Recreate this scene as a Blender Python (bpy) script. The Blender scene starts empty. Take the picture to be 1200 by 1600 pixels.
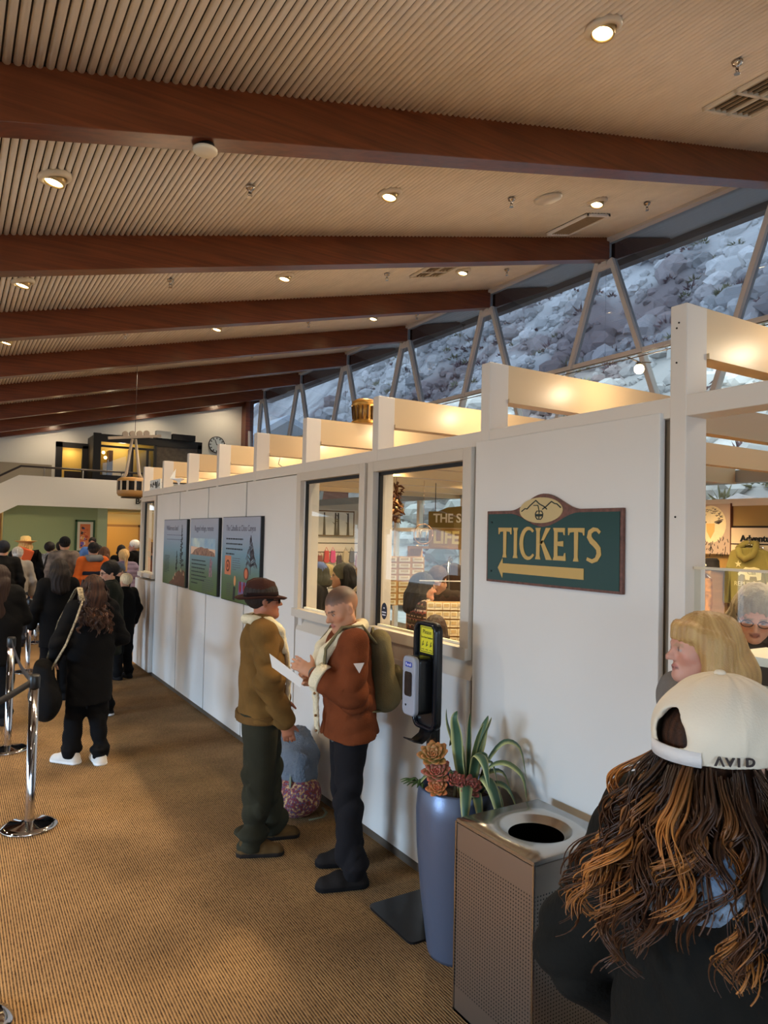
import bpy, bmesh, math, random
import numpy as np
import openvdb
from mathutils import Vector, Matrix, Euler
random.seed(7); np.random.seed(7)
SC = bpy.context.scene
COL = SC.collection
PI = math.pi

# ------------------------------------------------------------------ camera
CAM_H = 2.0
cam_d = bpy.data.cameras.new('camera')
cam_d.sensor_fit = 'VERTICAL'; cam_d.sensor_height = 36.0; cam_d.sensor_width = 27.0
cam_d.lens = 1107.0 / 1600.0 * 36.0
cam_d.clip_start = 0.05; cam_d.clip_end = 400
cam = bpy.data.objects.new('camera', cam_d); COL.objects.link(cam)
_R = Matrix(((0.85184339, 0.03618705, 0.52254506), (-0.52333509, 0.01693143, 0.85195875), (0.02198244, -0.99920159, 0.03336088)))
_m = Matrix((( _R[0][0], -_R[0][1], -_R[0][2]), (_R[1][0], -_R[1][1], -_R[1][2]), (_R[2][0], -_R[2][1], -_R[2][2]))).to_4x4()
_m.translation = (0, 0, CAM_H)
cam.matrix_world = _m
SC.camera = cam

# ------------------------------------------------------------------ view, sky, daylight
SC.view_settings.view_transform = 'Standard'
SC.view_settings.look = 'None'
SC.view_settings.gamma = 1.0
SC.view_settings.use_curve_mapping = False
SC.view_settings.exposure = -0.30
SC.cycles.use_denoising = True
SC.cycles.max_bounces = 8
SC.cycles.transparent_max_bounces = 16
SC.cycles.sample_clamp_indirect = 6.0
SC.cycles.caustics_reflective = False
SC.cycles.caustics_refractive = False
world = bpy.data.worlds.new('sky'); SC.world = world
world.use_nodes = True
bg = world.node_tree.nodes['Background']
bg.inputs['Color'].default_value = (0.72, 0.86, 1.0, 1)
bg.inputs['Strength'].default_value = 3.6

def lamp(name, kind, loc, power, color, size=0.1, rot=None, sx=None, sy=None, spot=None, blend=0.5):
    d = bpy.data.lights.new(name, kind)
    d.energy = power; d.color = color
    if kind == 'AREA':
        d.shape = 'RECTANGLE'; d.size = sx; d.size_y = sy
    elif kind in ('POINT', 'SPOT'):
        d.shadow_soft_size = size
    if kind == 'SPOT':
        d.spot_size = spot; d.spot_blend = blend
    o = bpy.data.objects.new(name, d); COL.objects.link(o)
    o.location = loc
    if rot is not None: o.rotation_euler = rot
    return o
DAY = (0.46, 0.70, 1.0)
WARM = (1.0, 0.80, 0.55)
DOWN_W = 350; FILL_W = 140; CABLE_W = 9
# area lamp outside standing in for the low bright sky, reaching in under the head of the long window wall, and daylight from the entrance glazing behind
lamp('window_daylight', 'AREA', (-16.0, 3.2, 5.6), 16000, DAY, rot=(0, -PI/2, 0), sx=7.0, sy=5.5)
lamp('entrance_daylight', 'AREA', (-1.5, -9.0, 5.0), 1200, DAY, rot=(PI/2, 0, 0), sx=6.0, sy=6.0)

# ------------------------------------------------------------------ colour / material helpers
def lin(c):
    return tuple(((v/255.0)/12.92 if v/255.0 <= 0.04045 else (((v/255.0)+0.055)/1.055)**2.4) for v in c)
MATS = {}
def mat(name, rgb, rough=0.6, metal=0.0, spec=0.4, noise=0.0, nscale=8.0, bump=0.0, bscale=60.0, stretch=None, emit=None, es=0.0, alpha=None, coat=0.0, trans=0.0, rgb2=None, sheen=0.0):
    if name in MATS: return MATS[name]
    m = bpy.data.materials.new(name); m.use_nodes = True
    nt = m.node_tree; b = nt.nodes['Principled BSDF']
    c = lin(rgb)
    b.inputs['Base Color'].default_value = (*c, 1)
    b.inputs['Roughness'].default_value = rough
    b.inputs['Metallic'].default_value = metal
    b.inputs['Specular IOR Level'].default_value = spec
    if coat: b.inputs['Coat Weight'].default_value = coat; b.inputs['Coat Roughness'].default_value = 0.12
    if sheen: b.inputs['Sheen Weight'].default_value = sheen; b.inputs['Sheen Roughness'].default_value = 0.5
    if trans: b.inputs['Transmission Weight'].default_value = trans
    if emit is not None:
        b.inputs['Emission Color'].default_value = (*lin(emit), 1); b.inputs['Emission Strength'].default_value = es
    if noise or bump or rgb2:
        tc = nt.nodes.new('ShaderNodeTexCoord'); mp = nt.nodes.new('ShaderNodeMapping')
        nt.links.new(tc.outputs['Object'], mp.inputs['Vector'])
        if stretch: mp.inputs['Scale'].default_value = stretch
    if noise or rgb2:
        n = nt.nodes.new('ShaderNodeTexNoise'); n.inputs['Scale'].default_value = nscale; n.inputs['Detail'].default_value = 5
        nt.links.new(mp.outputs[0], n.inputs['Vector'])
        r = nt.nodes.new('ShaderNodeValToRGB'); r.color_ramp.elements[0].position = 0.3; r.color_ramp.elements[1].position = 0.7
        c2 = lin(rgb2) if rgb2 else tuple(min(1, v*(1+noise)) for v in c)
        c1 = c if rgb2 else tuple(v*(1-noise) for v in c)
        r.color_ramp.elements[0].color = (*c1, 1); r.color_ramp.elements[1].color = (*c2, 1)
        nt.links.new(n.outputs['Fac'], r.inputs['Fac']); nt.links.new(r.outputs['Color'], b.inputs['Base Color'])
    if bump:
        n2 = nt.nodes.new('ShaderNodeTexNoise'); n2.inputs['Scale'].default_value = bscale; n2.inputs['Detail'].default_value = 3
        nt.links.new(mp.outputs[0], n2.inputs['Vector'])
        bp = nt.nodes.new('ShaderNodeBump'); bp.inputs['Strength'].default_value = bump; bp.inputs['Distance'].default_value = 0.01
        nt.links.new(n2.outputs['Fac'], bp.inputs['Height']); nt.links.new(bp.outputs['Normal'], b.inputs['Normal'])
    MATS[name] = m
    return m
def vcol_mat(name, rough=0.6, spec=0.35, bump=0.0, bscale=120.0, sss=0.0):
    """colour from the mesh attribute Col"""
    if name in MATS: return MATS[name]
    m = bpy.data.materials.new(name); m.use_nodes = True
    nt = m.node_tree; b = nt.nodes['Principled BSDF']
    a = nt.nodes.new('ShaderNodeAttribute'); a.attribute_name = 'Col'
    nt.links.new(a.outputs['Color'], b.inputs['Base Color'])
    b.inputs['Roughness'].default_value = rough; b.inputs['Specular IOR Level'].default_value = spec
    if sss:
        b.inputs['Subsurface Weight'].default_value = sss; b.inputs['Subsurface Radius'].default_value = (0.012, 0.005, 0.003); b.inputs['Subsurface Scale'].default_value = 0.6
    if bump:
        tc = nt.nodes.new('ShaderNodeTexCoord')
        n2 = nt.nodes.new('ShaderNodeTexNoise'); n2.inputs['Scale'].default_value = bscale
        nt.links.new(tc.outputs['Object'], n2.inputs['Vector'])
        bp = nt.nodes.new('ShaderNodeBump'); bp.inputs['Strength'].default_value = bump; bp.inputs['Distance'].default_value = 0.006
        nt.links.new(n2.outputs['Fac'], bp.inputs['Height']); nt.links.new(bp.outputs['Normal'], b.inputs['Normal'])
    MATS[name] = m
    return m
def glass_mat(name, tint, gloss=1.0, ior=1.5):
    """thin window pane: tinted straight-through light plus a Fresnel reflection"""
    if name in MATS: return MATS[name]
    m = bpy.data.materials.new(name); m.use_nodes = True
    nt = m.node_tree; nt.nodes.clear()
    out = nt.nodes.new('ShaderNodeOutputMaterial'); mix = nt.nodes.new('ShaderNodeMixShader')
    t = nt.nodes.new('ShaderNodeBsdfTransparent'); t.inputs['Color'].default_value = (*tint, 1)
    g = nt.nodes.new('ShaderNodeBsdfGlossy'); g.inputs['Roughness'].default_value = 0.0; g.inputs['Color'].default_value = (gloss, gloss, gloss, 1)
    f = nt.nodes.new('ShaderNodeFresnel'); f.inputs['IOR'].default_value = ior
    ge = nt.nodes.new('ShaderNodeNewGeometry'); inv = nt.nodes.new('ShaderNodeMath'); inv.operation = 'SUBTRACT'; inv.inputs[0].default_value = 1.0
    mul = nt.nodes.new('ShaderNodeMath'); mul.operation = 'MULTIPLY'   # only the outer face of the pane mirrors
    nt.links.new(ge.outputs['Backfacing'], inv.inputs[1]); nt.links.new(f.outputs[0], mul.inputs[0]); nt.links.new(inv.outputs[0], mul.inputs[1])
    nt.links.new(mul.outputs[0], mix.inputs[0]); nt.links.new(t.outputs[0], mix.inputs[1]); nt.links.new(g.outputs[0], mix.inputs[2])
    nt.links.new(mix.outputs[0], out.inputs['Surface'])
    MATS[name] = m
    return m

# ------------------------------------------------------------------ mesh helpers
class MB:
    """collects shapes into one mesh"""
    def __init__(s): s.v = []; s.f = []; s.mi = []; s.sm = []
    def add(s, verts, faces, mi=0, smooth=False):
        o = len(s.v); s.v += [tuple(p) for p in verts]
        for f in faces: s.f.append(tuple(i+o for i in f)); s.mi.append(mi); s.sm.append(smooth)
        return s
    def box(s, c, d, mi=0, R=None, taper=None):
        x, y, z = d[0]/2, d[1]/2, d[2]/2
        t = taper or 1.0
        vs = [Vector((sx*x*(t if sz > 0 else 1), sy*y*(t if sz > 0 else 1), sz*z)) for sz in (-1, 1) for sy in (-1, 1) for sx in (-1, 1)]
        if R is not None: vs = [R @ p for p in vs]
        vs = [p + Vector(c) for p in vs]
        return s.add(vs, [(0,2,3,1),(4,5,7,6),(0,1,5,4),(2,6,7,3),(0,4,6,2),(1,3,7,5)], mi)
    def bb(s, lo, hi, mi=0):
        return s.box([(a+b)/2 for a, b in zip(lo, hi)], [b-a for a, b in zip(lo, hi)], mi)
    def bevbox(s, c, d, r, n=3, mi=0, R=None, axis=2):
        """box with rounded vertical edges"""
        pts = []
        hx, hy = d[0]/2-r, d[1]/2-r
        for (cx, cy, a0) in ((hx,hy,0),(-hx,hy,PI/2),(-hx,-hy,PI),(hx,-hy,1.5*PI)):
            for i in range(n+1):
                a = a0 + i*PI/2/n; pts.append((cx+r*math.cos(a), cy+r*math.sin(a)))
        return s.prism(pts, d[2], c, R, mi)
    def prism(s, poly, h, c=(0,0,0), R=None, mi=0, smooth=False):
        """extrude a 2D polygon (xy, ccw) by h centred on c"""
        n = len(poly)
        vs = [Vector((x, y, -h/2)) for x, y in poly] + [Vector((x, y, h/2)) for x, y in poly]
        if R is not None: vs = [R @ p for p in vs]
        vs = [p + Vector(c) for p in vs]
        fs = [tuple(range(n-1, -1, -1)), tuple(range(n, 2*n))]
        s.add(vs, fs, mi)
        o = len(s.v)-2*n
        for i in range(n):
            j = (i+1) % n
            s.f.append((o+i, o+j, o+n+j, o+n+i)); s.mi.append(mi); s.sm.append(smooth)
        return s
    def tube(s, path, rad, n=8, mi=0, smooth=True, cap=True, flat=1.0):
        path = [Vector(p) for p in path]
        if not hasattr(rad, '__len__'): rad = [rad]*len(path)
        o = len(s.v); k = len(path)
        up = None
        for i, p in enumerate(path):
            t = (path[min(i+1,k-1)] - path[max(i-1,0)])
            t = t.normalized() if t.length > 1e-9 else Vector((0,0,1))
            if up is None:
                a = Vector((0,0,1)) if abs(t.z) < 0.9 else Vector((1,0,0))
                up = (a - t*a.dot(t)).normalized()
            else:
                u2 = up - t*up.dot(t)
                if u2.length > 1e-6: up = u2.normalized()
            sd = t.cross(up)
            for j in range(n):
                a = 2*PI*j/n
                s.v.append(tuple(p + (up*math.cos(a)*flat + sd*math.sin(a))*rad[i]))
        for i in range(k-1):
            for j in range(n):
                j2 = (j+1) % n
                s.f.append((o+i*n+j, o+i*n+j2, o+(i+1)*n+j2, o+(i+1)*n+j)); s.mi.append(mi); s.sm.append(smooth)
        if cap:
            s.f.append(tuple(o+j for j in range(n-1,-1,-1))); s.mi.append(mi); s.sm.append(False)
            s.f.append(tuple(o+(k-1)*n+j for j in range(n))); s.mi.append(mi); s.sm.append(False)
        return s
    def cyl(s, c, r, h, n=24, mi=0, R=None, r2=None, smooth=True):
        r2 = r if r2 is None else r2
        return s.lathe([(0,-h/2),(r,-h/2),(r2,h/2),(0,h/2)], c, n, mi, R, smooth)
    def lathe(s, prof, c=(0,0,0), n=24, mi=0, R=None, smooth=True, sx=1.0, sy=1.0):
        o = len(s.v); k = len(prof)
        for (r, z) in prof:
            for j in range(n):
                a = 2*PI*j/n
                p = Vector((r*math.cos(a)*sx, r*math.sin(a)*sy, z))
                if R is not None: p = R @ p
                s.v.append(tuple(p + Vector(c)))
        for i in range(k-1):
            if prof[i][0] == 0 and prof[i+1][0] == 0: continue
            flat = abs(prof[i][1]-prof[i+1][1]) < 1e-6
            for j in range(n):
                j2 = (j+1) % n
                if prof[i][0] == 0: f = (o+i*n, o+(i+1)*n+j2, o+(i+1)*n+j)[::1]
                elif prof[i+1][0] == 0: f = (o+i*n+j, o+i*n+j2, o+(i+1)*n)
                else: f = (o+i*n+j, o+i*n+j2, o+(i+1)*n+j2, o+(i+1)*n+j)
                s.f.append(f); s.mi.append(mi); s.sm.append(smooth and not flat)
        return s
    def sphere(s, c, r, n=16, m=10, mi=0, sc=(1,1,1), R=None):
        prof = [(math.sin(PI*i/m)*r, -math.cos(PI*i/m)*r) for i in range(m+1)]
        prof[0] = (0, -r); prof[-1] = (0, r)
        M3 = Matrix.Diagonal(sc)
        if R is not None: M3 = R @ M3
        return s.lathe(prof, c, n, mi, M3)
    def poly(s, pts, mi=0):
        return s.add(pts, [tuple(range(len(pts)))], mi)
    def build(s, name, mats, parent=None, loc=None, rotz=0.0, bevel=0.0, autosmooth=False):
        me = bpy.data.meshes.new(name)
        me.from_pydata(s.v, [], s.f)
        if not isinstance(mats, (list, tuple)): mats = [mats]
        for m in mats: me.materials.append(m)
        me.polygons.foreach_set('material_index', s.mi)
        me.polygons.foreach_set('use_smooth', s.sm)
        bm = bmesh.new(); bm.from_mesh(me)
        bmesh.ops.remove_doubles(bm, verts=bm.verts, dist=1e-6)
        bmesh.ops.recalc_face_normals(bm, faces=bm.faces)
        bm.to_mesh(me); bm.free()
        o = bpy.data.objects.new(name, me); COL.objects.link(o)
        if parent is not None: o.parent = parent
        if loc is not None: o.location = loc
        if rotz: o.rotation_euler = (0, 0, rotz)
        if bevel:
            md = o.modifiers.new('bevel', 'BEVEL'); md.width = bevel; md.segments = 2; md.limit_method = 'ANGLE'; md.angle_limit = 0.6
        return o
def tag(o, label=None, cat=None, group=None, kind=None):
    if label: o['label'] = label
    if cat: o['category'] = cat
    if group: o['group'] = group
    if kind: o['kind'] = kind
    return o
def thing(name, label, cat, loc=(0,0,0), rotz=0.0, group=None):
    o = bpy.data.objects.new(name, None); COL.objects.link(o)
    o.empty_display_size = 0.1
    o.location = loc; o.rotation_euler = (0,0,rotz)
    return tag(o, label, cat, group)
def struct(mb, name, mats, parent=None, **k):
    o = mb.build(name, mats, parent, **k)
    if parent is None: o['kind'] = 'structure'
    return o
def sroot(name, loc=(0,0,0), rotz=0.0):
    o = bpy.data.objects.new(name, None); COL.objects.link(o); o.location = loc; o.rotation_euler = (0,0,rotz); o['kind'] = 'structure'
    return o
def copy_of(o, parent=None, loc=None):
    c = o.copy(); COL.objects.link(c)
    if parent is not None: c.parent = parent
    if loc is not None: c.location = loc
    return c
def copy_tree(o, loc=None, rotz=None, label=None):
    c = o.copy(); COL.objects.link(c)
    if loc is not None: c.location = loc
    if rotz is not None: c.rotation_euler = (0,0,rotz)
    if label: c['label'] = label
    for ch in list(o.children):
        d = ch.copy(); COL.objects.link(d); d.parent = c
        for g in list(ch.children):
            e = g.copy(); COL.objects.link(e); e.parent = d
    return c
def rot_from(xa, za):
    """matrix whose x column is xa and z column is za"""
    x = Vector(xa).normalized(); z = Vector(za).normalized(); y = z.cross(x).normalized(); x = y.cross(z)
    return Matrix((x, y, z)).transposed()
def text(name, s, size, m, parent, loc, R, extrude=0.0008, sx=1.0, shear=0.0, bold=0.0, align='CENTER', space=1.0):
    cu = bpy.data.curves.new(name, 'FONT'); cu.body = s; cu.size = size; cu.extrude = extrude
    cu.align_x = align; cu.align_y = 'CENTER'; cu.resolution_u = 3; cu.shear = shear; cu.offset = bold; cu.space_character = space
    t = bpy.data.objects.new(name, cu); COL.objects.link(t)
    dg = bpy.context.evaluated_depsgraph_get(); dg.update()
    me = bpy.data.meshes.new_from_object(t.evaluated_get(dg))
    COL.objects.unlink(t); bpy.data.objects.remove(t); bpy.data.curves.remove(cu)
    me.name = name; me.materials.clear(); me.materials.append(m)
    o = bpy.data.objects.new(name, me); COL.objects.link(o)
    if parent is not None: o.parent = parent
    M4 = R.to_4x4() @ Matrix.Diagonal((sx, 1, 1, 1)); M4.translation = loc
    o.matrix_local = M4
    return o
def ZC(x): return 6.64 + 0.239*(x-8.5)      # underside of the sloping ceiling
SLOPE = math.atan(0.239)
YB = [4.56 + 2.8*i for i in range(7)] + [23.0-0.2]  # near faces of the roof beams
YB = [-3.84, -1.04, 1.76] + YB
# ================================================================== materials of the building
def wood_mat(name, dark, light, rough=0.28):
    m = bpy.data.materials.new(name); m.use_nodes = True; nt = m.node_tree; b = nt.nodes['Principled BSDF']
    tc = nt.nodes.new('ShaderNodeTexCoord'); mp = nt.nodes.new('ShaderNodeMapping'); mp.inputs['Scale'].default_value = (0.5, 9, 14)
    n = nt.nodes.new('ShaderNodeTexNoise'); n.inputs['Scale'].default_value = 2.2; n.inputs['Detail'].default_value = 8; n.inputs['Distortion'].default_value = 0.6
    n2 = nt.nodes.new('ShaderNodeTexNoise'); n2.inputs['Scale'].default_value = 1.3
    r = nt.nodes.new('ShaderNodeValToRGB'); r.color_ramp.elements[0].position = 0.25; r.color_ramp.elements[1].position = 0.8
    r.color_ramp.elements[0].color = (*lin(dark), 1); r.color_ramp.elements[1].color = (*lin(light), 1)
    ad = nt.nodes.new('ShaderNodeMath'); ad.operation = 'ADD'; mu = nt.nodes.new('ShaderNodeMath'); mu.operation = 'MULTIPLY_ADD'; mu.inputs[1].default_value = 0.5; mu.inputs[2].default_value = -0.25
    nt.links.new(tc.outputs['Object'], mp.inputs[0]); nt.links.new(mp.outputs[0], n.inputs['Vector']); nt.links.new(tc.outputs['Object'], n2.inputs['Vector'])
    nt.links.new(n2.outputs['Fac'], mu.inputs[0]); nt.links.new(n.outputs['Fac'], ad.inputs[0]); nt.links.new(mu.outputs[0], ad.inputs[1])
    nt.links.new(ad.outputs[0], r.inputs['Fac']); nt.links.new(r.outputs[0], b.inputs['Base Color'])
    b.inputs['Roughness'].default_value = rough; b.inputs['Specular IOR Level'].default_value = 0.5
    MATS[name] = m; return m
M_WOOD = wood_mat('stained_wood', (80, 37, 17), (124, 64, 32))
M_CREAM = mat('cream_paint', (226, 212, 192), 0.55, bump=0.03, bscale=40)
M_WHITE = mat('white_panel', (222, 216, 208), 0.5, noise=0.03, nscale=1.2)
M_TRIM = mat('taupe_trim', (206, 194, 178), 0.5)
M_POST = mat('post_paint', (222, 212, 200), 0.5)
M_TOE = mat('toe_kick', (84, 72, 60), 0.6)
M_BLACK = mat('black_gasket', (16, 15, 15), 0.5)
M_STEELP = mat('painted_steel', (196, 190, 184), 0.45)
M_CEIL = mat('ceiling_rib', (240, 234, 226), 0.85, bump=0.35, bscale=140, noise=0.05, nscale=3)
M_DARK = mat('dark_gap', (46, 36, 28), 0.9)
M_WALLW = mat('white_wall', (226, 222, 212), 0.7)
M_GREEN = mat('sage_wall', (150, 160, 112), 0.75)
M_GLASS = glass_mat('clear_glass', (0.93, 0.96, 0.95))
M_TINT = glass_mat('tinted_glass', (0.56, 0.60, 0.66), 1.0, 1.65)
M_CHROME = mat('chrome', (205, 205, 208), 0.08, metal=1.0)
M_STEEL = mat('brushed_steel', (176, 168, 158), 0.3, metal=1.0, bump=0.05, bscale=30, stretch=(1, 1, 40))

# carpet: ribbed tiles, alternating rib phase, blotchy wear
def carpet():
    m = bpy.data.materials.new('carpet'); m.use_nodes = True; nt = m.node_tree; b = nt.nodes['Principled BSDF']
    L = nt.links.new; N = nt.nodes.new
    tc = N('ShaderNodeTexCoord')
    mp = N('ShaderNodeMapping'); mp.inputs['Rotation'].default_value = (0, 0, 0.0); L(tc.outputs['Object'], mp.inputs[0])
    # rows of yarn run along the hall
    w = N('ShaderNodeTexWave'); w.wave_type = 'BANDS'; w.bands_direction = 'X'; w.inputs['Scale'].default_value = 24.0; w.inputs['Distortion'].default_value = 1.6; w.inputs['Detail'].default_value = 2; w.inputs['Detail Scale'].default_value = 6
    L(mp.outputs[0], w.inputs['Vector'])
    dash = N('ShaderNodeTexNoise'); dash.inputs['Scale'].default_value = 30; mp2 = N('ShaderNodeMapping'); mp2.inputs['Scale'].default_value = (3.2, 0.9, 1); L(tc.outputs['Object'], mp2.inputs[0]); L(mp2.outputs[0], dash.inputs['Vector'])
    tile = N('ShaderNodeTexChecker'); tile.inputs['Scale'].default_value = 2.0; L(tc.outputs['Object'], tile.inputs['Vector'])
    blot = N('ShaderNodeTexNoise'); blot.inputs['Scale'].default_value = 1.7; blot.inputs['Detail'].default_value = 5; L(tc.outputs['Object'], blot.inputs['Vector'])
    vor = N('ShaderNodeTexVoronoi'); vor.inputs['Scale'].default_value = 3.1; vor.distance = 'CHEBYCHEV'; L(tc.outputs['Object'], vor.inputs['Vector'])
    mr = N('ShaderNodeMapRange'); mr.inputs[1].default_value = 0.25; mr.inputs[2].default_value = 0.75; mr.inputs[3].default_value = 0.25; mr.inputs[4].default_value = 1.0; L(w.outputs['Fac'], mr.inputs[0])
    m1 = N('ShaderNodeMath'); m1.operation = 'MULTIPLY_ADD'; m1.inputs[1].default_value = 0.9; m1.inputs[2].default_value = -0.45; L(dash.outputs['Fac'], m1.inputs[0])
    a1 = N('ShaderNodeMath'); a1.operation = 'ADD'; L(mr.outputs[0], a1.inputs[0]); L(m1.outputs[0], a1.inputs[1])
    r = N('ShaderNodeValToRGB'); e = r.color_ramp.elements; e[0].position = 0.12; e[0].color = (*lin((72, 53, 36)), 1); e[1].position = 0.85; e[1].color = (*lin((166, 132, 92)), 1)
    L(a1.outputs[0], r.inputs['Fac'])
    bl = N('ShaderNodeMapRange'); bl.inputs[1].default_value = 0.3; bl.inputs[2].default_value = 0.7; bl.inputs[3].default_value = 0.74; bl.inputs[4].default_value = 1.14; L(blot.outputs['Fac'], bl.inputs[0])
    hs = N('ShaderNodeSeparateColor'); L(vor.outputs['Color'], hs.inputs[0])
    tl = N('ShaderNodeMapRange'); tl.inputs[3].default_value = 0.93; tl.inputs[4].default_value = 1.06; L(hs.outputs[0], tl.inputs[0])
    mm = N('ShaderNodeMath'); mm.operation = 'MULTIPLY'; L(bl.outputs[0], mm.inputs[0]); L(tl.outputs[0], mm.inputs[1])
    vm = N('ShaderNodeVectorMath'); vm.operation = 'SCALE'; L(r.outputs[0], vm.inputs[0]); L(mm.outputs[0], vm.inputs['Scale'])
    L(vm.outputs[0], b.inputs['Base Color'])
    bp = N('ShaderNodeBump'); bp.inputs['Strength'].default_value = 0.6; bp.inputs['Distance'].default_value = 0.006; L(a1.outputs[0], bp.inputs['Height']); L(bp.outputs[0], b.inputs['Normal'])
    b.inputs['Roughness'].default_value = 0.95; b.inputs['Specular IOR Level'].default_value = 0.1
    return m
M_CARPET = carpet()

# ================================================================== shell
struct(MB().bb((-9.2, -6.2, -0.12), (9.0, 27.0, 0.0)), 'floor', M_CARPET)

# ceiling: dark deck with ribbed boards under it, one object per board
deck = MB()
x0, x1 = -9.4, 8.5
deck.add([(x0, -6.3, ZC(x0)+0.03), (x1, -6.3, ZC(x1)+0.03), (x1, 23.2, ZC(x1)+0.03), (x0, 23.2, ZC(x0)+0.03),
          (x0, -6.3, ZC(x0)+0.3), (x1, -6.3, ZC(x1)+0.3), (x1, 23.2, ZC(x1)+0.3), (x0, 23.2, ZC(x0)+0.3)],
         [(0,1,2,3), (7,6,5,4), (0,4,5,1), (1,5,6,2), (2,6,7,3), (3,7,4,0)])
ceiling = struct(deck, 'ceiling', M_DARK)
NR = 13; PITCH = 0.0575; BW = NR*PITCH
def board_mesh(length, n=NR):
    mb = MB(); r = 0.0240
    for k in range(n):
        cx = (k+0.5)*PITCH
        prof = [(cx - r*math.cos(a), -r*math.sin(a)*1.0) for a in [PI*i/7 for i in range(8)]]
        vs = [(x, 0, z) for x, z in prof] + [(x, length, z) for x, z in prof]
        mb.add(vs, [(i, i+1, i+9, i+8) for i in range(7)], 0, True)
        mb.add([(x, 0, z) for x, z in prof], [tuple(range(7, -1, -1))], 0)
        mb.add([(x, length, z) for x, z in prof], [tuple(range(8))], 0)
        if k < n-1:
            mb.add([(cx+r, 0, -0.004), (cx+PITCH-r, 0, -0.004), (cx+PITCH-r, length, -0.004), (cx+r, length, -0.004)], [(0, 1, 2, 3)], 1)
    return mb
BEAMT = 0.2
proto = board_mesh(2.8-BEAMT).build('ceiling_panel', [M_CEIL, M_DARK], ceiling)
proto.rotation_euler = (0, -SLOPE, 0)
cs, sn = math.cos(SLOPE), math.sin(SLOPE)
first = True
for bi, yb in enumerate(YB):
    y0 = yb + BEAMT
    if y0 > 22.4: continue
    s_ = 0.0
    while True:
        xx = 8.42 - (s_ + BW)*cs
        if xx < (-0.6 if bi > 3 else -2.4): break
        o = proto if first else copy_of(proto, ceiling)
        first = False
        o.location = (xx, y0, ZC(xx)+0.027)
        s_ += BW + 0.004
# roof beams with tapered tails running out under the eave
def beam_mesh(xa, xb, t, d):
    mb = MB()
    mb.add([(xa, 0, ZC(xa)-d), (xb, 0, ZC(xb)-d), (xb, 0, ZC(xb)+0.02), (xa, 0, ZC(xa)+0.02), (xa, t, ZC(xa)-d), (xb, t, ZC(xb)-d), (xb, t, ZC(xb)+0.02), (xa, t, ZC(xa)+0.02)],
           [(0,1,2,3), (7,6,5,4), (0,4,5,1), (1,5,6,2), (2,6,7,3), (3,7,4,0)])
    return mb
ordn = ['behind the camera, fourth back', 'behind the camera, next back', 'overhead at the camera', 'nearest in view, with the round white disc under it', 'second in view, ending at the near window strut', 'third in view from the camera', 'fourth in view from the camera', 'fifth in view from the camera', 'sixth in view from the camera', 'seventh in view from the camera', 'farthest, against the end wall']
bm_ = beam_mesh(-9.3, 8.46, BEAMT, 0.33)
bproto = None
tproto = None
def tail_mesh():
    mb = MB(); d = 0.33; xa, xb = 8.58, 9.9
    mb.add([(xa, 0, ZC(xa)-d), (xb, 0, ZC(xb)-0.06), (xb, 0, ZC(xb)), (xa, 0, ZC(xa)), (xa, BEAMT, ZC(xa)-d), (xb, BEAMT, ZC(xb)-0.06), (xb, BEAMT, ZC(xb)), (xa, BEAMT, ZC(xa))],
           [(0,1,2,3), (7,6,5,4), (0,4,5,1), (1,5,6,2), (2,6,7,3), (3,7,4,0)])
    return mb
M_TAIL = mat('weathered_wood', (96, 60, 44), 0.7, noise=0.2, nscale=6)
for i, yb in enumerate(YB):
    r = thing('roof_beam', 'long brown stained wood roof beam, ' + ordn[i], 'beam', (0, yb, 0), group='roof beams')
    if bproto is None:
        bproto = bm_.build('beam_body', M_WOOD, r, bevel=0.004); tproto = tail_mesh().build('beam_tail', M_TAIL, r)
    else:
        copy_of(bproto, r); copy_of(tproto, r)
# eave soffit outside
sf = MB(); xa, xb = 8.56, 10.2
sf.add([(xa, -6, ZC(xa)+0.02), (xb, -6, ZC(xb)+0.02), (xb, 25, ZC(xb)+0.02), (xa, 25, ZC(xa)+0.02), (xa, -6, ZC(xa)+0.3), (xb, -6, ZC(xb)+0.3), (xb, 25, ZC(xb)+0.3), (xa, 25, ZC(xa)+0.3)],
       [(0,1,2,3), (7,6,5,4), (0,4,5,1), (1,5,6,2), (2,6,7,3), (3,7,4,0)])
M_SOFFIT = mat('soffit', (214, 210, 206), 0.8, noise=0.06, nscale=2, stretch=(12, 0.3, 1))
struct(sf, 'ceiling_eave', M_SOFFIT)
struct(MB().bb((10.05, -6, ZC(10.05)-0.10), (10.22, 25, ZC(10.2)+0.32)), 'trim_1', mat('fascia', (150, 140, 134), 0.7))
# plain smooth strip between ribs and glass, and its head rail
hd = MB().bb((8.40, -6, ZC(8.42)-0.05), (8.56, 23.0, ZC(8.56)+0.02))
struct(hd, 'trim_2', M_STEELP)

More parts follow.
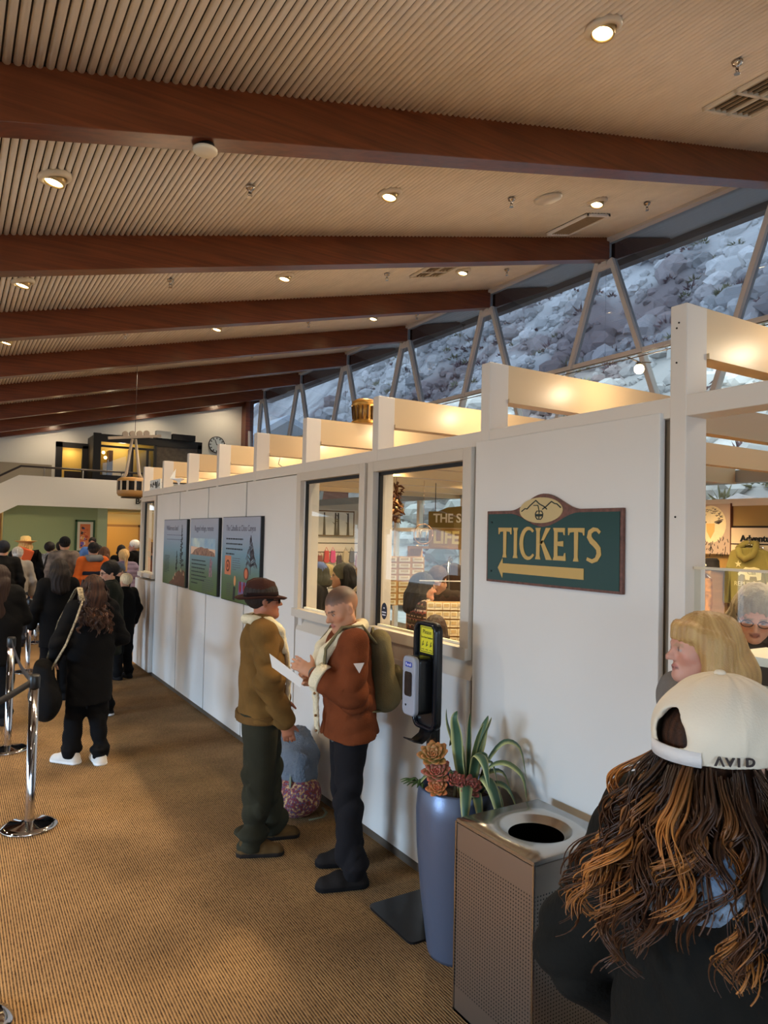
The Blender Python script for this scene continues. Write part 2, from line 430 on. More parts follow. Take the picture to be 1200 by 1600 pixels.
# glass wall: zigzag struts, transom, tinted upper panes, clear lower panes
XW = 8.5
def strut(name, p, q, parent, w=0.075, d=0.12):
    p, q = Vector(p), Vector(q); t = (q-p).normalized()
    mb = MB(); c = (p+q)/2; x = Vector((1,0,0)); y = t.cross(x).normalized()
    R = Matrix((x, y, t)).transposed()
    mb.box(c, (d, w, (q-p).length), 0, R)
    return mb.build(name, M_STEELP, parent, bevel=0.006)
ZT = 4.78; ZS = 2.92
zigs = [YB[i] + BEAMT/2 for i in range(len(YB))]
wi = 0
for k in range(1, len(zigs)-0):
    ya, yb = zigs[k-1], zigs[k]
    if k < 3: continue
    wi += 1
    root = sroot('window_%d' % wi)
    ym = (ya+yb)/2
    ztop = ZC(XW)-0.36
    strut('strut', (XW, ya+0.12, ztop+0.1), (XW, ym-0.06, ZS), root)
    strut('strut', (XW, yb-0.12, ztop+0.02), (XW, ym+0.06, ZS), root)
    MB().bb((XW-0.05, yb-0.16, ztop-0.10), (XW+0.05, yb+0.16, ztop)).build('gusset', M_STEELP, root)
    MB().bb((XW-0.06, yb-0.05, ztop-0.05), (XW+0.06, yb+0.05, ZC(XW)+0.02)).build('beam_cap', M_STEELP, root)
    MB().bb((XW-0.035, ya, ZT-0.035), (XW+0.035, yb, ZT+0.035)).build('transom', M_STEELP, root)
    MB().bb((XW-0.004, ya, ZT+0.035), (XW+0.004, yb, ZC(XW)-0.03)).build('upper_pane', M_TINT, root)
    MB().bb((XW-0.004, ya, ZS), (XW+0.004, yb, ZT-0.035)).build('lower_pane', M_GLASS, root)
struct(MB().bb((XW-0.08, -1.0, 2.76), (XW+0.08, 22.9, 2.92)), 'trim_3', mat('grey_band', (168, 172, 172), 0.6))
# short clerestory strip between the grey band and the solid back wall of the shop
struct(MB().bb((XW-0.06, -6.2, 0), (XW+0.08, 6.05, 2.52)), 'wall_right', mat('olive_paint', (170, 138, 82), 0.7))
struct(MB().bb((XW-0.09, -2.0, 2.47), (XW+0.06, 6.1, 2.56)), 'trim_4', M_CREAM)
rt = sroot('window_20'); MB().bb((XW-0.004, -1, 2.56), (XW+0.004, 6.1, 2.76)).build('pane', M_GLASS, rt)
for yy in (0.0, 2.4, 4.72): MB().bb((XW-0.05, yy-0.05, 2.56), (XW+0.05, yy+0.05, 2.76)).build('mullion', M_CREAM, rt)
# glazed part of the shop's back wall, with doors
rt = sroot('window_21')
for y0_, y1_ in ((6.15, 7.3), (7.3, 8.3), (8.3, 9.5), (9.5, 10.9), (10.9, 12.4), (12.4, 13.3), (13.3, 14.2)):
    MB().bb((XW-0.05, y0_-0.045, 0), (XW+0.05, y0_+0.045, 2.76)).build('mullion', M_CREAM, rt)
    MB().bb((XW-0.004, y0_, 0.1), (XW+0.004, y1_, 2.76)).build('pane', M_GLASS, rt)
    MB().bb((XW-0.04, y0_, 2.1), (XW+0.04, y1_, 2.18)).build('rail', M_CREAM, rt)
struct(MB().bb((XW-0.06, 14.2, 0), (XW+0.08, 23.0, 2.76)), 'wall_right_far', M_WALLW)
struct(MB().bb((XW-0.15, 22.6, 0), (XW+0.12, 23.05, 6.6)), 'trim_5', M_WOOD)

struct(MB().bb((4.8, 14.2, 0), (8.44, 14.32, 2.56)), 'wall_shop_end', M_CREAM)
# unseen sides of the hall: low window wall and the entrance wall
lw = MB()
lw.bb((-9.3, -6.2, 0), (-9.1, 25, 0.35)); lw.bb((-9.3, -6.2, 2.25), (-9.1, 25, 3.2))
for y in (-6.2, -0.8, 8.8, 13, 18, 23): lw.bb((-9.3, y, 0.3), (-9.1, y+0.3, 2.3))
struct(lw, 'wall_left', M_WALLW)
ew = MB(); ew.bb((-9.2, -6.3, 2.9), (8.6, -6.1, 7.0)); ew.bb((2.2, -6.3, 0), (8.6, -6.1, 3.0)); ew.bb((-9.2, -6.3, 0), (-5, -6.1, 3.0))
struct(ew, 'wall_front', M_WALLW)

# ================================================================== far end of the hall
bw = MB(); bw.bb((-9.2, 23.0, 3.2), (8.5, 23.2, 7.0))
wall_back = struct(bw, 'wall_back', M_WALLW)
# green wall under the gallery, corridor opening to its side
gw = MB(); gw.bb((1.2, 20.75, 0), (3.48, 20.95, 2.6))
struct(gw, 'wall_green', M_GREEN)
struct(MB().bb((3.48, 20.75, 0), (3.74, 23.2, 2.6)), 'wall_green_return', mat('sage_pale', (172, 184, 142), 0.75))
cw = MB(); cw.bb((3.8, 25.0, 0), (8.5, 25.2, 2.7)); cw.bb((-9, 25.0, 0), (3.0, 25.2, 2.7))
struct(cw, 'wall_corridor', mat('ochre_wall', (206, 166, 96), 0.7))
struct(MB().bb((3.86, 23.2, 0), (3.96, 25.0, 2.6)), 'wall_corridor_side', mat('ochre_wall2', (214, 184, 120), 0.7))
rl = MB(); rl.bb((-3, 22.8, 0), (1.27, 23.0, 2.4)); struct(rl, 'wall_orange_lit', mat('orange_lit_wall', (214, 150, 84), 0.7))  # orange light of that room put into the wall colour
dr = sroot('door_1', (5.0, 24.96, 0)); MB().bb((-0.5, -0.03, 0), (0.5, 0.03, 2.1)).build('door_panel', mat('ochre_door', (196, 152, 84), 0.5), dr, bevel=0.01); MB().bb((-0.58, -0.02, 0), (-0.5, 0.05, 2.18)).bb((0.5, -0.02, 0), (0.58, 0.05, 2.18)).bb((-0.58, -0.02, 2.1), (0.58, 0.05, 2.18)).build('door_frame', mat('dark_ochre', (150, 110, 62), 0.5), dr)
# gallery slab and parapet, stair parapet dropping away
gp = MB()
gp.bb((1.50, 20.62, 2.59), (8.5, 23.1, 2.72))
gp.bb((1.50, 20.5, 2.58), (8.5, 20.62, 3.36))
gp.add([(1.5, 20.5, 2.58), (-3.2, 20.5, -0.1), (-3.2, 20.5, 0.66), (1.5, 20.5, 3.36), (1.5, 20.62, 2.58), (-3.2, 20.62, -0.1), (-3.2, 20.62, 0.66), (1.5, 20.62, 3.36)],
       [(0,1,2,3), (7,6,5,4), (0,4,5,1), (1,5,6,2), (2,6,7,3), (3,7,4,0)])
struct(gp, 'wall_gallery', M_WALLW)
struct(MB().bb((1.5, 21.2, 3.0), (8.4, 23.0, 3.3)), 'floor_gallery', mat('gallery_floor', (96, 84, 70), 0.8))
struct(MB().bb((-3.0, 22.7, 2.8), (2.5, 22.95, 3.85)), 'wall_gallery_low', mat('taupe_wall', (150, 138, 118), 0.7))
M_RAIL = mat('dark_rail', (52, 44, 40), 0.4)
hr = thing('gallery_handrail', 'dark metal handrail along the top of the white gallery parapet', 'handrail', (1.54, 20.56, 3.36))
MB().tube([(-4.5, 0, -2.42), (0, 0, 0.24), (3.05, 0, 0.24)], 0.028, 8).build('top_rail', M_RAIL, hr)
for xx in (0.55, 1.5, 2.5): MB().tube([(xx, 0, 0), (xx, 0, 0.24)], 0.02, 8).build('baluster', mat('steel_grey', (140, 136, 130), 0.4, metal=0.6), hr)
for xx in (-1.0, -2.2): MB().tube([(xx, 0, xx*0.57), (xx, 0, 0.24+xx*0.592)], 0.02, 8).build('baluster', M_RAIL, hr)
text('sign_letters', 'BOARDING', 0.22, M_BLACK, None, (4.98, 20.47, 2.80), rot_from((1,0,0), (0,-1,0)), 0.012, bold=0.004)
tag(bpy.data.objects['sign_letters'], 'black raised lettering on the white gallery front behind the partition end', 'lettering')
# control room on the gallery
M_BOX = mat('black_frame', (30, 26, 22), 0.45)
M_ROOMY = mat('yellow_room', (232, 190, 92), 0.6)
cr = thing('control_room', 'black framed glazed control room up on the gallery', 'booth', (3.55, 22.0, 3.3))
MB().bb((-0.05, -0.05, 0), (0.16, 0.06, 1.52)).bb((-0.05, 0.0, 0), (0.05, 0.98, 1.45)).build('corner_post', M_BOX, cr)
MB().bb((0.16, -0.05, 1.28), (3.15, 0.08, 1.50)).bb((0.1, 0, 1.4), (3.15, 0.98, 1.5)).build('head_beam', M_BOX, cr)
MB().bb((0.16, -0.05, 0), (3.15, 0.05, 0.3)).build('sill_panel', M_BOX, cr)
for xx in (1.05, 1.5): MB().bb((xx-0.03, -0.04, 0.3), (xx+0.03, 0.05, 1.15)).build('mullion', M_BOX, cr)
MB().bb((1.68, -0.05, 0.3), (1.76, 0.06, 1.3)).bb((3.02, -0.05, 0.3), (3.15, 0.06, 1.4)).build('post', M_BOX, cr)
MB().bb((0.16, -0.03, 1.12), (1.7, 0.04, 1.18)).build('transom', M_BOX, cr)
MB().bb((0.16, -0.005, 0.3), (1.7, 0.005, 1.3)).build('glass_front', M_GLASS, cr)
MB().bb((1.76, -0.01, 0.3), (3.02, 0.02, 1.3)).build('dark_panel', mat('dark_screen', (78, 66, 48), 0.25, noise=0.2), cr)
MB().bb((0.05, 0.93, 0.0), (3.1, 0.97, 1.4)).build('room_wall', M_ROOMY, cr)
MB().bb((2.2, -0.16, 1.5), (2.9, 0.5, 1.68)).bb((1.72, -0.1, 1.5), (1.9, 0.3, 1.62)).build('roof_box', M_BOX, cr)
MB().bb((1.72, -0.12, 1.52), (2.16, 0.1, 1.74)).build('roof_unit', mat('pale_unit', (196, 200, 196), 0.6), cr)
MB().bb((0.5, 0.6, 0), (0.62, 0.9, 1.1)).bb((1.05, 0.5, 0), (1.2, 0.6, 1.15)).build('cabinet', mat('brown_cab', (92, 62, 38), 0.5), cr)
for xx, zz in ((0.36, 1.03), (0.42, 0.88)):
    MB().sphere((xx, 0.7, zz), 0.05, 10, 6).build('ceiling_bulb', mat('bulb', (255, 220, 150), 0.5, emit=(255, 214, 140), es=8), cr)
lamp('control_room_light', 'POINT', (4.4, 22.45, 4.55), 22, WARM, 0.1)
dw = sroot('door_2', (2.62, 22.9, 3.3))
MB().bb((0, -0.05, 0), (0.17, 0.1, 1.27)).bb((0.72, -0.05, 0), (0.95, 0.1, 1.2)).bb((0, -0.05, 1.12), (0.95, 0.1, 1.27)).build('door_frame', M_BOX, dw)
MB().bb((0.17, 0.06, 0.0), (0.72, 0.09, 1.12)).build('room_wall', M_ROOMY, dw)
MB().bb((0.25, -0.02, 0.0), (0.7, 0.05, 0.42)).build('desk', mat('dark_desk', (44, 30, 22), 0.5), dw)
lamp('door_light', 'POINT', (3.0, 22.75, 4.28), 4, WARM, 0.06)
lamp('corridor_light', 'AREA', (4.6, 23.2, 2.5), 55, (1.0, 0.72, 0.34), rot=(0, 0, 0), sx=1.2, sy=2.4)
struct(MB().bb((3.9, 22.2, 2.53), (5.6, 24.6, 2.58)), 'ceiling_corridor', mat('corridor_ceiling', (240, 226, 180), 0.7))
# ================================================================== partition between hall and shop
XP = 2.45
M_SEAM = mat('seam_board', (150, 136, 118), 0.7)
PY = [1.83, 3.03, 4.20, 5.34, 6.44, 7.54, 8.68, 9.86, 10.98]
wall_p = sroot('wall_partition')
MB().bb((2.50, -3.5, 0), (2.62, 11.0, 0.055)).build('toe_kick', M_TOE, wall_p)
struct(MB().bb((2.457, 1.85, 0), (2.50, 11.0, 0.052)), 'baseboard_partition', M_TOE)
MB().bb((2.47, -3.5, 2.50), (2.60, 11.0, 2.585)).build('head_rail', M_POST, wall_p, bevel=0.004)
for i, y in enumerate([-0.55, 0.63] + PY):
    w = 0.075
    MB().bb((2.468, y-w, 0.0), (2.60, y, 2.955)).build('post', M_POST, wall_p, bevel=0.004)
# trellis beams that run from the posts across the shop
M_TRELLIS = mat('trellis_paint', (214, 186, 144), 0.35, spec=0.5)
for i, y in enumerate([-0.55, 0.63] + PY):
    b = MB().bb((2.60, y-0.07, 2.755), (8.40, y-0.005, 2.955)).bb((2.60, y-0.085, 2.745), (8.40, y+0.008, 2.768)).build('trellis_beam', M_TRELLIS, wall_p)
def panel(y0, y1, z0, z1, proud=0.0, name='wall_panel'):
    return MB().bb((XP-proud, y0, z0), (XP+0.035, y1, z1)).build(name, M_WHITE, wall_p, bevel=0.004)
panel(1.862, 3.045, 0.055, 2.525)
for a, b_ in ((5.37, 6.535), (6.565, 7.715), (7.745, 8.855), (8.885, 9.995)): panel(a, b_, 0.05, 2.49)
panel(10.02, 10.98, 0.05, 1.30, 0.05)
panel(3.09, 4.205, 0.055, 1.22, 0.0, 'lower_panel'); panel(4.235, 5.345, 0.055, 1.22, 0.0, 'lower_panel')
MB().bb((2.50, 1.9, 0.05), (2.56, 11, 1.36)).build('back_board', M_SEAM, wall_p)
MB().bb((2.50, 5.3, 1.3), (2.56, 10.02, 2.5)).bb((2.50, 1.83, 1.3), (2.56, 3.05, 2.5)).build('back_board', M_SEAM, wall_p)
# sloped ledges between lower panels and sills
for a, b_ in ((3.06, 4.20), (4.23, 5.345)):
    MB().add([(XP+0.0, a, 1.22), (XP+0.0, b_, 1.22), (XP+0.055, b_, 1.33), (XP+0.055, a, 1.33), (XP+0.07, a, 1.22), (XP+0.07, b_, 1.22)], [(0,1,2,3), (0,4,5,1), (0,3,4), (1,5,2), (3,2,5,4)]).build('ledge', M_TRIM, wall_p)
for a, b_ in ((3.03, 3.08), (4.18, 4.25), (5.33, 5.385)): MB().bb((2.485, a, 0.05), (2.58, b_, 2.51)).build('filler_strip', M_TRIM, wall_p)
def win(n, y0, y1, z0, z1):
    r = sroot('window_%d' % n); fw = 0.075
    MB().bb((2.43, y0, z0), (2.53, y0+fw, z1)).build('jamb', M_TRIM, r, bevel=0.003); MB().bb((2.43, y1-fw, z0), (2.53, y1, z1)).build('jamb', M_TRIM, r, bevel=0.003)
    MB().bb((2.43, y0+fw, z1-0.07), (2.53, y1-fw, z1)).build('head', M_TRIM, r, bevel=0.003); MB().bb((2.41, y0+fw, z0), (2.53, y1-fw, z0+0.065)).bb((2.41, y0, z0), (2.4295, y0+fw, z0+0.065)).bb((2.41, y1-fw, z0), (2.4295, y1, z0+0.065)).build('sill', M_TRIM, r, bevel=0.003)
    g = MB(); t = 0.022; a, b_, c, d = y0+fw, y1-fw, z0+0.065, z1-0.07
    g.bb((2.475, a, c), (2.50, a+t*0.5, d)).bb((2.475, b_-t, c), (2.50, b_, d)).bb((2.475, a, d-t), (2.50, b_, d)).build('gasket', M_BLACK, r)
    MB().bb((2.478, a, c), (2.50, b_, c+0.014)).build('glazing_bead', mat('pale_bead', (246, 232, 200), 0.4), r)
    MB().bb((2.486, a, c), (2.492, b_, d)).build('pane', M_GLASS, r)
win(22, 3.06, 4.19, 1.33, 2.50)
win(23, 4.23, 5.35, 1.33, 2.50)
win(24, 10.02, 10.90, 1.33, 2.49)
# small oval sticker in the corner of the big shop window
st = MB().prism([(0.035*math.cos(a), 0.055*math.sin(a)) for a in [2*PI*i/20 for i in range(20)]], 0.002, (2.484, 4.02, 1.50), rot_from((0, -1, 0), (-1, 0, 0))).build('window_sticker', mat('sticker_navy', (28, 32, 52), 0.5))
tag(st, 'small dark oval sticker low on the shop window beside the backpack', 'sticker')
for k, (dz, w_) in enumerate(((0.02, 0.012), (-0.008, 0.036), (-0.026, 0.03))):
    MB().bb((2.482, 4.02-w_/2*1.4, 1.50+dz-0.004), (2.4828, 4.02+w_/2*1.4, 1.50+dz+0.004)).build('sticker_print', mat('sticker_white', (220, 220, 226), 0.5), st)
# service opening beyond the first post: counter below it
MB().bb((2.46, -3.5, 0.055), (2.56, 1.75, 1.02)).build('counter_front', M_WHITE, wall_p)
MB().bb((2.40, -3.5, 1.02), (2.75, 1.76, 1.06)).build('counter_top', M_CREAM, wall_p)
rt = sroot('window_25'); MB().bb((2.52, 0.64, 1.06), (2.526, 1.75, 1.90)).build('pane', M_GLASS, rt)
MB().bb((2.515, 0.64, 1.895), (2.531, 1.75, 1.905)).build('pane_edge', mat('pale_edge', (206, 190, 160), 0.3), rt)
for (yy, zz) in ((1.80, 2.86), (1.79, 2.88), (1.80, 2.72), (1.80, 2.10)):
    MB().cyl((2.467, yy, zz), 0.004, 0.003, 8, 0, Matrix.Rotation(PI/2, 3, 'Y')).build('screw_hole', M_DARK, wall_p)
# ================================================================== hillside outside
def vnoise(x, y, seed, per=256):
    rs = np.random.RandomState(seed); g = rs.rand(per, per)
    xi = np.floor(x).astype(int); yi = np.floor(y).astype(int); fx = x-xi; fy = y-yi
    fx = fx*fx*(3-2*fx); fy = fy*fy*(3-2*fy)
    a = g[xi % per, yi % per]; b = g[(xi+1) % per, yi % per]; c = g[xi % per, (yi+1) % per]; d = g[(xi+1) % per, (yi+1) % per]
    return (a*(1-fx)+b*fx)*(1-fy)+(c*(1-fx)+d*fx)*fy
def fbm(x, y, seed, o=4):
    s = 0; a = 0.5
    for i in range(o): s = s + a*vnoise(x*2**i+17*i, y*2**i+31*i, seed+i); a *= 0.5
    return s
def np_mesh(name, V, F, mats, parent=None, col=None, smooth=True):
    me = bpy.data.meshes.new(name)
    k = F.shape[1]
    me.vertices.add(len(V)); me.vertices.foreach_set('co', np.ascontiguousarray(V, dtype=np.float32).ravel())
    me.loops.add(F.size); me.loops.foreach_set('vertex_index', np.ascontiguousarray(F, dtype=np.int32).ravel())
    me.polygons.add(len(F)); me.polygons.foreach_set('loop_start', np.arange(0, F.size, k, dtype=np.int32))
    me.polygons.foreach_set('use_smooth', np.full(len(F), smooth))
    me.update(calc_edges=True); me.validate()
    if not isinstance(mats, (list, tuple)): mats = [mats]
    for m in mats: me.materials.append(m)
    if col is not None:
        a = me.color_attributes.new('Col', 'FLOAT_COLOR', 'POINT')
        c4 = np.ones((len(V), 4), np.float32); c4[:, :3] = col; a.data.foreach_set('color', c4.ravel())
    o = bpy.data.objects.new(name, me); COL.objects.link(o)
    if parent is not None: o.parent = parent
    return o
M_ROCK = vcol_mat('hill_rock', 0.95, 0.1, 0.5, 1.2)
def hill_h(x, y):
    b = np.clip(x-12.5, 0, None)
    h = 0.2 + b*0.72 + 0.006*b*b + 5.0*(fbm(x*0.06, y*0.06, 3)-0.5)*np.clip(b/8, 0, 1) + 2.2*np.abs(fbm(x*0.22, y*0.22, 11)-0.45)*np.clip(b/5, 0, 1) + 0.9*(fbm(x*0.7, y*0.7, 23)-0.5)*np.clip(b/3, 0, 1)
    return h
gx, gy = np.meshgrid(np.linspace(10.5, 75, 210), np.linspace(-25, 95, 330), indexing='ij')
gz = hill_h(gx, gy)
V = np.stack([gx, gy, gz], -1).reshape(-1, 3)
nx, ny = gx.shape
idx = np.arange(nx*ny).reshape(nx, ny)
F = np.stack([idx[:-1,:-1], idx[1:,:-1], idx[1:,1:], idx[:-1,1:]], -1).reshape(-1, 4)
def rock_col(x, y, seed=0):
    t = fbm(x*0.35, y*0.35, 41); s_ = fbm(x*0.13+0.2*y*0.13, y*0.13, 51)
    a = np.array(lin((200, 196, 190))); b = np.array(lin((142, 139, 137))); c = np.array(lin((112, 94, 92)))
    w = np.clip((t-0.35)/0.3, 0, 1)[..., None]; sc_ = np.clip((s_-0.5)/0.08, 0, 1)[..., None]
    return (a*w + b*(1-w))*(1-0.75*sc_) + c*0.75*sc_
hill = np_mesh('hillside', V, F, M_ROCK, col=rock_col(V[:, 0], V[:, 1])); hill['kind'] = 'structure'
# boulders, too many to count: one mesh
bmx = bmesh.new(); bmesh.ops.create_icosphere(bmx, subdivisions=2, radius=1.0)
iv = np.array([v.co[:] for v in bmx.verts]); itf = np.array([[v.index for v in f.verts] for f in bmx.faces]); bmx.free()
rs = np.random.RandomState(5)
NB = 8000
bx = 13.5 + 46*rs.rand(NB)**1.3; by = -8 + 62*rs.rand(NB)
ok_ = ~((by > 25.5) & (bx < 21) & (by < 43)); bx = bx[ok_]; by = by[ok_]; NB = len(bx)
bs = 0.10 + 0.6*rs.rand(NB)**5 + (bx-13)*0.006
VV = []; FF = []; CC = []
base = rock_col(bx, by); hz = hill_h(bx, by)
for i in range(NB):
    j = iv*(1 + 0.45*(rs.rand(len(iv), 1)-0.5))
    j = np.round(j*2.2)/2.2*0.45 + j*0.55
    a = rs.rand()*6.28; c_, s_ = math.cos(a), math.sin(a)
    j = j*np.array([1, 0.6+0.6*rs.rand(), 0.6+0.5*rs.rand()])
    j = np.stack([j[:, 0]*c_-j[:, 1]*s_, j[:, 0]*s_+j[:, 1]*c_, j[:, 2]], -1)*bs[i] + np.array([bx[i], by[i], hz[i]+bs[i]*0.15])
    VV.append(j); FF.append(itf+i*len(iv)); CC.append(np.repeat(base[i][None]*(0.8+0.5*rs.rand()), len(iv), 0))
o = np_mesh('boulders', np.concatenate(VV), np.concatenate(FF), M_ROCK, col=np.concatenate(CC), smooth=False)
tag(o, 'grey granite boulders strewn over the steep hillside outside', 'boulders', kind='stuff')
# dry shrubs: spiky tufts, one mesh
NS = 1500
sx_ = 13.5 + 40*rs.rand(NS)**1.2; sy_ = -6 + 58*rs.rand(NS)
sel = fbm(sx_*0.13+0.2*sy_*0.13, sy_*0.13, 51) > 0.47
sel |= rs.rand(NS) < 0.25
sel &= ~((sy_ > 25.5) & (sx_ < 21) & (sy_ < 43))
sx_ = sx_[sel]; sy_ = sy_[sel]; sh = hill_h(sx_, sy_)
VV = []; FF = []; CC = []; n0 = 0
for i in range(len(sx_)):
    r0 = 0.25+0.45*rs.rand(); m_ = 34
    d = rs.normal(size=(m_, 3)); d[:, 2] = np.abs(d[:, 2]); d /= np.linalg.norm(d, axis=1)[:, None]
    p0 = np.array([sx_[i], sy_[i], sh[i]]); tip = p0 + d*r0*(0.6+0.6*rs.rand(m_, 1))
    sd = np.cross(d, rs.normal(size=(m_, 3))); sd /= np.linalg.norm(sd, axis=1)[:, None]
    md = p0 + d*r0*0.45
    tri = np.stack([md-sd*0.05, md+sd*0.05, tip], 1).reshape(-1, 3)
    VV.append(tri); FF.append(np.arange(n0, n0+3*m_).reshape(-1, 3)); n0 += 3*m_
    c_ = np.array(lin((104, 84, 84))) if rs.rand() < 0.6 else np.array(lin((122, 118, 92)))
    CC.append(np.repeat((c_*(0.7+0.6*rs.rand()))[None], 3*m_, 0))
o = np_mesh('shrubs', np.concatenate(VV), np.concatenate(FF), M_ROCK, col=np.concatenate(CC), smooth=False)
tag(o, 'dry brown and olive scrub growing between the hillside rocks', 'scrub', kind='stuff')
struct(MB().bb((8.6, -25, -0.4), (13.5, 60, -0.02)), 'ground', mat('pale_gravel', (232, 230, 224), 0.95, noise=0.12, nscale=3))
# the building's farther wing, seen through the last panes
wg = thing('terminal_wing', 'white farther wing of the building with a gable roof seen through the far panes', 'building', (11.2, 33.0, 0))
M_WING = mat('wing_white', (226, 232, 236), 0.7)
MB().bb((0, 0, 0), (6.5, 8, 3.4)).build('wall', M_WING, wg)
MB().bb((-0.15, -0.2, 3.35), (6.6, 0.0, 4.05)).build('fascia_band', M_WING, wg)
MB().add([(-0.6, -0.6, 5.3), (3.0, -0.6, 7.6), (7.2, -0.6, 5.6), (7.2, -0.6, 5.85), (3.0, -0.6, 7.9), (-0.6, -0.6, 5.6), (-0.6, 8, 5.3), (3.0, 8, 7.6), (7.2, 8, 5.6), (7.2, 8, 5.85), (3.0, 8, 7.9), (-0.6, 8, 5.6)],
         [(0,1,4,5), (1,2,3,4), (6,11,10,7), (7,10,9,8), (0,6,7,1), (1,7,8,2), (5,4,10,11), (4,3,9,10), (0,5,11,6), (2,8,9,3)]).build('roof', mat('roof_grey', (190, 196, 198), 0.7), wg)
for a in range(6):
    xx = 0.25+a*1.05
    MB().bb((xx, -0.06, 4.05), (xx+0.07, 0.02, 5.5+min(xx, 6-xx)*0.5)).build('mullion', M_WING, wg)
for zz in (4.6, 5.2): MB().bb((0, -0.05, zz), (6.4, 0.02, zz+0.06)).build('transom', M_WING, wg)
MB().bb((0, 0.1, 4.05), (6.4, 0.14, 6.0)).build('window_pane', mat('pale_sky_glass', (176, 204, 212), 0.1), wg)
for a in range(5):
    xx = 0.5+a*1.2; MB().bb((xx, -0.03, 1.9), (xx+0.8, 0.02, 3.0)).build('window', mat('dark_window', (60, 66, 72), 0.15), wg)
rw = thing('retaining_wall', 'low rust brown retaining wall on the slope beyond the far panes', 'wall', (11.8, 27.5, 0))
MB().bb((0, 0, 0), (3.2, 0.35, 4.3)).build('wall_body', mat('rust_wall', (104, 62, 48), 0.9, noise=0.2, nscale=4), rw)

# ================================================================== ceiling fixtures
CR = Matrix.Rotation(-SLOPE, 3, 'Y')
M_RING = mat('fixture_white', (226, 214, 192), 0.4)
M_GIMB = mat('fixture_brass', (186, 158, 108), 0.35, metal=0.6)
M_LENS = mat('lamp_lens', (255, 240, 200), 0.4, emit=(255, 226, 160), es=30)
dl = None
grid = [(0.61, 6.03), (3.66, 3.26), (3.71, 6.07), (6.72, 6.05), (0.61, 8.82), (3.78, 8.88), (6.81, 8.86), (0.63, 11.75), (3.8, 11.8), (6.9, 11.8),
        (0.63, 14.55), (3.8, 14.55), (6.9, 14.5), (0.63, 17.3), (3.8, 17.3), (6.9, 17.3), (3.8, 20.1), (0.63, 20.1), (6.9, 20.1), (0.6, 3.26), (6.7, 3.26)]  # outer pair of the last bay added to light the end wall
for i, (x, y) in enumerate(grid):
    lab = 'round recessed eyeball downlight, %s, in the %s ceiling bay' % ('lowest on the slope' if x < 2 else 'halfway up the slope' if x < 5 else 'high by the glass wall', ['nearest', 'second', 'third', 'fourth', 'fifth', 'sixth', 'seventh'][int(round((y-3.2)/2.82))])
    r = thing('ceiling_downlight', lab, 'downlight', (x, y, ZC(x)), group='recessed downlights in the ribbed ceiling')
    if dl is None:
        a = MB().lathe([(0.082, 0.02), (0.125, 0.02), (0.125, -0.012), (0.088, -0.022), (0.082, -0.01)], (0, 0, 0), 28).build('trim_ring', M_RING, r)
        G = Matrix.Rotation(0.42, 3, 'Y')
        b = MB().lathe([(0.0, 0.03), (0.08, 0.03), (0.08, -0.045), (0.07, -0.05), (0.066, -0.03)], (0, 0, 0), 24, 0, G).build('gimbal', M_GIMB, r)
        c = MB().lathe([(0.0, -0.034), (0.066, -0.034), (0.066, -0.028), (0, -0.028)], (0, 0, 0), 24, 0, G).build('lens', M_LENS, r)
        for q in (a, b, c): q.rotation_euler = (0, -SLOPE, 0); q.location = (0, 0, -0.012)
        dl = (a, b, c)
    else:
        for q in dl: copy_of(q, r)
    lamp('downlight_lamp', 'SPOT', (x-0.02, y, ZC(x)-0.085), DOWN_W, WARM, 0.05, (0, 0.55, 0), spot=1.75, blend=0.45)
for i, (x, y) in enumerate([(2.6, 21.95), (5.2, 21.95), (7.6, 21.95)]):  # row added to brighten the far end wall
    r = thing('ceiling_downlight', 'small added downlight brightening the far end wall, %s from the glass side' % ['third', 'second', 'first'][i], 'downlight', (x, y, ZC(x)), group='recessed downlights in the ribbed ceiling')
    for q in dl: copy_of(q, r)
    lamp('downlight_lamp', 'SPOT', (x, y, ZC(x)-0.09), 75, WARM, 0.05, (0.35, 0, 0), spot=2.4, blend=0.8)
for i, (x, y) in enumerate([(-2.5, 0.5), (-2.5, 3.26), (-2.5, 6.05), (-2.5, 8.85), (-2.5, 11.8), (-2.5, 14.6)]):  # out-of-view row added as warm fill on the partition and people
    r = thing('ceiling_downlight', 'unseen eyeball downlight added lower down the slope for warm fill, %s from the camera' % ['first', 'second', 'third', 'fourth', 'fifth', 'sixth'][i], 'downlight', (x, y, ZC(x)), group='recessed downlights in the ribbed ceiling')
    for q in dl: copy_of(q, r).rotation_euler = (0, -SLOPE, PI)
    lamp('downlight_lamp', 'SPOT', (x+0.02, y, ZC(x)-0.085), FILL_W, WARM, 0.05, (0, -0.6, 0), spot=2.0, blend=0.6)
M_SPR = mat('sprinkler_chrome', (190, 180, 170), 0.2, metal=1.0)
sp = None
